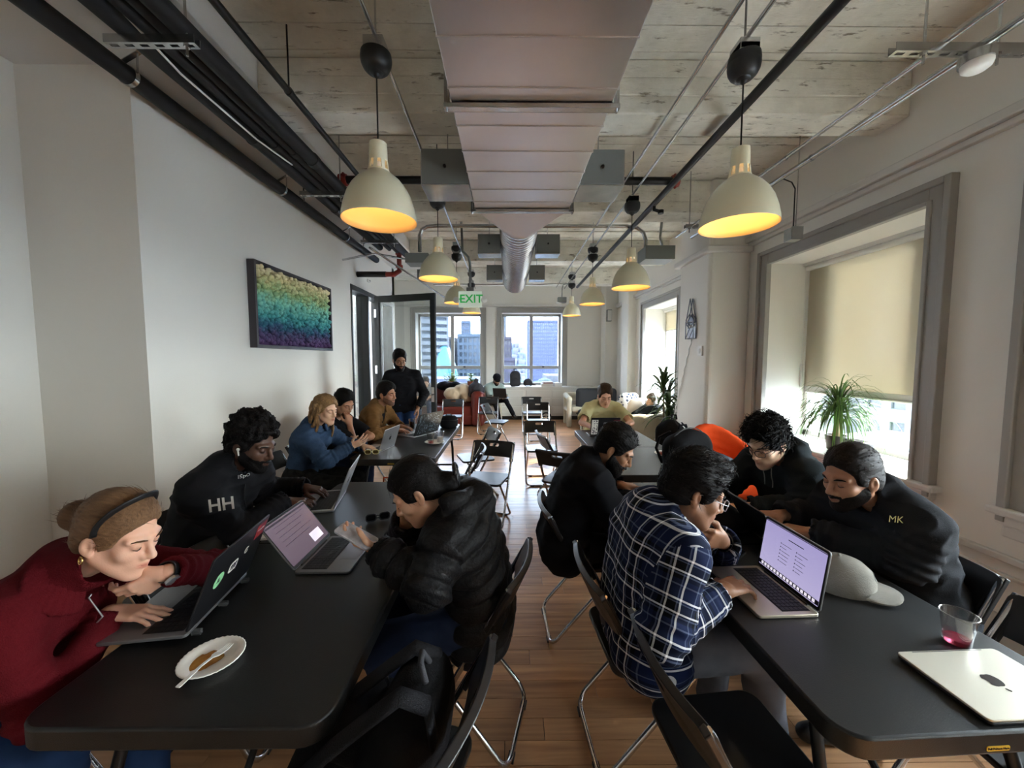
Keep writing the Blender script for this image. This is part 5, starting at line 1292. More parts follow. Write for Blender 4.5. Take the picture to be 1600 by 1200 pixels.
    if beard:
        sm = lambda v, a, b_: np.clip((v - a) / (b_ - a), 0, 1)
        x_, y_, z_ = np.abs(Lc[:, 0]), Lc[:, 1], Lc[:, 2] + 0.0018 * wob(Lc, 330, 1) + 0.001 * wob(Lc, 700, 2)
        cheek = sm(-0.011 + beard.get('top', 0.0) - 0.46 * y_ - z_, 0.0, 0.009) * sm(y_ - 0.002 - np.maximum(0, -0.08 - z_) * 1.0, 0, 0.008) * sm(z_, -0.134, -0.12)
        cheek *= sm(y_, 0.0, 0.012)
        mus = sm(0.031 - x_, 0, 0.006) * sm(y_, 0.082, 0.088) * sm(z_, -0.0605, -0.058) * sm(-0.0475 - z_, 0, 0.003)
        bm = np.maximum(cheek * sm((x_ / 0.0235) ** 2 + ((Lc[:, 2] + 0.0655) / 0.0125) ** 2, 0.9, 1.25), mus) * (np.linalg.norm(Lc, axis=1) < 0.17)
        tint[:, :3] *= 1 - bm[:, None] * beard.get('stubble', 0.75) * np.array((0.9, 0.92, 0.94))
        if beard.get('mat'):
            b = beard.get('len', 0.004); keep = (bm[Q] > 0.04).any(1); Qb = Q[keep]; ids, inv = np.unique(Qb, return_inverse=True)
            Nb = vnormals(V, Q)[ids]; lb = Lc[ids]; d_ = (b * hsz * bm[ids] ** 0.7 * (0.8 + 0.5 * sm(-lb[:, 2], 0.07, 0.11)) + min(1, b / 0.006) * (bm[ids] > 0.3) * (0.0009 * wob(lb, 620, 2) + 0.0006 * wob(lb, 1100, 3))) - 0.0006
            Vb = V[ids] + Nb * d_[:, None] - R[:, 2] * (b * 0.6 * bm[ids] * sm(-lb[:, 2], 0.085, 0.11))[:, None]
            link_mesh('beard', Vb, inv.reshape(-1, 4), beard['mat'], root, None, {'strand': ('FLOAT_COLOR', np.repeat(np.clip(0.5 + 0.6 * wob(lb, 700, 4), 0, 1)[:, None], 4, 1))})
    link_mesh('body', V, Q, skin_mat(*skin), root, attrs={'tint': ('FLOAT_COLOR', tint)})
    # brows, lashes
    if hair and res != 'far':
        k = MB()
        for s in (1, -1):
            q = [toW((s * x, y, z)) for x, y, z in ((0.014, 0.1, 0.0205), (0.028, 0.0985, 0.026), (0.042, 0.09, 0.026), (0.051, 0.079, 0.02))]
            k.tube(q, [0.0022, 0.0036, 0.003, 0.0012] if not fem else [0.0014, 0.0026, 0.002, 0.0008], 6, flat=1.2)
        stuff(k.build('eyebrows', hair['mat'], root, smooth=True, world=True)); k = MB()
        for s in (1, -1):
            q = [toW((s * x, y, z)) for x, y, z in ((0.0195, 0.0915, -0.001), (0.026, 0.0945, -0.0045), (0.034, 0.0945, -0.0055), (0.0435, 0.0885, -0.0015))]
            k.tube(q, [0.0008, 0.0014, 0.0015, 0.001], 6)
        stuff(k.build('eyelashes', m_black, root, smooth=True, world=True))
    # ---- clothes
    if top:
        P = torso_prims(J, top.get('g', 0.0), fem, top.get('low', 0.0), wide=top.get('wide', 1.0)); gs = top.get('g', 0.0) + top.get('sg', 0.0)
        nb = neckb
        if top.get('collar'): P.append(('c', N + fwd(1) * 0.012, N + (nb - N) * top['collar'] + fwd(1) * 0.014, 0.086 + gs * 0.3, 0.074, 0.03))
        for k in arms:
            S_, E_, Wr = arms[k]; sl = top.get('sleeve', 1.0); ra, re, rw = (0.062, 0.054, 0.042)
            if sl >= 0.9: e2 = E_ + (Wr - E_) * (top.get('cuff', 0.95)); P += [('c', S_, E_, ra + gs, re + gs, 0.045), ('c', E_, e2, re + gs, rw + gs * 0.7, 0.03)]
            elif sl > 0: P.append(('c', S_, S_ + (E_ - S_) * sl, ra + gs, re + 0.012 + gs, 0.04))
        if top.get('hood'):
            b0 = N - fwd(1) * 0.03 + up * 0.035
            for i in range(9):
                a = PI * i / 8; q = b0 + lat * math.cos(a) * 0.105 - fwd(1) * math.sin(a) * 0.075 + fwd(1) * 0.055 + up * (0.01 - 0.02 * math.sin(a))
                P.append(('c', q, q + up * 0.012, 0.036, 0.032, 0.025))
            P.append(('c', N - fwd(1) * 0.075 + up * 0.0, N - fwd(1) * 0.075 - up * 0.09, 0.06, 0.035, 0.05))
        for k in arms:
            S_, E_, Wr = arms[k]; sl = top.get('sleeve', 1.0)
            if sl >= 0.9: dd = unit(Wr - E_); e2 = E_ + (Wr - E_) * (top.get('cuff', 0.95)); P.append(('-', e2 + dd * 0.012, e2 + dd * 0.09, rw + gs * 0.6 - 0.007, rw + gs + 0.03, 0.004))
            elif sl > 0: dd = unit(E_ - S_); e2 = S_ + (E_ - S_) * sl; P.append(('-', e2 + dd * 0.03, e2 + dd * 0.12, re + gs + 0.004, re + gs + 0.05, 0.004))
        ntop = N + (nb - N) * (top.get('collar', 0.0) or 0.25)
        P.append(('-', ntop + fwd(1) * (0.03 if not top.get('collar') else 0.02), nb + (nb - N) * 1.2 + fwd(1) * 0.05, top.get('nr', 0.066), 0.10, 0.006))
        if top.get('open'):      # a v shaped front opening
            c0 = N + fwd(1) * 0.10 + up * -0.02; P.append(('-', c0, spine(0.62) + fwd(0.62) * 0.17, 0.055, 0.02, 0.01))
        lo, hi = bounds(P, 0.03); V, Q = Field(lo, hi, hc).run(P).mesh(); V = relax(V, Q, 2, 0.4)
        # garment coordinates: u along the limb or spine, v around it
        best = np.full(len(V), 9.0); vid = np.zeros(len(V), int); UV = [np.stack([(V - pel) @ up, (V - pel) @ lat, np.zeros(len(V))], 1)]
        for k in arms:
            S_, E_, Wr = arms[k]; L1 = np.linalg.norm(E_ - S_)
            for a, b, o0, rad in ((S_ + (E_ - S_) * 0.12, E_, 0.035, 0.06), (E_, Wr, L1, 0.05)):
                ba = b - a; tr_ = (V - a) @ ba / (ba @ ba); t_ = np.clip(tr_, 0, 1); q = V - a - t_[:, None] * ba; d = np.linalg.norm(q, axis=1) / rad
                ax = unit(ba); e1 = unit(np.cross(ax, lat if abs(ax @ lat) < 0.8 else up)); e2 = np.cross(ax, e1)
                m_ = d < best; best = np.where(m_, d, best); vid[m_] = len(UV)
                UV.append(np.stack([o0 + tr_ * np.linalg.norm(ba), np.arctan2(q @ e2, q @ e1) * rad, np.ones(len(V)) * (1 if k == 'R' else 2)], 1))
        tt = np.linspace(0, 1, 12); sp_ = np.array([spine(x) for x in tt]); dd = np.linalg.norm(V[:, None] - sp_[None], axis=2); d = dd.min(1) / 0.14
        vid[d < best + 0.15] = 0; UV = np.array(UV); uv = UV[vid, np.arange(len(V))]
        Nn = vnormals(V, Q); dsp = np.zeros(len(V)); w_ = top.get('wr', 0.004)
        sty = top.get('style', 'cloth')
        if sty == 'puff':
            sp2 = 0.075; ph_ = np.where(uv[:, 2] > 0, uv[:, 0], uv[:, 0] + 0.25 * np.abs(uv[:, 1])); dsp += 0.020 * (np.abs(np.sin(PI * ph_ / sp2)) ** 0.55 - 0.7) * top.get('puffs', 1)
        fold = wob(V, 26, 1); ridge = 1 - np.abs(wob(V * np.array([1, 1, 1.8]), 34, 2)) * 1.6
        dsp += w_ * (0.9 * fold + 0.9 * ridge)
        for k in arms:           # bunched folds near the elbow
            S_, E_, Wr = arms[k]; dE = np.linalg.norm(V - E_, axis=1); dsp += w_ * 1.3 * np.exp(-(dE / 0.1) ** 2) * np.sin(uv[:, 0] * 150 + 2 * wob(V, 18, 3))
            if sl >= 0.9: dW = np.linalg.norm(V - Wr, axis=1); dsp += w_ * 0.9 * np.exp(-(dW / 0.09) ** 2) * np.sin(uv[:, 0] * 190 + wob(V, 20, 4))
        V = V + Nn * dsp[:, None]
        if top.get('seams'):     # cut the cloth where sleeve and body meet, so that each piece keeps its own pattern
            fid = np.sort(vid[Q], axis=1)[:, 1]; key = Q * 8 + fid[:, None]; ids, inv = np.unique(key, return_inverse=True); V0 = ids // 8; V = V[V0]; uv = UV[ids % 8, V0]; Q = inv.reshape(-1, 4)
        J['top'] = link_mesh(top.get('name', 'jacket'), V, Q, top['mat'], root, attrs={'garment': ('FLOAT_VECTOR', uv)})
        if top.get('fold'):
            ro, dr = top['fold']; nd = unit(nb - N); C_ = []
            for i in range(61):
                a = math.radians(-158 + 316 * i / 60); ff = (1 - math.cos(a)) / 2
                pin = N + lat * math.sin(a) * 0.064 - fwd(1) * (math.cos(a) * 0.056 - 0.022) + nd * (0.066 - 0.02 * ff) - up * 0.012 * ff
                pout = N + lat * math.sin(a) * ro - fwd(1) * (math.cos(a) * ro * 0.85 - 0.03) + nd * (0.05 - 0.035 * ff) - up * dr * ff
                C_.append(('c', pin, pout, 0.0085, 0.0085, 0.006))
            sdf_obj('collar', C_, min(hc, 0.007), top['mat'], root, (lambda v: 0.0018 * np.sin(np.arctan2((v - N) @ lat, (v - N) @ fwd(1)) * 46)) if top.get('rib') else None)
        if top.get('under'):
            U = torso_prims(J, top.get('g', 0.0) - 0.006, fem)[2:]
            U.append(('-', N + (nb - N) * 0.25 + fwd(1) * 0.03, nb + (nb - N) * 1.2 + fwd(1) * 0.05, 0.066, 0.1, 0.006)); sdf_obj('shirt', U, hc, top['under'], root, lambda v: 0.003 * wob(v, 26, 2))
    if pants:
        g = pants.get('g', 0.0); P = []
        for t_, hw, r, of in ((0.0, 0.095, 0.108, 0.01), (0.16, 0.08, 0.098, 0.02)):
            c_ = spine(t_) + fwd(t_) * of; P.append(('c', c_ - lat * hw, c_ + lat * hw, r + g, r + g, 0.05 if P else 0))
        for k in 'RL':
            hip, kn, an = lg[k]; an2 = kn + (an - kn) * 0.97; P += [('c', hip, kn, 0.088 * sc + g, 0.064 * sc + g, 0.05), ('c', kn, an2, 0.064 * sc + g, 0.05 + g, 0.03)]
        for k in 'RL':
            hip, kn, an = lg[k]; dd = unit(an - kn); P.append(('-', an - dd * 0.0, an + dd * 0.09, 0.042 + g, 0.07, 0.004))
        def dp(v): 
            o = 0.004 * (wob(v, 24, 3) + 0.8 * (1 - np.abs(wob(v, 36, 1)) * 1.6))
            for k in 'RL': o = o + 0.005 * np.exp(-(np.linalg.norm(v - lg[k][1], axis=1) / 0.09) ** 2) * np.sin(v @ unit(lg[k][2] - lg[k][1]) * 130)
            return o
        J['pants'] = sdf_obj('trousers', P, hc * 1.2, pants['mat'], root, dp, 2)
    if shoes:
        for k in 'RL':
            hip, kn, an = lg[k]; tdir = np.array(shoes.get('dir' + k, h2), float); tdir = unit(tdir)
            dn = np.array(shoes.get('down' + k, (0, 0, -1)), float)
            c0 = an + dn * 0.045 - tdir * 0.035; P = [('c', c0, c0 + tdir * 0.16, 0.036, 0.031, 0), ('c', an + dn * 0.01, c0 + tdir * 0.06, 0.044, 0.04, 0.03), ('c', c0 + tdir * 0.07 - np.cross(tdir, dn) * 0.012, c0 + tdir * 0.175 - np.cross(tdir, dn) * 0.006, 0.034, 0.027, 0.03)]
            P.append(('h', an + dn * 0.0785, dn, 0.004))
            o = sdf_obj('shoe', P, max(0.006, hc * 0.8), shoes['mat'], root)
            if shoes.get('sole'):
                b = MB(); side = np.cross(tdir, dn); pts = []
                for x, w in ((-0.07, 0.018), (-0.06, 0.032), (0.0, 0.033), (0.09, 0.04), (0.14, 0.037), (0.165, 0.02)): pts.append((x, w))
                pl = [c0 + tdir * x + side * w + dn * 0.031 for x, w in pts] + [c0 + tdir * x - side * w + dn * 0.031 for x, w in pts[::-1]]; n_ = len(pl)
                b.add(pl + [q - dn * 0.014 for q in pl], [(i, (i + 1) % n_, n_ + (i + 1) % n_, n_ + i) for i in range(n_)] + [tuple(range(n_)), tuple(range(n_, 2 * n_))[::-1]]); b.build('sole', shoes['sole'], root, world=True)
    # ---- hair and beard
    if hair:
        I3 = np.eye(3); v_ = hair.get('vol', 0.0); P = [('e', (0, -0.014, 0.05 + v_ * 0.5), I3, (0.081 + v_ * 0.6, 0.103 + v_ * 0.5, 0.083 + v_), 0)]
        for q in hair.get('add', ()): P.append(q)
        dz = hair.get('dz', 0.009); lowz = hair.get('low', -0.085)
        P.insert(1, ('e', (0, -0.045, -0.012), I3, (0.074 + v_ * 0.3, 0.068 + v_ * 0.3, 0.078), 0.03))
        for s in (1, -1): P.insert(2, ('e', (s * 0.05, 0.012, 0.0), I3, (0.0265 + v_ * 0.2, 0.05, 0.05), 0.02))
        P.append(('E', (0, 0.128, -0.026 + dz), I3, (0.112, 0.1, 0.1), 0.018))
        P.append(('h', (0, 0.03, hair.get('side', -0.012)), (0, 0.5, -0.866), 0.008)); P.append(('h', (0, 0, lowz), (0, 0, -1), 0.008))
        if hair.get('ears', True):
            for s in (1, -1): P.append(('E', (s * 0.088, -0.008, -0.014), I3, (0.03, 0.024, 0.034), 0.006))
        for q in hair.get('add2', ()): P.append(q)
        for q in hair.get('post', ()): P.append(q)
        PW = xf(P, R, head, hsz); lo, hi = bounds(PW, 0.02); V, Q = Field(lo, hi, hair.get('h', hh * 1.15)).run(PW).mesh(); V = relax(V, Q, 1, 0.4); Nn = vnormals(V, Q)
        am = hair.get('amp', 0.003); fr = hair.get('freq', 60); an_ = np.array(hair.get('aniso', (1, 0.35, 1))); Lq = toL(V)
        fl0 = np.array(hair.get('comb', (0, -1, 0)), float); fl0 /= np.linalg.norm(fl0); Lc2 = Lq - 0.93 * (Lq @ fl0)[:, None] * fl0
        Lc2 = Lc2 + 0.0035 * np.stack([wob(Lq, 40, 1), wob(Lq, 44, 2), wob(Lq, 38, 3)], 1)
        gr_ = wob(Lc2, 520, 2, 6) * 0.55 + wob(Lc2, 900, 3, 6) * 0.5
        V = V + Nn * (am * wob(Lq * an_, fr, 2, 6) + hair.get('groove', 0.0013) * gr_)[:, None]
        strand = np.clip(0.5 + 0.55 * gr_ + 0.25 * wob(Lq, 50, 4), 0, 1)
        tris = None
        if hair.get('locks'):
            n_, ln, up_, rad, fl, gr = hair['locks']; n_ = n_ if res == 'near' else n_ // 2 if res == 'mid' else n_ // 5
            Nn = vnormals(V, Q); good = np.where((Nn @ u_ > -0.35))[0]; Rf = R @ np.array(fl)
            sv, st = strands(V[good], Nn[good], n_, ln * hsz, lambda p, nn: Rf, rad, 3, up_, gr)
            tris = st + len(V); V = np.concatenate([V, sv]); strand = np.concatenate([strand, np.full(len(sv), 0.6)])
        J['hair'] = link_mesh('hair', V, Q, hair['mat'], root, tris, {'strand': ('FLOAT_COLOR', np.repeat(strand[:, None], 4, 1))})
    return root, J

def glasses(J, m, w=0.047, h=0.036, lensm=None, thick=0.0018):
    k = MB(); T0 = J['toW']; s0 = J['hsz']
    for s in (1, -1):
        q = rr(w, h, min(w, h) * 0.36, 4, s * 0.0335, 0.0)
        k.tube([T0((x, 0.116 - 0.012 * (abs(x) / 0.06) ** 2, z)) for x, z in q], thick, 6, closed=True)
        k.tube([T0((s * 0.058, 0.106, 0.006)), T0((s * 0.072, 0.085, 0.008)), T0((s * 0.079, 0.0, 0.012)), T0((s * 0.08, -0.02, -0.002))], thick, 6)
    k.tube([T0((-0.011, 0.116, 0.004)), T0((0, 0.119, 0.007)), T0((0.011, 0.116, 0.004))], thick, 6)
    o = k.build('glasses', m, J['root'], smooth=True, world=True); 
    if lensm:
        k = MB()
        for s in (1, -1):
            q = rr(w, h, min(w, h) * 0.36, 4, s * 0.0335, 0.0); k.add([T0((x, 0.116 - 0.012 * (abs(x) / 0.06) ** 2, z)) for x, z in q], [tuple(range(len(q)))])
        l = k.build('lenses', lensm, J['root'], world=True)
    return o
def wristband(J, k, name, m, off=0.02, r=0.031, w=0.009, face=None):
    S_, E_, Wr = J['arms'][k]; d = unit(Wr - E_); R = np.array(Vector(d).to_track_quat('Z', 'X').to_matrix())
    b = MB().lathe([(r, -w), (r + 0.003, -w), (r + 0.003, w), (r, w)], 20, Wr - d * off, R=Matrix(R.tolist()), closed=True); b.build(name, m, J['root'], smooth=40, world=True)
    if face is not None:
        n = unit(face[0]); n = unit(n - d * (n @ d)); c_ = Wr - d * off + n * (r + 0.004); T = frame(c_, d, np.cross(n, d))
        MB().prism(rr(0.036, 0.032, 0.008, 4), -0.004, 0.005, T=T).build('watch_face', face[1], J['root'], world=True)
def front_line(J, t0, t1, n=9, x=0.0, lift=0.004):
    """points down the front of the garment"""
    me = J['top'].data; V = np.zeros(len(me.vertices) * 3, F32); me.vertices.foreach_get('co', V); V = V.reshape(-1, 3) + np.array(J['top'].parent.location); out = []
    for t_ in np.linspace(t0, t1, n):
        c = J['spine'](t_); f = J['fwd'](t_); u = unit(np.cross(J['lat'], f)); q = V - c
        k = np.where((np.abs(q @ J['lat'] - x) < 0.018) & (np.abs(q @ u) < 0.018) & (q @ f < 0.185))[0]
        if len(k): out.append(c + f * ((q[k] @ f).max() + lift) + J['lat'] * x)
    return out
# ================================================================== the people
def cloth(name, rgb, rough=0.8, bump=(500, 0.15), noise=None, sheen=0.0):
    return mat(name, rgb, max(rough, 0.9), bump=bump, noise=noise, sheen=0.0, spec=0.08)
c_black = cloth('black_cloth', (25, 25, 28)); c_blackshell = mat('black_shell_fabric', (25, 25, 28), 0.75, bump=(300, 0.15), spec=0.12)
c_puff = mat('black_puffer_nylon', (23, 23, 25), 0.55, bump=(90, 0.4), spec=0.2)
c_red = cloth('red_wool', (90, 22, 28), 0.9, (340, 0.5), (120, (80, 16, 22), 1.5), 0.5)
c_denim = cloth('blue_denim', (58, 78, 104), 0.85, (900, 0.3), (60, (44, 62, 88), 1.4)); c_jeans = cloth('jeans', (44, 66, 104), 0.85, (900, 0.3), (14, (34, 52, 86), 1.2)); c_djeans = cloth('dark_jeans', (38, 48, 72), 0.85, (900, 0.3), (14, (29, 37, 57), 1.2))
c_grey = cloth('grey_trousers', (98, 99, 106), 0.85, (700, 0.25), (10, (80, 81, 88), 1.2)); c_tan = cloth('tan_jacket', (116, 86, 52), 0.85, (400, 0.3), (20, (102, 74, 44), 1.2))
c_hood = cloth('dark_hoodie', (34, 38, 40), 0.92, (300, 0.35)); c_yel = cloth('pale_yellow_tee', (200, 196, 150), 0.9); c_mint = cloth('grey_green_sweater', (150, 166, 160), 0.9); c_lg = cloth('light_grey_sweater', (132, 134, 140), 0.9)
c_sole = mat('shoe_sole', (200, 198, 192), 0.6); c_shoe = mat('black_shoe', (24, 24, 25), 0.5, bump=(80, 0.2)); c_check = cloth('dark_check_skirt', (36, 35, 34), 0.9, (300, 0.3), (24, (20, 20, 20), 0.6))
def hairm(n, rgb, rgb2, rough=0.5):
    m = mat('hair_' + n, rgb, rough, bump=(420, 0.35), spec=0.14); t = m.node_tree
    a = t.nodes.new('ShaderNodeAttribute'); a.attribute_name = 'strand'; x = t.nodes.new('ShaderNodeMix'); x.data_type = 'RGBA'; x.inputs[6].default_value = lin(rgb2); x.inputs[7].default_value = lin(rgb)
    t.links.new(a.outputs['Fac'], x.inputs[0]); t.links.new(x.outputs[2], t.nodes['Principled BSDF'].inputs['Base Color']); return m
h_black = hairm('black', (22, 18, 17), (8, 7, 7)); h_brown = hairm('brown', (128, 97, 70), (86, 61, 42)); h_dbrown = hairm('dark_brown', (34, 26, 22), (20, 16, 14)); h_mid = hairm('mid_brown', (74, 54, 38), (50, 36, 26)); h_bal = hairm('honey', (164, 128, 86), (78, 56, 38)); h_ash = hairm('ash', (120, 106, 90), (84, 72, 60))
s_fair = ('fair', (222, 172, 146)); s_dark = ('deep', (84, 56, 42)); s_olive = ('olive', (206, 158, 128)); s_brown = ('brown', (150, 106, 78)); s_tan = ('tan', (172, 124, 96)); s_light = ('light', (216, 172, 142))
def plaid():
    m = bpy.data.materials.new('plaid_flannel'); m.use_nodes = True; t = m.node_tree; b = t.nodes['Principled BSDF']; b.inputs['Roughness'].default_value = 0.85; b.inputs['Specular IOR Level'].default_value = 0.1
    a = t.nodes.new('ShaderNodeAttribute'); a.attribute_name = 'garment'; s = t.nodes.new('ShaderNodeSeparateXYZ'); t.links.new(a.outputs['Vector'], s.inputs[0]); outs = []
    for i, per in ((0, 0.118), (1, 0.104)):
        d = t.nodes.new('ShaderNodeMath'); d.operation = 'DIVIDE'; d.inputs[1].default_value = per; t.links.new(s.outputs[i], d.inputs[0])
        f = t.nodes.new('ShaderNodeMath'); f.operation = 'FRACT'; t.links.new(d.outputs[0], f.inputs[0]); r = t.nodes.new('ShaderNodeValToRGB'); r.color_ramp.interpolation = 'CONSTANT'; e = r.color_ramp.elements
        navy, wh, bl, gr = (16, 26, 56), (240, 240, 242), (6, 8, 13), (84, 94, 116)
        L = [(0.0, navy), (0.2, wh), (0.25, navy), (0.29, gr), (0.32, bl), (0.52, wh), (0.565, bl), (0.6, gr), (0.64, bl), (0.74, navy), (0.86, gr), (0.9, navy)]
        e[0].position = 0; e[0].color = lin(navy); e[1].position = L[1][0]; e[1].color = lin(L[1][1])
        for p, c in L[2:]: q = e.new(p); q.color = lin(c)
        t.links.new(f.outputs[0], r.inputs[0]); outs.append(r)
    x = t.nodes.new('ShaderNodeMix'); x.data_type = 'RGBA'; x.inputs[0].default_value = 0.46; t.links.new(outs[0].outputs[0], x.inputs[6]); t.links.new(outs[1].outputs[0], x.inputs[7]); t.links.new(x.outputs[2], b.inputs['Base Color'])
    return m
m_plaid = plaid()
DN = (0, 0, -1)
SHORT = dict(mat=h_black, vol=0.012, amp=0.004, freq=70, locks=(900, 0.022, 0.5, 0.0022, (0, -0.6, 0.3), 0.1))
SEAT = 0.555
# 1 --- woman in the red sweater
r1, J = person('woman in a dark red quarter zip sweater leaning on her hand over a stickered laptop', (-1.62, 1.05, 0), (-1.62, 1.06, SEAT), (-1.345, 1.13, 0.985), (-1.172, 1.12, 1.085), (0.93, 0.0, -0.36), -4, s_fair, 'near', True, 1.02,
    hands={'R': dict(w=(-1.265, 1.165, 0.805), d=(0.96, 0.2, -0.14), n=(0.1, 0, -1), curl=0.28, spread=0.1, thumb=0.1, pole=(-0.2, -1, -0.35)),
           'L': dict(w=(-1.065, 1.155, 0.945), e=(-1.075, 1.37, 0.84), d=(-0.80, -0.34, -0.46), n=(-0.35, 0.62, 0.35), curl=0.62, spread=0.05, thumb=0.45)},
    legs={'R': ((-1.2, 0.93, 0.54), (-1.2, 0.9, 0.085)), 'L': ((-1.17, 1.16, 0.55), (-1.02, 0.98, 0.085))},
    top=dict(name='sweater', mat=c_red, g=0.002, sg=-0.003, collar=0.8, nr=0.062, wr=0.005, fold=(0.122, 0.035), rib=True), pants=dict(mat=c_jeans), shoes=dict(mat=c_shoe),
    hair=dict(mat=h_brown, vol=0.004, amp=0.002, freq=60, comb=(0, -1, -0.1), add=[('e', (0, -0.135, 0.012), np.eye(3), (0.043, 0.04, 0.045), 0.02), ('c', (0, -0.1, 0.02), (0, -0.125, 0.01), 0.03, 0.035, 0.02)],
              locks=(420, 0.035, 0.22, 0.0011, (0, -1, 0.1), 0.15)), hs=0.94)
T_ = J['toW']; k = MB(); pts = [T_((0.0868 * math.sin(a), 0.05 - 0.035 * abs(math.sin(a)) ** 2 - 0.01, 0.048 + 0.096 * math.cos(a))) for a in [math.radians(x) for x in range(-98, 99, 7)]]
k.tube(pts, [0.0115] * len(pts), 8, flat=0.35); k.build('headband', m_black, J['root'], smooth=True, world=True)
MB().tube([T_((0.083 + 0.004 * math.cos(a), -0.012 + 0.009 * math.cos(a), -0.05 + 0.011 * math.sin(a))) for a in [i * PI / 6 for i in range(12)]], 0.0022, 6, closed=True).build('earring', mat('gold', (214, 176, 110), 0.25, 1.0), J['root'], smooth=True, world=True)
wristband(J, 'L', 'watch_strap', m_black, -0.004, 0.029, 0.008, ((0.1, -0.75, 0.3), m_silver)); wristband(J, 'L', 'bracelet', MATS['gold'], 0.012, 0.03, 0.002)
MB().tube(front_line(J, 0.97, 0.76), 0.0024, 6).build('zip', m_silver, J['root'], smooth=True, world=True)
# 2 --- man with the lettered sleeve
r2, J2 = person('man with curly black hair in a black jacket with white letters on the sleeve', (-1.62, 1.95, 0), (-1.62, 1.96, SEAT), (-1.475, 1.94, 1.05), (-1.322, 1.945, 1.17), (0.93, -0.12, -0.33), -4, s_dark, 'near', False, 1.03,
    hands={'R': dict(w=(-1.275, 2.12, 0.80), d=(0.9, 0.3, -0.12), n=DN, curl=0.5, thumb=0.2, pole=(-0.3, -0.7, -0.8)), 'L': dict(w=(-1.28, 2.35, 0.80), d=(0.95, -0.1, -0.12), n=DN, curl=0.5, thumb=0.2, pole=(-0.2, 0.7, -0.6))},
    top=dict(mat=c_blackshell, g=0.014, sg=0.010, collar=0.72, low=0.06, wr=0.008), pants=dict(mat=c_black), shoes=dict(mat=c_shoe),
    hair=dict(mat=h_black, vol=0.03, amp=0.010, freq=130, aniso=(1, 1, 1), locks=(2600, 0.014, 1.3, 0.0045, (0.2, 0.2, 0.3), 0)), beard=dict(mat=h_black, len=0.003, stubble=0.8))
T_ = J2['toW']; MB().ball(T_((0.088, 0.004, -0.006)), 0.008, 10, 8).tube([T_((0.089, 0.004, -0.008)), T_((0.088, 0.016, -0.034))], [0.0045, 0.0035], 8).build('earbud', m_white, J2['root'], smooth=True, world=True)
def badge(J, body, size, px, py, n_off, m, nm='sleeve_letters', Y=1.8, right=(1, 0, 0), upv=(0, 0, 1), bold=True):
    c_ = at(px, py, Y=Y); o = text(body, size, m, J['root'], Matrix(), nm, 0.0, bold)
    o.matrix_local = Matrix.Translation(-Vector(J['root'].location)) @ frame(c_, right, upv)
    b = bmesh.new(); b.from_mesh(o.data); bmesh.ops.subdivide_edges(b, edges=[e for e in b.edges if e.calc_length() > size * 0.12], cuts=3, use_grid_fill=False); bmesh.ops.triangulate(b, faces=b.faces); b.to_mesh(o.data); b.free()
    w = o.modifiers.new('wrap', 'SHRINKWRAP'); w.target = J['top']; w.wrap_method = 'PROJECT'; w.use_negative_direction = True; w.use_positive_direction = True; w.use_project_z = True; w.project_limit = 0.35; w.offset = 0.0025; w.wrap_mode = 'ABOVE_SURFACE'
    return o
MB().tube(front_line(J2, 0.95, 0.3), 0.003, 6).build('zip', m_blackm, J2['root'], smooth=True, world=True)
badge(J2, 'HH', 0.075, 346, 789, 0, m_paper, Y=1.6, right=(0.97, 0.1, 0.12), upv=(-0.1, 0.1, 1))
badge(J2, 'ISpo', 0.03, 385, 766, 0, m_paper, nm='chest_letters', Y=1.7, right=(0.8, 0.6, 0), bold=False)
# 3 --- woman in the puffer jacket
r3, J3 = person('woman in a black puffer jacket looking down at her phone', (-0.1, 1.54, 0), (-0.10, 1.56, SEAT), (-0.185, 1.485, 1.025), (-0.352, 1.45, 1.098), (-0.80, -0.06, -0.60), 176, s_olive, 'near', True, 1.02,
    hands={'L': dict(w=(-0.475, 1.345, 0.915), e=(-0.275, 1.25, 0.835), d=(-0.82, 0.2, 0.2), n=(0.35, 0.25, 0.9), curl=0.5, thumb=0.7, spread=0.06),
           'R': dict(w=(-0.43, 1.56, 0.93), e=(-0.47, 1.66, 0.79), d=(0.12, -0.4, 0.8), n=(0.7, -0.5, -0.2), curl=0.9)},
    legs={'R': ((-0.52, 1.62, 0.54), (-0.4, 1.66, 0.085)), 'L': ((-0.52, 1.38, 0.53), (-0.30, 1.38, 0.085))},
    top=dict(name='puffer_jacket', mat=c_puff, g=0.022, sg=0.0, style='puff', collar=0.5, hood=True, low=0.22, wr=0.005, wide=1.05), pants=dict(mat=c_djeans), shoes=dict(mat=c_shoe),
    hair=dict(mat=h_black, vol=0.006, amp=0.0022, freq=100, aniso=(1, 0.25, 1), add=[('e', (0, -0.118, -0.05), np.eye(3), (0.045, 0.04, 0.045), 0.03), ('c', (0.055, 0.02, 0.02), (0.072, -0.05, -0.03), 0.03, 0.03, 0.02)], locks=(320, 0.045, 0.2, 0.001, (0, -1, -0.3), 0.2)), hs=0.9)
T_ = J3['toW']; k = MB(); k.tube([T_((-0.05 + 0.1 * i / 8, -0.165 - 0.012 * math.sin(i * PI / 8), -0.03 + 0.03 * math.sin(i * PI / 8))) for i in range(9)], 0.008, 8)
for i in range(5): k.tube([T_((-0.04 + 0.02 * i, -0.172, -0.02)), T_((-0.04 + 0.02 * i, -0.15, -0.075))], 0.0035, 6)
k.build('hair_clip', m_black, J3['root'], smooth=True, world=True)
pd = Vector((-0.80, 0.28, 0.36)).normalized(); pt = frame((-0.555, 1.345, 0.965), (-0.25, -0.9, -0.1), pd)
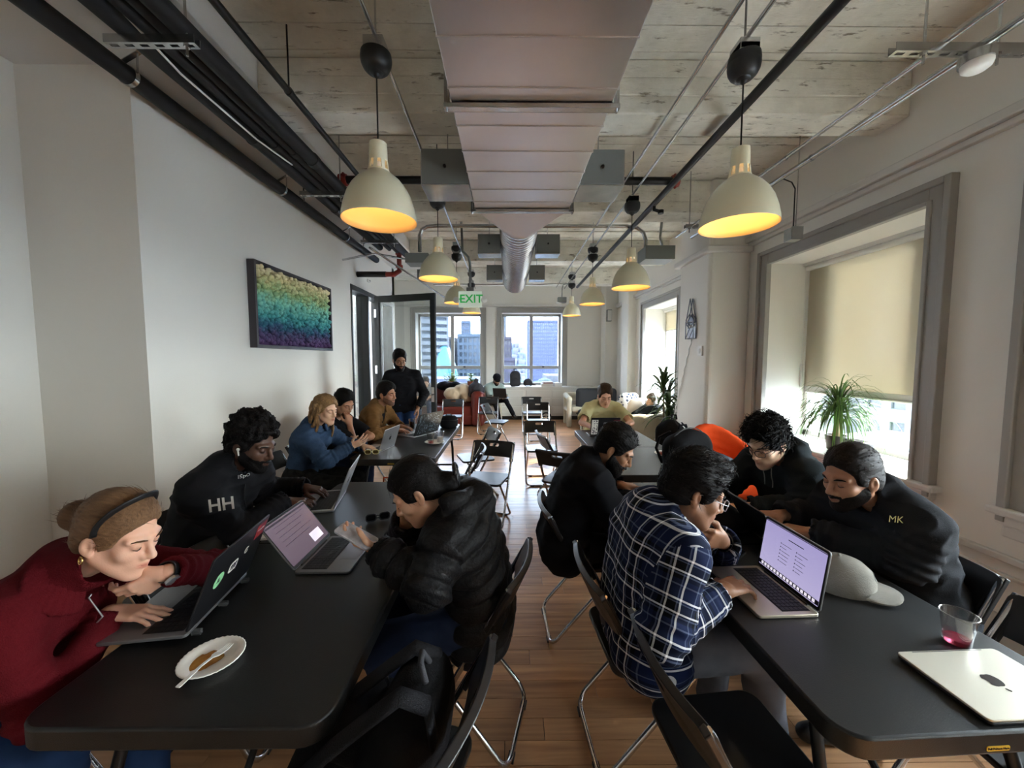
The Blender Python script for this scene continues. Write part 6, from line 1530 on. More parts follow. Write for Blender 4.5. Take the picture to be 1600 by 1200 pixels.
phone('white cased phone held by the woman in the puffer jacket', (-0.555, 1.352, 0.968), pt.to_euler(), mat('marbled_case', (206, 204, 206), 0.3, noise=(30, (150, 150, 158), 1)), MATS['phone_glass'])
# 4 --- denim jacket woman
hl = []
for i in range(15):
    a = -0.35 + (PI + 0.7) * i / 14          # around the head from one temple behind to the other
    x, y = 0.084 * math.cos(a), -0.022 - 0.078 * math.sin(a); L_ = 0.34 - 0.05 * abs(math.cos(a)) + 0.03 * math.sin(i * 2.3)
    p = [(x * (1 + 0.3 * t_) + 0.011 * math.sin(t_ * 9 + i * 1.7), y - 0.045 * t_ * math.sin(a) + 0.011 * math.cos(t_ * 9 + i * 2.1), 0.05 - L_ * t_) for t_ in [j / 8 for j in range(9)]]
    for j in range(8): hl.append(('c', p[j], p[j + 1], 0.0215 - 0.0016 * j, 0.0215 - 0.0016 * (j + 1), 0.006))
r4, J4 = person('woman with long wavy honey brown hair in a blue denim jacket', (-1.80, 3.3, 0), (-1.82, 3.32, SEAT), (-1.725, 3.31, 1.035), (-1.592, 3.29, 1.165), (0.9, -0.32, -0.2), -6, s_light, 'mid', True, 1.0,
    hands={'R': dict(w=(-1.385, 3.31, 0.835), d=(0.85, 0.05, 0.42), n=(-0.3, 0.75, 0.5), curl=0.3, spread=0.3, pole=(-0.2, -0.6, -0.8)), 'L': dict(w=(-1.36, 3.50, 0.80), d=(0.9, -0.2, -0.1), n=DN, curl=0.3, pole=(-0.2, 0.8, -0.6))},
    top=dict(name='denim_jacket', mat=c_denim, g=0.006, sg=0.006, collar=0.35, wr=0.008, fold=(0.105, 0.03)), pants=dict(mat=c_check, g=0.01), shoes=dict(mat=c_shoe),
    hair=dict(mat=h_bal, vol=0.012, amp=0.004, freq=80, aniso=(1, 1, 0.4), locks=(500, 0.05, 0.3, 0.002, (0, -0.4, -1), 0.4)))
# long hair falls outside the hairline cut, so it is a mass of its own
sdf_obj('long_hair', xf(hl, J4['R'], J4['head'], J4['hsz']), 0.0055, h_bal, J4['root'], lambda v: 0.002 * wob(v * np.array([1, 1, 0.3]), 240, 2) + 0.0015 * wob(v * np.array([1, 1, .2]), 420, 1))
MB().tube([J4['toW']((0.08, 0.01 + 0.02 * math.cos(a), -0.06 + 0.022 * math.sin(a))) for a in [i * PI / 8 for i in range(16)]], 0.0022, 6, closed=True).build('earring', m_silver, J4['root'], smooth=True, world=True)
# 5 --- black tee man
r5, J5 = person('man in a black tee shirt resting his chin on his fist behind the denim jacket', (-1.92, 3.87, 0), (-1.92, 3.88, SEAT), (-1.80, 3.88, 1.03), (-1.682, 3.87, 1.155), (0.78, -0.42, -0.42), -8, s_tan, 'mid', False, 1.0,
    hands={'R': dict(w=(-1.585, 3.76, 0.955), e=(-1.50, 3.66, 0.775), d=(-0.2, 0.3, 0.9), n=(-0.75, 0.4, -0.3), curl=1.1, thumb=0.6), 'L': dict(w=(-1.50, 3.74, 0.775), e=(-1.47, 4.02, 0.78), d=(-0.1, -0.9, 0.05), n=DN, curl=0.4)},
    top=dict(name='tee_shirt', mat=c_black, g=0.0, sg=0.006, sleeve=0.75, wr=0.004), pants=dict(mat=c_djeans), shoes=dict(mat=c_shoe), hair=dict(SHORT, mat=h_black, vol=0.016))
# 6 --- tan jacket man
r6, J6 = person('man in a tan jacket over a black tee typing on the painted laptop', (-1.70, 4.5, 0), (-1.70, 4.5, SEAT), (-1.575, 4.5, 1.06), (-1.442, 4.48, 1.188), (0.92, -0.32, -0.10), -5, s_tan, 'mid', False, 1.04,
    hands={'R': dict(w=(-1.30, 4.31, 0.80), d=(0.92, 0.12, -0.1), n=DN, curl=0.5, pole=(-0.2, -0.9, -0.5)), 'L': dict(w=(-1.30, 4.52, 0.80), d=(0.92, -0.1, -0.1), n=DN, curl=0.5, pole=(-0.2, 0.9, -0.5))},
    top=dict(mat=c_tan, g=0.010, sg=0.008, collar=0.35, fold=(0.11, 0.05), open=True, under=c_black, wr=0.007, wide=1.06), pants=dict(mat=c_djeans), shoes=dict(mat=c_shoe),
    hair=dict(SHORT, mat=h_black, vol=0.02, add=[('c', (0.03, 0.085, 0.08), (0.055, 0.09, 0.03), 0.014, 0.006, 0.01)]), beard=dict(stubble=0.75))
# 7 --- standing man
r7, J7 = person('bearded man in a black long sleeved sweater standing beside the open glass door', (-1.5, 5.36, 0), (-1.50, 5.37, 0.94), (-1.50, 5.35, 1.435), (-1.508, 5.27, 1.582), (0.45, -0.72, -0.26), -62, s_brown, 'mid', False, 1.02,
    hands={'L': dict(w=(-1.26, 5.24, 0.93), d=(0.05, -0.2, -0.95), n=(-0.9, -0.2, 0), curl=0.5, pole=(0.5, 0.8, 0)), 'R': dict(w=(-1.72, 5.16, 0.92), d=(0.05, -0.3, -0.95), n=(0.9, 0, 0), curl=0.5, pole=(-0.5, 0.5, 0))},
    legs={'R': ((-1.575, 5.30, 0.5), (-1.59, 5.36, 0.085)), 'L': ((-1.42, 5.37, 0.5), (-1.42, 5.44, 0.085))}, curve=0.01,
    top=dict(name='sweater', mat=c_black, g=0.004, sg=0.004, collar=0.4, wr=0.004), pants=dict(mat=c_jeans), shoes=dict(mat=c_shoe), hair=dict(SHORT, mat=h_black, vol=0.022, add=[('e', (0, 0.06, 0.125), np.eye(3), (0.055, 0.045, 0.022), 0.02)]), beard=dict(mat=h_black, len=0.007))
glasses(J7, m_blackm); wristband(J7, 'L', 'watch_strap', m_black, 0.02, 0.031, 0.012, ((1, -0.2, 0), m_black))
# 8 --- seated person behind the glass
r8, J8 = person('person in a grey sweater sitting beyond the glass door in the red armchair', (-2.0, 9.15, 0), (-2.0, 9.2, 0.56), (-1.98, 9.12, 0.94), (-1.97, 9.02, 1.055), (0.15, -0.8, -0.5), -85, s_light, 'far', True, 1.0,
    hands={'R': dict(w=(-2.12, 8.82, 0.72), d=(0.4, -0.7, -0.2), n=DN), 'L': dict(w=(-1.82, 8.82, 0.72), d=(-0.4, -0.7, -0.2), n=DN)}, top=dict(name='sweater', mat=c_lg, g=0.006, collar=0.4), pants=dict(mat=c_jeans), shoes=dict(mat=c_shoe), hair=dict(SHORT, mat=h_dbrown, vol=0.014))
# 9 --- capped man on the window seat
r9, J9 = person('man in a black cap and grey green sweater with crossed legs and a laptop', (-0.42, 9.6, 0), (-0.43, 9.62, 0.56), (-0.37, 9.53, 0.965), (-0.305, 9.45, 1.085), (0.2, -0.75, -0.55), -72, s_tan, 'far', False, 1.0,
    hands={'R': dict(w=(-0.36, 9.2, 0.70), d=(0.6, -0.4, -0.1), n=DN), 'L': dict(w=(-0.06, 9.25, 0.70), d=(-0.3, -0.6, -0.1), n=DN)},
    legs={'R': ((-0.33, 9.18, 0.53), (-0.22, 9.17, 0.085)), 'L': ((-0.08, 9.22, 0.60), (0.12, 9.12, 0.24))}, top=dict(name='sweater', mat=c_mint, g=0.012, sg=0.008, collar=0.4), pants=dict(mat=c_black), shoes=dict(mat=c_shoe, dirL=(0.75, -0.4, -0.4), downL=(0.3, -0.1, -0.9)),
    hair=dict(SHORT, mat=h_dbrown, vol=0.0, locks=None), beard=dict(mat=h_dbrown, len=0.008))
T_ = J9['toW']; Rh = Matrix(J9['R'].tolist())
MB().lathe([(0.1, 0.0), (0.101, 0.02), (0.094, 0.06), (0.07, 0.09), (0.03, 0.105), (0, 0.107)], 24, Vector(T_((0, -0.01, 0.045))), R=Rh).prism([(0.075 * math.cos(a), 0.075 + 0.09 * math.sin(a)) for a in [i * PI / 12 for i in range(13)]], 0.045, 0.052, T=J9['Mh']).build('cap', c_black, J9['root'], smooth=40, world=True)
sc_ = [(-0.06 + 0.04 * math.cos(i), 0.05, -0.17) for i in range(2)]
sdf_obj('scarf', xf([('c', (-0.05, 0.03, -0.13), (0.05, 0.03, -0.13), 0.05, 0.05, 0), ('c', (0.0, 0.06, -0.16), (0.02, 0.1, -0.30), 0.05, 0.035, 0.03)], J9['R'], J9['head']), 0.012, cloth('pink_scarf', (206, 170, 160), 0.9), J9['root'])
laptop('dark laptop on the lap of the man in the cap', (-0.16, 9.12, 0.66), 248, 0.34, 0.24, 105, m_space, m_dark, m_scr3)
# 10 --- yellow tee man
r10, J10 = person('man in a pale yellow tee shirt working at the far end of the table', (1.27, 5.22, 0), (1.27, 5.24, SEAT), (1.27, 5.13, 1.02), (1.272, 5.0, 1.115), (-0.04, -0.86, -0.30), -92, s_fair, 'mid', False, 1.08,
    hands={'R': dict(w=(1.0, 4.50, 0.785), e=(0.93, 4.78, 0.795), d=(0.2, -0.9, -0.06), n=DN, curl=0.4), 'L': dict(w=(1.36, 4.52, 0.785), e=(1.55, 4.77, 0.795), d=(-0.6, -0.6, -0.06), n=DN, curl=0.4)},
    top=dict(name='tee_shirt', mat=c_yel, g=0.006, sg=0.008, sleeve=0.72, wr=0.005, wide=1.1), pants=dict(mat=c_djeans), shoes=dict(mat=c_shoe), hair=dict(SHORT, mat=h_mid, vol=0.018, amp=0.006, freq=90, dz=0.008))
# 11 --- headphones
r11, J11 = person('person wearing big headphones reclining on the pale sofa', (2.4, 6.72, 0), (2.28, 6.72, 0.52), (2.62, 6.72, 0.70), (2.55, 6.7, 0.84), (-0.95, -0.22, -0.02), 184, s_light, 'mid', False, 1.0,
    hands={'L': dict(w=(2.2, 6.5, 0.62), d=(-0.8, 0.3, -0.2), n=DN), 'R': dict(w=(2.2, 6.92, 0.62), d=(-0.8, -0.3, -0.2), n=DN)}, legs={'R': ((1.9, 6.82, 0.62), (1.7, 6.85, 0.2)), 'L': ((1.9, 6.62, 0.62), (1.7, 6.6, 0.2))}, top=dict(name='hoodie', mat=c_hood, g=0.01, sg=0.006, hood=True, collar=0.4), pants=dict(mat=c_djeans),
    hair=dict(mat=h_ash, vol=0.022, amp=0.008, freq=110, aniso=(1, 1, 1), locks=(900, 0.03, 0.9, 0.003, (0, -0.5, 0.3), 0)), beard=dict(stubble=0.5))
T_ = J11['toW']; k = MB(); k.tube([T_((0.098 * math.sin(a), -0.01, 0.045 + 0.118 * math.cos(a))) for a in [math.radians(x) for x in range(-110, 111, 10)]], 0.011, 10, flat=0.6)
k.build('headphone_band', m_silver, J11['root'], smooth=True, world=True)
for s in (1, -1): MB().lathe([(0, 0), (0.03, 0), (0.042, 0.008), (0.043, 0.03), (0.03, 0.036), (0, 0.036)], 20, Vector(T_((s * 0.076, -0.008, -0.01))), R=Rh.__class__(J11['R'].tolist()) @ Matrix.Rotation(s * PI / 2, 3, 'Y')).build('ear_cup', m_silver, J11['root'], smooth=40, world=True)
# 12 --- bearded man
r12, J12 = person('bearded man in a plain black jacket looking down at the table', (0.33, 2.17, 0), (0.30, 2.18, SEAT), (0.445, 2.17, 1.015), (0.602, 2.13, 1.10), (0.78, -0.26, -0.56), 1, s_brown, 'near', False, 1.03,
    hands={'R': dict(w=(0.705, 2.20, 0.79), d=(0.95, 0.2, -0.1), n=DN, curl=0.4, pole=(-0.3, -0.8, -0.5)), 'L': dict(w=(0.72, 2.40, 0.795), d=(0.95, 0, -0.1), n=DN, curl=0.4, pole=(-0.2, 0.9, -0.5))},
    top=dict(mat=c_black, g=0.014, sg=0.01, collar=0.45, low=0.12, wr=0.006, fold=(0.1, 0.03)), pants=dict(mat=c_black), shoes=dict(mat=c_shoe, sole=c_sole),
    hair=dict(SHORT, vol=0.010, amp=0.0025, freq=110), beard=dict(mat=h_black, len=0.008))
# 13 --- plaid man
r13, J13 = person('man with glasses in a navy and white plaid flannel shirt typing', (0.5, 1.41, 0), (0.50, 1.42, SEAT), (0.535, 1.405, 1.035), (0.685, 1.385, 1.118), (0.92, -0.1, -0.36), 2, s_brown, 'near', False, 1.03,
    hands={'R': dict(w=(0.745, 1.265, 0.805), e=(0.48, 1.14, 0.74), d=(0.86, 0.5, -0.08), n=(-0.1, 0, -1), curl=0.38, spread=0.24, thumb=0.05),
           'L': dict(w=(0.83, 1.425, 0.905), e=(0.93, 1.62, 0.775), d=(-0.78, -0.42, 0.28), n=(-0.2, 0.9, 0.25), curl=0.95, spread=0.03, thumb=0.5)},
    legs={'R': ((0.93, 1.33, 0.54), (0.97, 1.30, 0.085)), 'L': ((0.92, 1.55, 0.54), (0.9, 1.6, 0.085))},
    top=dict(name='plaid_shirt', mat=m_plaid, g=0.010, sg=0.010, collar=0.55, low=0.16, wr=0.0055, cuff=0.86, seams=True, fold=(0.098, 0.035)), pants=dict(mat=c_grey, g=0.006), shoes=dict(mat=c_shoe, sole=c_sole),
    hair=dict(mat=h_black, vol=0.018, amp=0.005, freq=80, aniso=(1, 0.4, 1), add=[('e', (0, 0.05, 0.12), np.eye(3), (0.06, 0.045, 0.03), 0.03)], locks=(1500, 0.028, 0.55, 0.0024, (0.2, 0.6, 0.3), 0.1)), beard=dict(stubble=0.3))
glasses(J13, m_silver, lensm=None, thick=0.0014)
MB().prism([(0.006 * math.cos(i * PI / 6), 0.006 * math.sin(i * PI / 6)) for i in range(12)], 0, 0.003, T=frame(J13['arms']['R'][2] - unit(J13['arms']['R'][2] - J13['arms']['R'][1]) * 0.03 + np.array((0.012, -0.047, 0.006)), (1, 0, 0), (0, 0, 1))).build('cuff_button', m_silver, J13['root'], world=True)
# 14 --- hoodie man
r14, J14 = person('man with messy black hair and glasses in a dark hooded sweatshirt', (1.72, 2.18, 0), (1.73, 2.2, SEAT), (1.63, 2.18, 1.045), (1.482, 2.14, 1.125), (-0.85, -0.32, -0.42), 186, s_light, 'near', False, 1.03,
    hands={'L': dict(w=(1.315, 2.03, 0.795), e=(1.56, 1.93, 0.80), d=(-0.85, 0.3, -0.15), n=DN, curl=0.5), 'R': dict(w=(1.235, 2.235, 0.83), e=(1.42, 2.42, 0.79), d=(-0.35, -0.5, -0.75), n=(0.2, -0.6, 0.4), curl=0.6)},
    top=dict(name='hoodie', mat=c_hood, g=0.014, sg=0.014, hood=True, collar=0.45, low=0.05, wr=0.007), pants=dict(mat=c_black), shoes=dict(mat=c_shoe),
    hair=dict(mat=h_black, vol=0.022, amp=0.006, freq=80, aniso=(1, 1, 1), locks=(1500, 0.055, 0.75, 0.0036, (0.1, 0.5, 0.25), 0.25)))
glasses(J14, m_blackm, 0.05, 0.036)
for s in (1, -1): MB().tube(front_line(J14, 0.97, 0.72, 7, s * 0.03), 0.003, 6).build('drawstring', MATS['trim_paint'], J14['root'], smooth=True, world=True)
# 15 --- window side man
r15, J15 = person('bearded man in a dark jacket with the sunlit window sill behind his head', (1.8, 1.62, 0), (1.80, 1.63, SEAT), (1.665, 1.645, 1.01), (1.508, 1.63, 1.088), (-0.94, -0.14, -0.24), 182, s_tan, 'near', False, 1.05,
    hands={'L': dict(w=(1.415, 1.70, 0.80), e=(1.60, 1.47, 0.80), d=(-0.85, 0.42, 0.05), n=DN, curl=0.45), 'R': dict(w=(1.38, 1.87, 0.815), e=(1.60, 1.92, 0.80), d=(-0.92, -0.1, 0.05), n=DN, curl=0.95)},
    top=dict(mat=cloth('charcoal_jacket', (38, 39, 42), 0.75, (300, 0.25)), g=0.014, sg=0.014, collar=0.5, low=0.10, wr=0.008), pants=dict(mat=c_black), shoes=dict(mat=c_shoe),
    hair=dict(SHORT, mat=h_dbrown, vol=0.008, amp=0.0028, freq=120, locks=(1200, 0.012, 0.8, 0.002, (0, 0.3, 0.4), 0)), beard=dict(mat=h_dbrown, len=0.0018, stubble=0.7))
wristband(J15, 'L', 'watch_strap', m_black, 0.03, 0.032, 0.012, ((0.2, -0.8, 0.5), m_black))
badge(J15, 'MK', 0.032, 1400, 812, 0, mat('dull_yellow', (150, 140, 80), 0.6), nm='chest_letters', Y=1.2, right=(0.95, -0.1, -0.05), bold=False)
# ================================================================== bags, seats, plants
m_bag = cloth('black_nylon_bag', (28, 28, 30), 0.7, (260, 0.3)); m_bagg = cloth('dark_grey_bag', (62, 62, 66), 0.75, (260, 0.3))
m_cream_f = cloth('cream_boucle', (214, 206, 186), 0.95, (160, 0.5)); m_redl = mat('oxblood_leather', (104, 36, 26), 0.4, bump=(90, 0.15)); m_orange = cloth('orange_felt', (206, 72, 30), 0.85, (200, 0.3)); m_greyf = cloth('charcoal_felt', (66, 68, 72), 0.9)
I3 = np.eye(3)
def sbag(parent, name, prims, h, m, amp=0.006, fr=22): return sdf_obj(name, prims, h, m, parent, lambda v: amp * (wob(v, fr, 2) + 0.7 * (1 - np.abs(wob(v, fr * 1.7, 4)) * 1.6)), 2)
def rbox(c, s, r, k=0.01, R=None):
    """rounded block out of capsules (half sizes s)"""
    c = np.array(c, float); R = np.eye(3) if R is None else np.array(R); P = []; sx, sy, sz = [max(0.001, q - r) for q in s]
    n = max(2, int(2.6 * sy / r) + 2); nz_ = max(2, int(2.6 * sz / r) + 2)
    for y in np.linspace(-sy, sy, n):
        for z in np.linspace(-sz, sz, nz_): P.append(('c', c + R @ np.array((-sx, y, z)), c + R @ np.array((sx, y, z)), r, r, k if P else 0))
    return P
def backpack(lab, loc, rz, w, d, h, m, lean=0.0, res=0.01):
    o = thing('backpack', lab, 'backpack', loc); R = Matrix.Rotation(rz, 3, 'Z') @ Matrix.Rotation(lean, 3, 'X'); Rn = np.array(R); L = lambda p: np.array(loc) + Rn @ np.array(p)
    P = rbox(L((0, 0, h * 0.42)), (w * 0.5, d * 0.46, h * 0.42), min(w, d) * 0.3, 0.03, Rn) + [('e', L((0, 0, h * 0.72)), Rn, (w * 0.46, d * 0.42, h * 0.28), 0.05), ('h', np.array(loc) + np.array((0, 0, 0.004)), np.array((0, 0, -1)), 0.012)]
    sbag(o, 'pack_body', P, res, m)
    sbag(o, 'front_pocket', [('e', L((0, -d * 0.42, h * 0.32)), Rn, (w * 0.4, d * 0.22, h * 0.25), 0)], res, m, 0.003)
    k = MB(); k.tube([L((-0.04, d * 0.25, h * 1.0)), L((-0.03, d * 0.25, h * 1.1)), L((0.03, d * 0.25, h * 1.1)), L((0.04, d * 0.25, h * 1.0))], 0.009, 8); k.build('carry_loop', m, o, smooth=True, world=True)
    for s in (1, -1):
        k = MB(); k.tube([L((s * w * 0.25, d * 0.42, h * 0.93)), L((s * w * 0.36, d * 0.75, h * 0.75)), L((s * w * 0.42, d * 0.8, h * 0.45)), L((s * w * 0.42, d * 0.45, h * 0.12))], 0.024, 8, flat=0.35); k.build('shoulder_strap', m, o, smooth=True, world=True)
    k = MB(); k.tube([L((w * 0.53 * math.cos(a), -d * 0.1, h * 0.5 + h * 0.57 * math.sin(a))) for a in [i * PI / 12 for i in range(0, 13)]], 0.005, 6); k.build('zip', m_blackm, o, smooth=True, world=True)
    return o
m_strap = cloth('strap_webbing', (38, 38, 41), 0.8, (300, 0.4))
# black bag and jacket heaped on the nearest chair
hb = thing('backpack', 'black backpack slumped on the nearest aisle chair seat', 'backpack', (-0.40, 0.98, 0.46))
Rz = np.array(Matrix.Rotation(-0.25, 3, 'Z'))
sbag(hb, 'pack_body', [('e', (-0.37, 0.98, 0.56), Rz, (0.19, 0.16, 0.10), 0), ('e', (-0.255, 1.0, 0.63), Rz, (0.085, 0.15, 0.13), 0.05), ('e', (-0.48, 0.93, 0.53), Rz, (0.10, 0.13, 0.07), 0.05), ('h', (0, 0, 0.466), (0, 0, -1), 0.01)], 0.0085, m_bag, 0.009)
sbag(hb, 'front_pocket', [('e', (-0.41, 0.95, 0.635), np.array(Matrix.Rotation(0.3, 3, 'Y')), (0.11, 0.10, 0.034), 0)], 0.007, m_bag, 0.005)
for s, w_ in ((-0.10, 0.03), (0.06, 0.03)):
    MB().tube([(-0.19, 1.0 + s, 0.64), (-0.205, 1.0 + s, 0.74), (-0.27, 0.99 + s, 0.775), (-0.34, 0.97 + s, 0.735), (-0.43, 0.95 + s, 0.675), (-0.52, 0.92 + s, 0.605), (-0.575, 0.91 + s, 0.53)], w_, 8, flat=0.3).build('shoulder_strap', m_strap, hb, smooth=True, world=True)
MB().tube([(-0.22, 0.95, 0.755), (-0.235, 0.96, 0.80), (-0.24, 1.0, 0.80), (-0.225, 1.02, 0.755)], 0.009, 8).build('carry_loop', m_bagg, hb, smooth=True, world=True)
k = MB(); k.tube([(-0.50, 0.83, 0.60), (-0.44, 0.86, 0.665), (-0.36, 0.90, 0.69), (-0.32, 0.98, 0.70), (-0.36, 1.06, 0.675)], 0.006, 6); k.build('zip', m_bagg, hb, smooth=True, world=True)
backpack('big black backpack standing on the far table corner before the orange chair', (1.40, 2.93, TT), 0.3, 0.36, 0.22, 0.31, m_bag, 0.0, 0.009)
backpack('black backpack propped on the chair beside the pale sofa', (1.84, 4.27, 0.46), -1.2, 0.32, 0.2, 0.46, m_bag, 0.0, 0.011)
backpack('dark grey backpack with a white badge on the window seat', (0.17, 10.0, 0.872), 0.1, 0.25, 0.18, 0.42, m_bagg, 0.0, 0.014)
bg = thing('soft_bag', 'soft black bag lying on the table behind the plaid man', 'bag', (1.04, 1.98, TT))
sbag(bg, 'bag_body', [('e', (1.02, 2.0, 0.80), I3, (0.17, 0.14, 0.075), 0), ('e', (1.10, 1.90, 0.775), I3, (0.15, 0.11, 0.05), 0.05), ('e', (0.95, 2.1, 0.79), I3, (0.11, 0.1, 0.07), 0.05), ('h', (0, 0, TT + 0.002), (0, 0, -1), 0.008)], 0.008, m_bag, 0.007)
MB().tube([(0.93, 1.95, 0.85), (1.0, 1.9, 0.885), (1.1, 1.93, 0.85), (1.16, 1.99, 0.79)], 0.014, 8, flat=0.4).build('bag_strap', m_bag, bg, smooth=True, world=True)
pc = thing('round_pouch', 'round black zip pouch at the far end of the cup table', 'pouch', (-0.76, 4.78, TT))
MB().lathe([(0, 0), (0.09, 0), (0.11, 0.02), (0.115, 0.07), (0.108, 0.12), (0.08, 0.145), (0, 0.15)], 28).build('pouch_body', m_bag, pc, smooth=50)
MB().lathe([(0.1135, 0.098), (0.117, 0.1), (0.1135, 0.103)], 28, closed=True).tube([(-0.04, -0.02, 0.146), (-0.02, -0.02, 0.168), (0.03, -0.02, 0.168), (0.05, -0.02, 0.145)], 0.006, 6).build('zip', m_blackm, pc, smooth=50)
# grey cap
cp = thing('baseball_cap', 'washed grey baseball cap lying on the table behind the lilac screen', 'cap', (1.265, 1.40, TT), math.radians(-38))
m_cap = cloth('washed_grey_cotton', (142, 138, 130), 0.9, (220, 0.35), (14, (122, 118, 110), 1.2))
k = MB(); prof = [(0.098, 0.0), (0.101, 0.02), (0.099, 0.05), (0.088, 0.08), (0.066, 0.102), (0.035, 0.113), (0.0, 0.116)]
k.lathe(prof, 30); k.v = [(x * 1.12, y * 0.95, z * (1 - 0.22 * max(0, -x) / 0.1)) for x, y, z in k.v]; k.build('crown', m_cap, cp, smooth=50)
k = MB(); pl = []
for i in range(15): a = -PI / 2 + PI * i / 14; pl.append((0.085 + 0.095 * math.cos(a) ** 0.8 if math.cos(a) > 0 else 0.085, 0.088 * math.sin(a)))
vs = []; n = len(pl)
for dz in (0.0, 0.005):
    for x, y in pl: vs.append((x, y, 0.022 - 1.6 * y * y - 0.05 * max(0, x - 0.1) + dz))
    for x, y in pl: vs.append((0.06 + (x - 0.06) * 0.3, y * 0.98, 0.024 - 1.2 * y * y + dz))
fs = []
for i in range(n - 1): fs += [(i, n + i, n + i + 1, i + 1), (2 * n + i, 2 * n + i + 1, 3 * n + i + 1, 3 * n + i), (i, i + 1, 2 * n + i + 1, 2 * n + i)]
k.add(vs, fs); k.build('brim', m_cap, cp, smooth=40)
MB().ball((0, 0, 0.117), 0.007, 8, 6).build('button', m_cap, cp, smooth=True)
MB().prism([(0.02 * math.cos(i * PI / 10), 0.02 * math.sin(i * PI / 10)) for i in range(20)], 0, 0.003, T=frame((0.102, 0, 0.062), (0, 1, 0), (-0.35, 0, 1))).build('round_patch', mat('patch_grey', (104, 102, 100), 0.8), cp)
# orange bag under the second table
og = thing('tote_bag', 'orange and white bag on the floor under the cup table', 'bag', (-1.18, 3.62, 0.0))
k = MB().prism([(-0.1, 0.0), (0.1, 0.0), (0.08, 0.36), (-0.06, 0.36)], -0.05, 0.05, T=Matrix.Rotation(PI / 2, 4, 'X')); k.build('bag_body', m_orange, og, bevel=0.02)
MB().prism([(-0.05, 0.1), (0.08, 0.1), (0.07, 0.2), (-0.04, 0.2)], 0.051, 0.053, T=Matrix.Rotation(PI / 2, 4, 'X')).build('white_panel', m_paper, og)
MB().tube([(-0.04, 0, 0.34), (-0.03, 0, 0.46), (0.05, 0, 0.46), (0.06, 0, 0.34)], 0.008, 6).build('bag_handle', m_orange, og, smooth=True)
# ---- seats by the far windows
so = thing('leather_armchair', 'wide oxblood red leather armchair before the far left window', 'armchair', (-1.65, 9.25, 0))
def part(o, nm, c, s, r, m, k=0.02, h=0.022): 
    x = sdf_obj(nm, rbox(np.array(c) + np.array(o.location), s, r, k), h, m, o, None, 1); return x
part(so, 'seat_cushion', (0, 0.0, 0.36), (0.78, 0.38, 0.12), 0.06, m_redl); part(so, 'seat_base', (0, 0.02, 0.16), (0.80, 0.40, 0.12), 0.05, m_redl); part(so, 'backrest', (0, 0.42, 0.55), (0.85, 0.13, 0.34), 0.09, m_redl)
part(so, 'arm', (-0.92, 0.02, 0.42), (0.16, 0.46, 0.42), 0.12, m_redl); part(so, 'arm', (0.92, 0.02, 0.42), (0.16, 0.46, 0.42), 0.12, m_redl)
def heap(name, lab, cat, base, prims, m, h=0.014, amp=0.012):
    o = thing(name, lab, cat, base); sbag(o, 'cloth_fold', prims, h, m, amp, 18); return o
heap('draped_coat', 'beige coat draped over the red leather armchair', 'coat', (-1.2, 9.15, 0.5), [('e', (-1.35, 9.1, 0.75), I3, (0.2, 0.2, 0.16), 0), ('e', (-1.12, 9.15, 0.86), I3, (0.2, 0.17, 0.14), 0.06), ('e', (-1.02, 9.2, 0.7), I3, (0.14, 0.2, 0.16), 0.06)], cloth('beige_coat', (196, 176, 150), 0.9))
heap('draped_jacket', 'dark grey jacket on the arm of the red leather armchair', 'jacket', (-0.8, 9.15, 0.84), [('e', (-0.8, 9.12, 0.90), I3, (0.16, 0.2, 0.14), 0), ('c', (-0.92, 9.05, 0.75), (-0.78, 9.1, 1.08), 0.06, 0.05, 0.04), ('e', (-0.68, 9.1, 0.82), I3, (0.09, 0.18, 0.14), 0.05)], m_bagg)
heap('black_jacket', 'black jacket bunched on the back of the red leather armchair', 'jacket', (-1.65, 9.6, 0.86), [('e', (-1.6, 9.55, 0.92), I3, (0.22, 0.16, 0.11), 0), ('e', (-1.36, 9.55, 0.92), I3, (0.18, 0.15, 0.1), 0.05)], c_black)
pf = thing('pouf', 'white cube pouf under the man in the cap', 'stool', (-0.42, 9.62, 0))
part(pf, 'cushion_block', (0, 0, 0.22), (0.24, 0.24, 0.22), 0.05, m_cream_f)
ac = thing('pale_armchair', 'pale cream armchair with cut out arms by the window seat', 'armchair', (1.78, 9.15, 0), math.radians(0))
k = MB()
part(ac, 'seat', (0, 0, 0.40), (0.30, 0.28, 0.07), 0.05, m_cream_f)
for s in (-1, 1):
    P = [('c', (s * 0.36, -0.28, 0.04), (s * 0.36, -0.28, 0.66), 0.06, 0.06, 0), ('c', (s * 0.36, 0.26, 0.04), (s * 0.36, 0.26, 0.70), 0.06, 0.06, 0.02), ('c', (s * 0.36, -0.28, 0.66), (s * 0.36, 0.26, 0.70), 0.06, 0.06, 0.04), ('c', (s * 0.36, -0.28, 0.38), (s * 0.36, 0.26, 0.38), 0.05, 0.05, 0.02)]
    sdf_obj('arm', xf(P, I3, ac.location), 0.016, m_cream_f, ac)
sdf_obj('backrest', xf([('c', (-0.36, 0.26, 0.70), (0.36, 0.26, 0.70), 0.07, 0.07, 0), ('c', (-0.3, 0.28, 0.62), (0.3, 0.28, 0.62), 0.06, 0.06, 0.03)], I3, ac.location), 0.016, m_cream_f, ac)
gs = thing('grey_lounge_chair', 'charcoal lounge chair back standing behind the yellow shirt man', 'chair', (2.08, 8.9, 0))
part(gs, 'backrest', (0, 0.1, 0.58), (0.48, 0.09, 0.32), 0.08, m_greyf); part(gs, 'seat', (0, -0.22, 0.30), (0.46, 0.3, 0.12), 0.08, m_greyf)
for x in (-0.38, 0.38):
    for y in (-0.45, 0.1): MB().tube([(x, y, 0.0), (x, y, 0.2)], 0.02, 8).build('leg', m_blackm, gs)
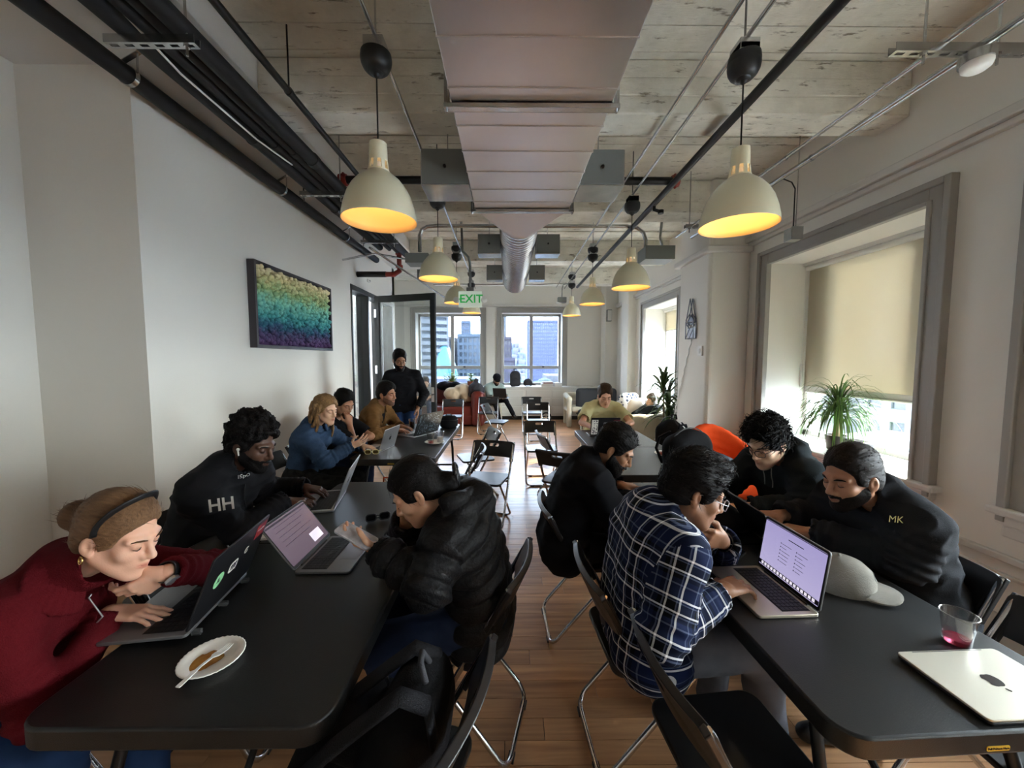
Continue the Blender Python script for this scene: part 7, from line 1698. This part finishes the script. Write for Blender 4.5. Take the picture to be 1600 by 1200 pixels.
# pale sofa
sf = thing('pale_sofa', 'rounded pale cream sofa by the window beyond the wall column', 'sofa', (2.0, 6.7, 0))
part(sf, 'seat', (0, 0, 0.22), (0.62, 0.55, 0.2), 0.12, m_cream_f, 0.03, 0.026)
P = []
pts = [(-0.72, -0.55), (-0.4, -0.66), (0.1, -0.68), (0.5, -0.62), (0.64, -0.3), (0.66, 0.2), (0.6, 0.62), (0.1, 0.72), (-0.4, 0.72)]
for a, b_ in zip(pts, pts[1:]):
    for z in (0.15, 0.33, 0.50): P.append(('c', (2.0 + a[0], 6.7 + a[1], z), (2.0 + b_[0], 6.7 + b_[1], z), 0.12, 0.12, 0.05 if P else 0))
    P.append(('c', (2.0 + a[0], 6.7 + a[1], 0.60), (2.0 + b_[0], 6.7 + b_[1], 0.60), 0.11, 0.11, 0.05))
sdf_obj('backrest', P, 0.028, m_cream_f, sf)
def cushion(lab, loc, rz, s, m, tilt=0.3):
    R = np.array(Matrix.Rotation(rz, 3, 'Z') @ Matrix.Rotation(tilt, 3, 'X')); P = [('e', loc, R, (s, s * 0.32, s), 0)]
    for a in (-1, 1):
        for b in (-1, 1): P.append(('e', np.array(loc) + R @ np.array((a * s * 0.55, 0, b * s * 0.55)), R, (s * 0.45, s * 0.16, s * 0.45), 0.05))
    o = sdf_obj('cushion', P, 0.016, m, None); o.location = (0, 0, 0); return tag(o, lab, 'cushion')
mp_ = bpy.data.materials.new('patterned_cushion'); mp_.use_nodes = True; t = mp_.node_tree; b = t.nodes['Principled BSDF']; vz = t.nodes.new('ShaderNodeTexVoronoi'); vz.inputs['Scale'].default_value = 22; r = t.nodes.new('ShaderNodeValToRGB'); r.color_ramp.interpolation = 'CONSTANT'; r.color_ramp.elements[0].color = lin((60, 74, 104)); r.color_ramp.elements[1].position = 0.42; r.color_ramp.elements[1].color = lin((214, 218, 222)); co = t.nodes.new('ShaderNodeTexCoord')
t.links.new(co.outputs['Object'], vz.inputs['Vector']); t.links.new(vz.outputs['Distance'], r.inputs[0]); t.links.new(r.outputs[0], b.inputs['Base Color']); b.inputs['Roughness'].default_value = 0.9
cushion('blue and white patterned cushion propped on the pale sofa', (2.22, 7.05, 0.78), 0.2, 0.2, mp_); cushion('plain cream cushion beside the person with headphones', (2.30, 6.86, 0.70), 0.5, 0.2, cloth('cream_cushion', (220, 206, 190), 0.9))
# orange shell chair
oc = thing('orange_armchair', 'bright orange upholstered tub chair by the window wall', 'armchair', (2.08, 3.52, 0))
P = []
for i in range(20):
    a = math.radians(-30 + 12 * i); a2 = math.radians(-30 + 12 * (i + 1))
    hh_ = 0.64 + 0.26 * max(0, math.sin(a)) ** 1.5; h2_ = 0.64 + 0.26 * max(0, math.sin(a2)) ** 1.5
    for f_ in (0.1, 0.3, 0.5, 0.7, 0.86, 1.0): P.append(('c', (0.34 * math.cos(a), 0.30 * math.sin(a), 0.4 + (hh_ - 0.4) * f_ if f_ < 1 else hh_), (0.34 * math.cos(a2), 0.30 * math.sin(a2), 0.4 + (h2_ - 0.4) * f_ if f_ < 1 else h2_), 0.045, 0.045, 0.03 if P else 0))
sdf_obj('shell', xf(P, np.array(Matrix.Rotation(0.25, 3, 'Z')), oc.location), 0.016, m_orange, oc)
sdf_obj('seat', xf([('e', (0, -0.02, 0.42), I3, (0.32, 0.3, 0.09), 0)], I3, oc.location), 0.016, m_orange, oc)
for x in (-0.24, 0.24):
    for y in (-0.22, 0.2): MB().tube([(x * 0.7, y * 0.7, 0.38), (x, y, 0.0)], 0.013, 8).build('leg', m_chrome, oc, smooth=50)
# ---- plants
m_leafd = mat('dracaena_leaf', (46, 72, 38), 0.4, noise=(12, (70, 98, 48), 1)); m_leaf = mat('spiky_leaf', (96, 128, 60), 0.45, noise=(8, (70, 104, 44), 1)); m_leafy = mat('yellow_green_leaf', (150, 168, 62), 0.5, noise=(10, (110, 140, 50), 1)); m_stem = mat('plant_trunk', (132, 116, 84), 0.8, bump=(60, 0.5)); m_pot = mat('dark_pot', (52, 48, 46), 0.5)
def blade(k, p, az, el, L, w, droop, n=7, fold=0.25):
    p = Vector(p); d = Vector((math.cos(az) * math.cos(el), math.sin(az) * math.cos(el), math.sin(el))); s = Vector((-math.sin(az), math.cos(az), 0)); vs = []
    for i in range(n + 1):
        t_ = i / n; ww = w * (math.sin(PI * min(1, 0.16 + t_ * 0.84)) ** 0.7) if i < n else 0.0005
        u = s.cross(d); vs += [p + s * ww + u * ww * fold, p - u * 0.0004, p - s * ww + u * ww * fold]
        p = p + d * L / n; d = (d + Vector((0, 0, -droop * (0.3 + t_)))).normalized()
    k.add(vs, [f_ for i in range(n) for f_ in ((3 * i, 3 * i + 1, 3 * i + 4, 3 * i + 3), (3 * i + 1, 3 * i + 2, 3 * i + 5, 3 * i + 4))])
sp_ = thing('spiky_plant', 'spiky ponytail palm in a dark pot on the sunlit window sill', 'plant', (3.0, 3.42, 0.78))
MB().lathe([(0, 0), (0.065, 0), (0.085, 0.13), (0.08, 0.13), (0.075, 0.115), (0, 0.115)], 28).build('pot', m_pot, sp_, smooth=40)
MB().tube([(0, 0, 0.10), (0.0, 0, 0.17), (0.005, 0, 0.3)], [0.035, 0.026, 0.02], 12).build('trunk', m_stem, sp_, smooth=True)
rnd = random.Random(12)
for i in range(230):
    k = MB(); blade(k, (0.005, 0, 0.29 + rnd.random() * 0.04), rnd.uniform(0, 2 * PI), rnd.uniform(0.1, 1.5), rnd.uniform(0.34, 0.56), 0.0062, rnd.uniform(0.42, 0.8), 9); k.build('leaf', m_leaf, sp_, smooth=True)
gb = thing('pot_sleeve', 'small dark planter box beside the spiky plant on the sill', 'planter', (2.98, 3.18, 0.78)); MB().bx(-0.06, 0.06, -0.09, 0.09, 0, 0.13).build('planter_box', mat('slate_planter', (86, 84, 84), 0.5), gb, bevel=0.01); MB().bx(-0.05, 0.05, -0.08, 0.08, 0.125, 0.132).build('soil', mat('soil', (42, 32, 26), 0.95), gb)
dr = thing('dracaena', 'tall dracaena plant with arching leaves beside the wall column', 'plant', (2.42, 5.75, 0))
MB().lathe([(0, 0), (0.14, 0), (0.18, 0.36), (0.165, 0.36), (0.16, 0.32), (0, 0.32)], 28).build('pot', m_white, dr, smooth=40)
for j, (x, y, h_) in enumerate(((0, 0, 1.0), (0.05, 0.04, 0.75), (-0.06, 0.02, 1.18))):
    MB().tube([(x * 0.4, y, 0.3), (x, y, h_)], 0.014, 8).build('cane', m_stem, dr, smooth=True)
    for i in range(30):
        k = MB(); blade(k, (x, y, h_ - 0.12 + 0.2 * rnd.random()), rnd.uniform(0, 2 * PI), rnd.uniform(-0.1, 1.2), rnd.uniform(0.36, 0.56), 0.022, rnd.uniform(0.3, 0.5), 7); k.build('leaf', m_leafd, dr, smooth=True)
for i, (x, lab, n_) in enumerate(((-1.52, 'bushy yellow green plant on the far window sill above the red armchair', 90), (-1.0, 'small yellow green plant on the far sill beside the window pier', 40))):
    pl_ = thing('sill_plant', lab, 'plant', (x, 10.05, 0.87)); MB().lathe([(0, 0), (0.08, 0), (0.1, 0.14), (0.09, 0.14), (0, 0.12)], 20).build('pot', mat('terracotta', (150, 84, 52), 0.8), pl_, smooth=40)
    k = MB()
    for j in range(n_):
        a = rnd.uniform(0, 2 * PI); r_ = rnd.uniform(0.02, 0.28 if i == 0 else 0.18); z_ = rnd.uniform(0.1, 0.34)
        k.tube([(0, 0, 0.12), (r_ * math.cos(a) * 0.6, r_ * math.sin(a) * 0.4, z_)], 0.003, 4); blade(k, (r_ * math.cos(a) * 0.6, r_ * math.sin(a) * 0.4, z_), a + rnd.uniform(-1, 1), rnd.uniform(-0.3, 0.7), 0.10, 0.026, 0.2, 4)
    stuff(k.build('foliage', m_leafy, pl_, smooth=True))
# ---- things on the window seat
hl_ = thing('helmet', 'dark bike helmet on the window seat beside the grey backpack', 'helmet', (0.50, 9.98, 0.872)); sdf_obj('helmet_shell', xf([('e', (0, 0, 0.09), I3, (0.12, 0.15, 0.12), 0), ('E', (0, 0, 0.02), I3, (0.09, 0.12, 0.09), 0.01), ('c', (0.1, -0.08, 0.06), (0.2, -0.1, 0.05), 0.03, 0.015, 0.03)], I3, hl_.location), 0.012, m_bagg, hl_)
MB().tube([(-0.08, 0, 0.02), (0, -0.06, -0.0), (0.08, 0, 0.02)], 0.006, 6).build('chin_strap', m_black, hl_, smooth=True)
for i, (x, w, h_, c_) in enumerate(((1.0, 0.3, 0.07, (206, 202, 196)), (1.02, 0.26, 0.05, (176, 150, 146)), (1.28, 0.2, 0.10, (222, 220, 216)))):
    bk = MB().bx(-w / 2, w / 2, -0.1, 0.1, 0, h_).build('book', mat('book_cover_%d' % i, c_, 0.6), bevel=0.004); bk.location = (x, 10.02, 0.872 + (0.071 if i == 1 else 0)); bk.rotation_euler.z = 0.1 * i
    tag(bk, ['wide pale book at the bottom of the pile on the window seat', 'dusty pink book lying on the wide pale book', 'tall white box beside the books on the window seat'][i], 'book' if i < 2 else 'box')
sw_ = thing('scooter_wheel', 'small black wheel standing on the floor before the window seat', 'wheel', (0.93, 9.4, 0.14)); Rw = Matrix.Rotation(PI / 2, 3, 'X')
MB().lathe([(0.1, -0.02), (0.135, -0.018), (0.14, 0), (0.135, 0.018), (0.1, 0.02)], 28, R=Rw, closed=True).build('tyre', m_black, sw_, smooth=50); MB().lathe([(0, -0.02), (0.03, -0.02), (0.03, 0.02), (0, 0.02)], 14, R=Rw).bx(-0.1, 0.1, -0.006, 0.006, -0.01, 0.01).bx(-0.01, 0.01, -0.006, 0.006, -0.1, 0.1).build('hub', m_galv, sw_)
dm = thing('ceiling_sensor', 'pale round ceiling sensor at the top edge above the window side pendant', 'detector', (1.22, 1.72, 3.36))
MB().lathe([(0, 0), (0.05, 0.005), (0.075, 0.03), (0.078, 0.05), (0, 0.05)], 28).build('dome', m_white, dm, smooth=40); MB().tube([(0, 0, 0.05), (0, 0, ZC - 3.372)], 0.012, 8).build('stem', m_galv, dm)

# ================================================================== the city outside
def building(lab, x, y, w, d, z0, z1, wallc, winc, nx, ny, rz=0.0, frac=(0.6, 0.6), indiv=False, side=True, rough=0.8):
    wallc = tuple(int(c_ * 0.46) for c_ in wallc); winc = tuple(int(c_ * 0.46) for c_ in winc); o = thing('building', lab, 'building', (x, y, z0), rz, 'city buildings beyond the windows'); h_ = z1 - z0
    mw = mat('facade_%d_%d_%d' % wallc, wallc, rough); mg = mat('facade_window_%d_%d_%d' % winc, winc, 0.25)
    cw, ch_ = w / nx, h_ / ny; k = MB(); k.bx(-w / 2, w / 2, 0.3, d, 0, h_)
    # a raised grid in front of the recessed glass gives the windows depth
    g = MB()
    for i in range(nx + 1): q = cw * (1 - frac[0]) / 2; a = -w / 2 + i * cw; g.bx(max(-w / 2, a - q), min(w / 2, a + q), 0, 0.35, 0, h_)
    for j in range(ny + 1): q = ch_ * (1 - frac[1]) / 2; a = j * ch_; g.bx(-w / 2, w / 2, 0.02, 0.35, max(0, a - q), min(h_, a + q))
    for s in (-1, 1): g.bx(s * w / 2 - 0.25, s * w / 2 + 0.25, 0.1, d, 0, h_)
    k.build('glass_core', mg, o); stuff(g.build('facade_grid', mw, o)); MB().bx(-w / 2 - 0.2, w / 2 + 0.2, -0.2, d + 0.2, h_, h_ + 0.8).build('roof_edge', mw, o)
    return o
building('white tower with close horizontal bands seen through the glass door', -20.6, 78, 18, 14, -40, 10.8, (178, 180, 184), (84, 96, 110), 3, 34, 0.6, (0.97, 0.45))
building('tall narrow tan block beside the white banded tower', -16.4, 100, 3.4, 8, -40, 6.5, (120, 112, 112), (64, 70, 82), 4, 24)
building('pale blue gridded office block in the far left window', -10.1, 100, 6.2, 10, -40, 7.2, (122, 142, 160), (62, 86, 108), 5, 26, 0, (0.62, 0.6))
building('slim blue high rise behind the gridded office block', -14.6, 130, 2.6, 6, -40, 13.5, (106, 126, 150), (74, 96, 124), 3, 30)
building('low grey block across the bottom of the far left window', -16, 60, 22, 8, -40, -2.4, (120, 128, 150), (70, 80, 104), 14, 16)
building('broad hotel tower filling the far right window', 14.6, 165, 12.6, 14, -45, 17.2, (120, 134, 182), (220, 226, 250), 14, 40, 0.0, (0.5, 0.55))
building('brown brick block at the edge of the far right window', -1.4, 120, 4.2, 10, -40, 7.6, (104, 92, 108), (70, 66, 88), 4, 22)
building('mauve mid rise block below the brown brick block', -1.2, 90, 5.0, 8, -40, 1.0, (112, 104, 128), (80, 78, 104), 6, 18)
building('white apartment block at the bottom of the far right window', 9.2, 62, 5.6, 8, -40, -2.0, (150, 152, 156), (74, 82, 100), 6, 22)
building('pale spire tower at the left edge of the far right window', -2.4, 180, 2.0, 2.5, -40, 21, (118, 132, 144), (90, 106, 124), 2, 30)
tg = thing('curved_glass_roof', 'curved teal glass facade beside the white banded tower', 'building', (-14.6, 84, -40)); k = MB(); k.lathe([(0, 0), (4.2, 0), (4.2, 30), (3.9, 35), (3.0, 40), (1.6, 44), (0, 46)], 24); k.build('curved_facade', mat('teal_glass', (28, 78, 88), 0.25), tg, smooth=True); 
k = MB()
for j in range(12): k.lathe([(4.2, 20 + j * 1.4), (4.3, 20.05 + j * 1.4), (4.2, 20.1 + j * 1.4)], 24, closed=True)
stuff(k.build('facade_ribs', m_white, tg))
# hill with houses
hm = mat('hill_ground', (60, 68, 76), 0.9); k = MB(); n = 26
hv = []
for j in range(8):
    for i in range(n):
        x = -60 + i * 8; y = 280 + j * 25; z = -45 + 64 * math.exp(-((x - 6) / 60) ** 2) * (j / 7) ** 0.8 + 1.5 * math.sin(i * 1.7 + j); hv.append((x, y, z))
k.add(hv, [(j * n + i, j * n + i + 1, (j + 1) * n + i + 1, (j + 1) * n + i) for j in range(7) for i in range(n - 1)]); hill = struct(k.build('hill', hm, smooth=True))
k = MB(); rnd = random.Random(21)
for i in range(520):
    j = rnd.uniform(0, 6.6); x = rnd.uniform(-40, 60); y = 280 + j * 25; z = -45 + 64 * math.exp(-((x - 6) / 60) ** 2) * (j / 7) ** 0.8
    w, d, h_ = rnd.uniform(1.5, 3.5), rnd.uniform(2, 4), rnd.uniform(1.5, 4.5); k.mi = rnd.randint(0, 2); k.bx(x - w, x + w, y - d, y + d, z - 3, z + h_)
ho = k.build('hillside_houses', [mat('house_a', (100, 104, 112), 0.8), mat('house_b', (72, 78, 90), 0.8), mat('house_c', (86, 84, 90), 0.8)]); tag(ho, 'small houses crowding the hill in the far right window', 'houses', kind='stuff')
st_ = struct(MB().bx(-400, 400, -200, 400, -46, -45).build('street_ground', mat('city_ground', (128, 128, 130), 0.9)))
k = MB(); 
for i in range(60): x, y = rnd.uniform(0.5, 8), rnd.uniform(46, 56); k.ball((x, y, -4.6 + rnd.random() * 2.0), rnd.uniform(0.8, 1.6), 7, 5)
to = k.build('street_trees', mat('tree_leaves', (52, 60, 52), 0.9, bump=(3, 0.6))); tag(to, 'clump of street trees at the bottom of the far right window', 'trees', kind='stuff')
# beside the big window
building('teal glazed block seen through the window beyond the wall column', 25, 54, 14, 10, -45, 18, (120, 158, 166), (70, 120, 132), 8, 18, -0.5)
building('pale block with many windows below the spiky plant window', 34, 36, 24, 12, -45, -0.6, (140, 142, 146), (70, 78, 90), 14, 15, -1.2)
building('grey tower standing dark behind the cream roller blind', 44, 66, 22, 16, -45, 20, (74, 78, 86), (46, 52, 62), 9, 30, -0.9)
building('slim tower right behind the cream roller blind', 44, 32.5, 3.0, 8, -45, 19, (96, 92, 84), (60, 60, 62), 2, 30, -1.2)
building('low white roofed block outside the sunlit window', 20, 19, 12, 10, -45, -4.5, (120, 122, 124), (60, 68, 80), 8, 14, -1.3)
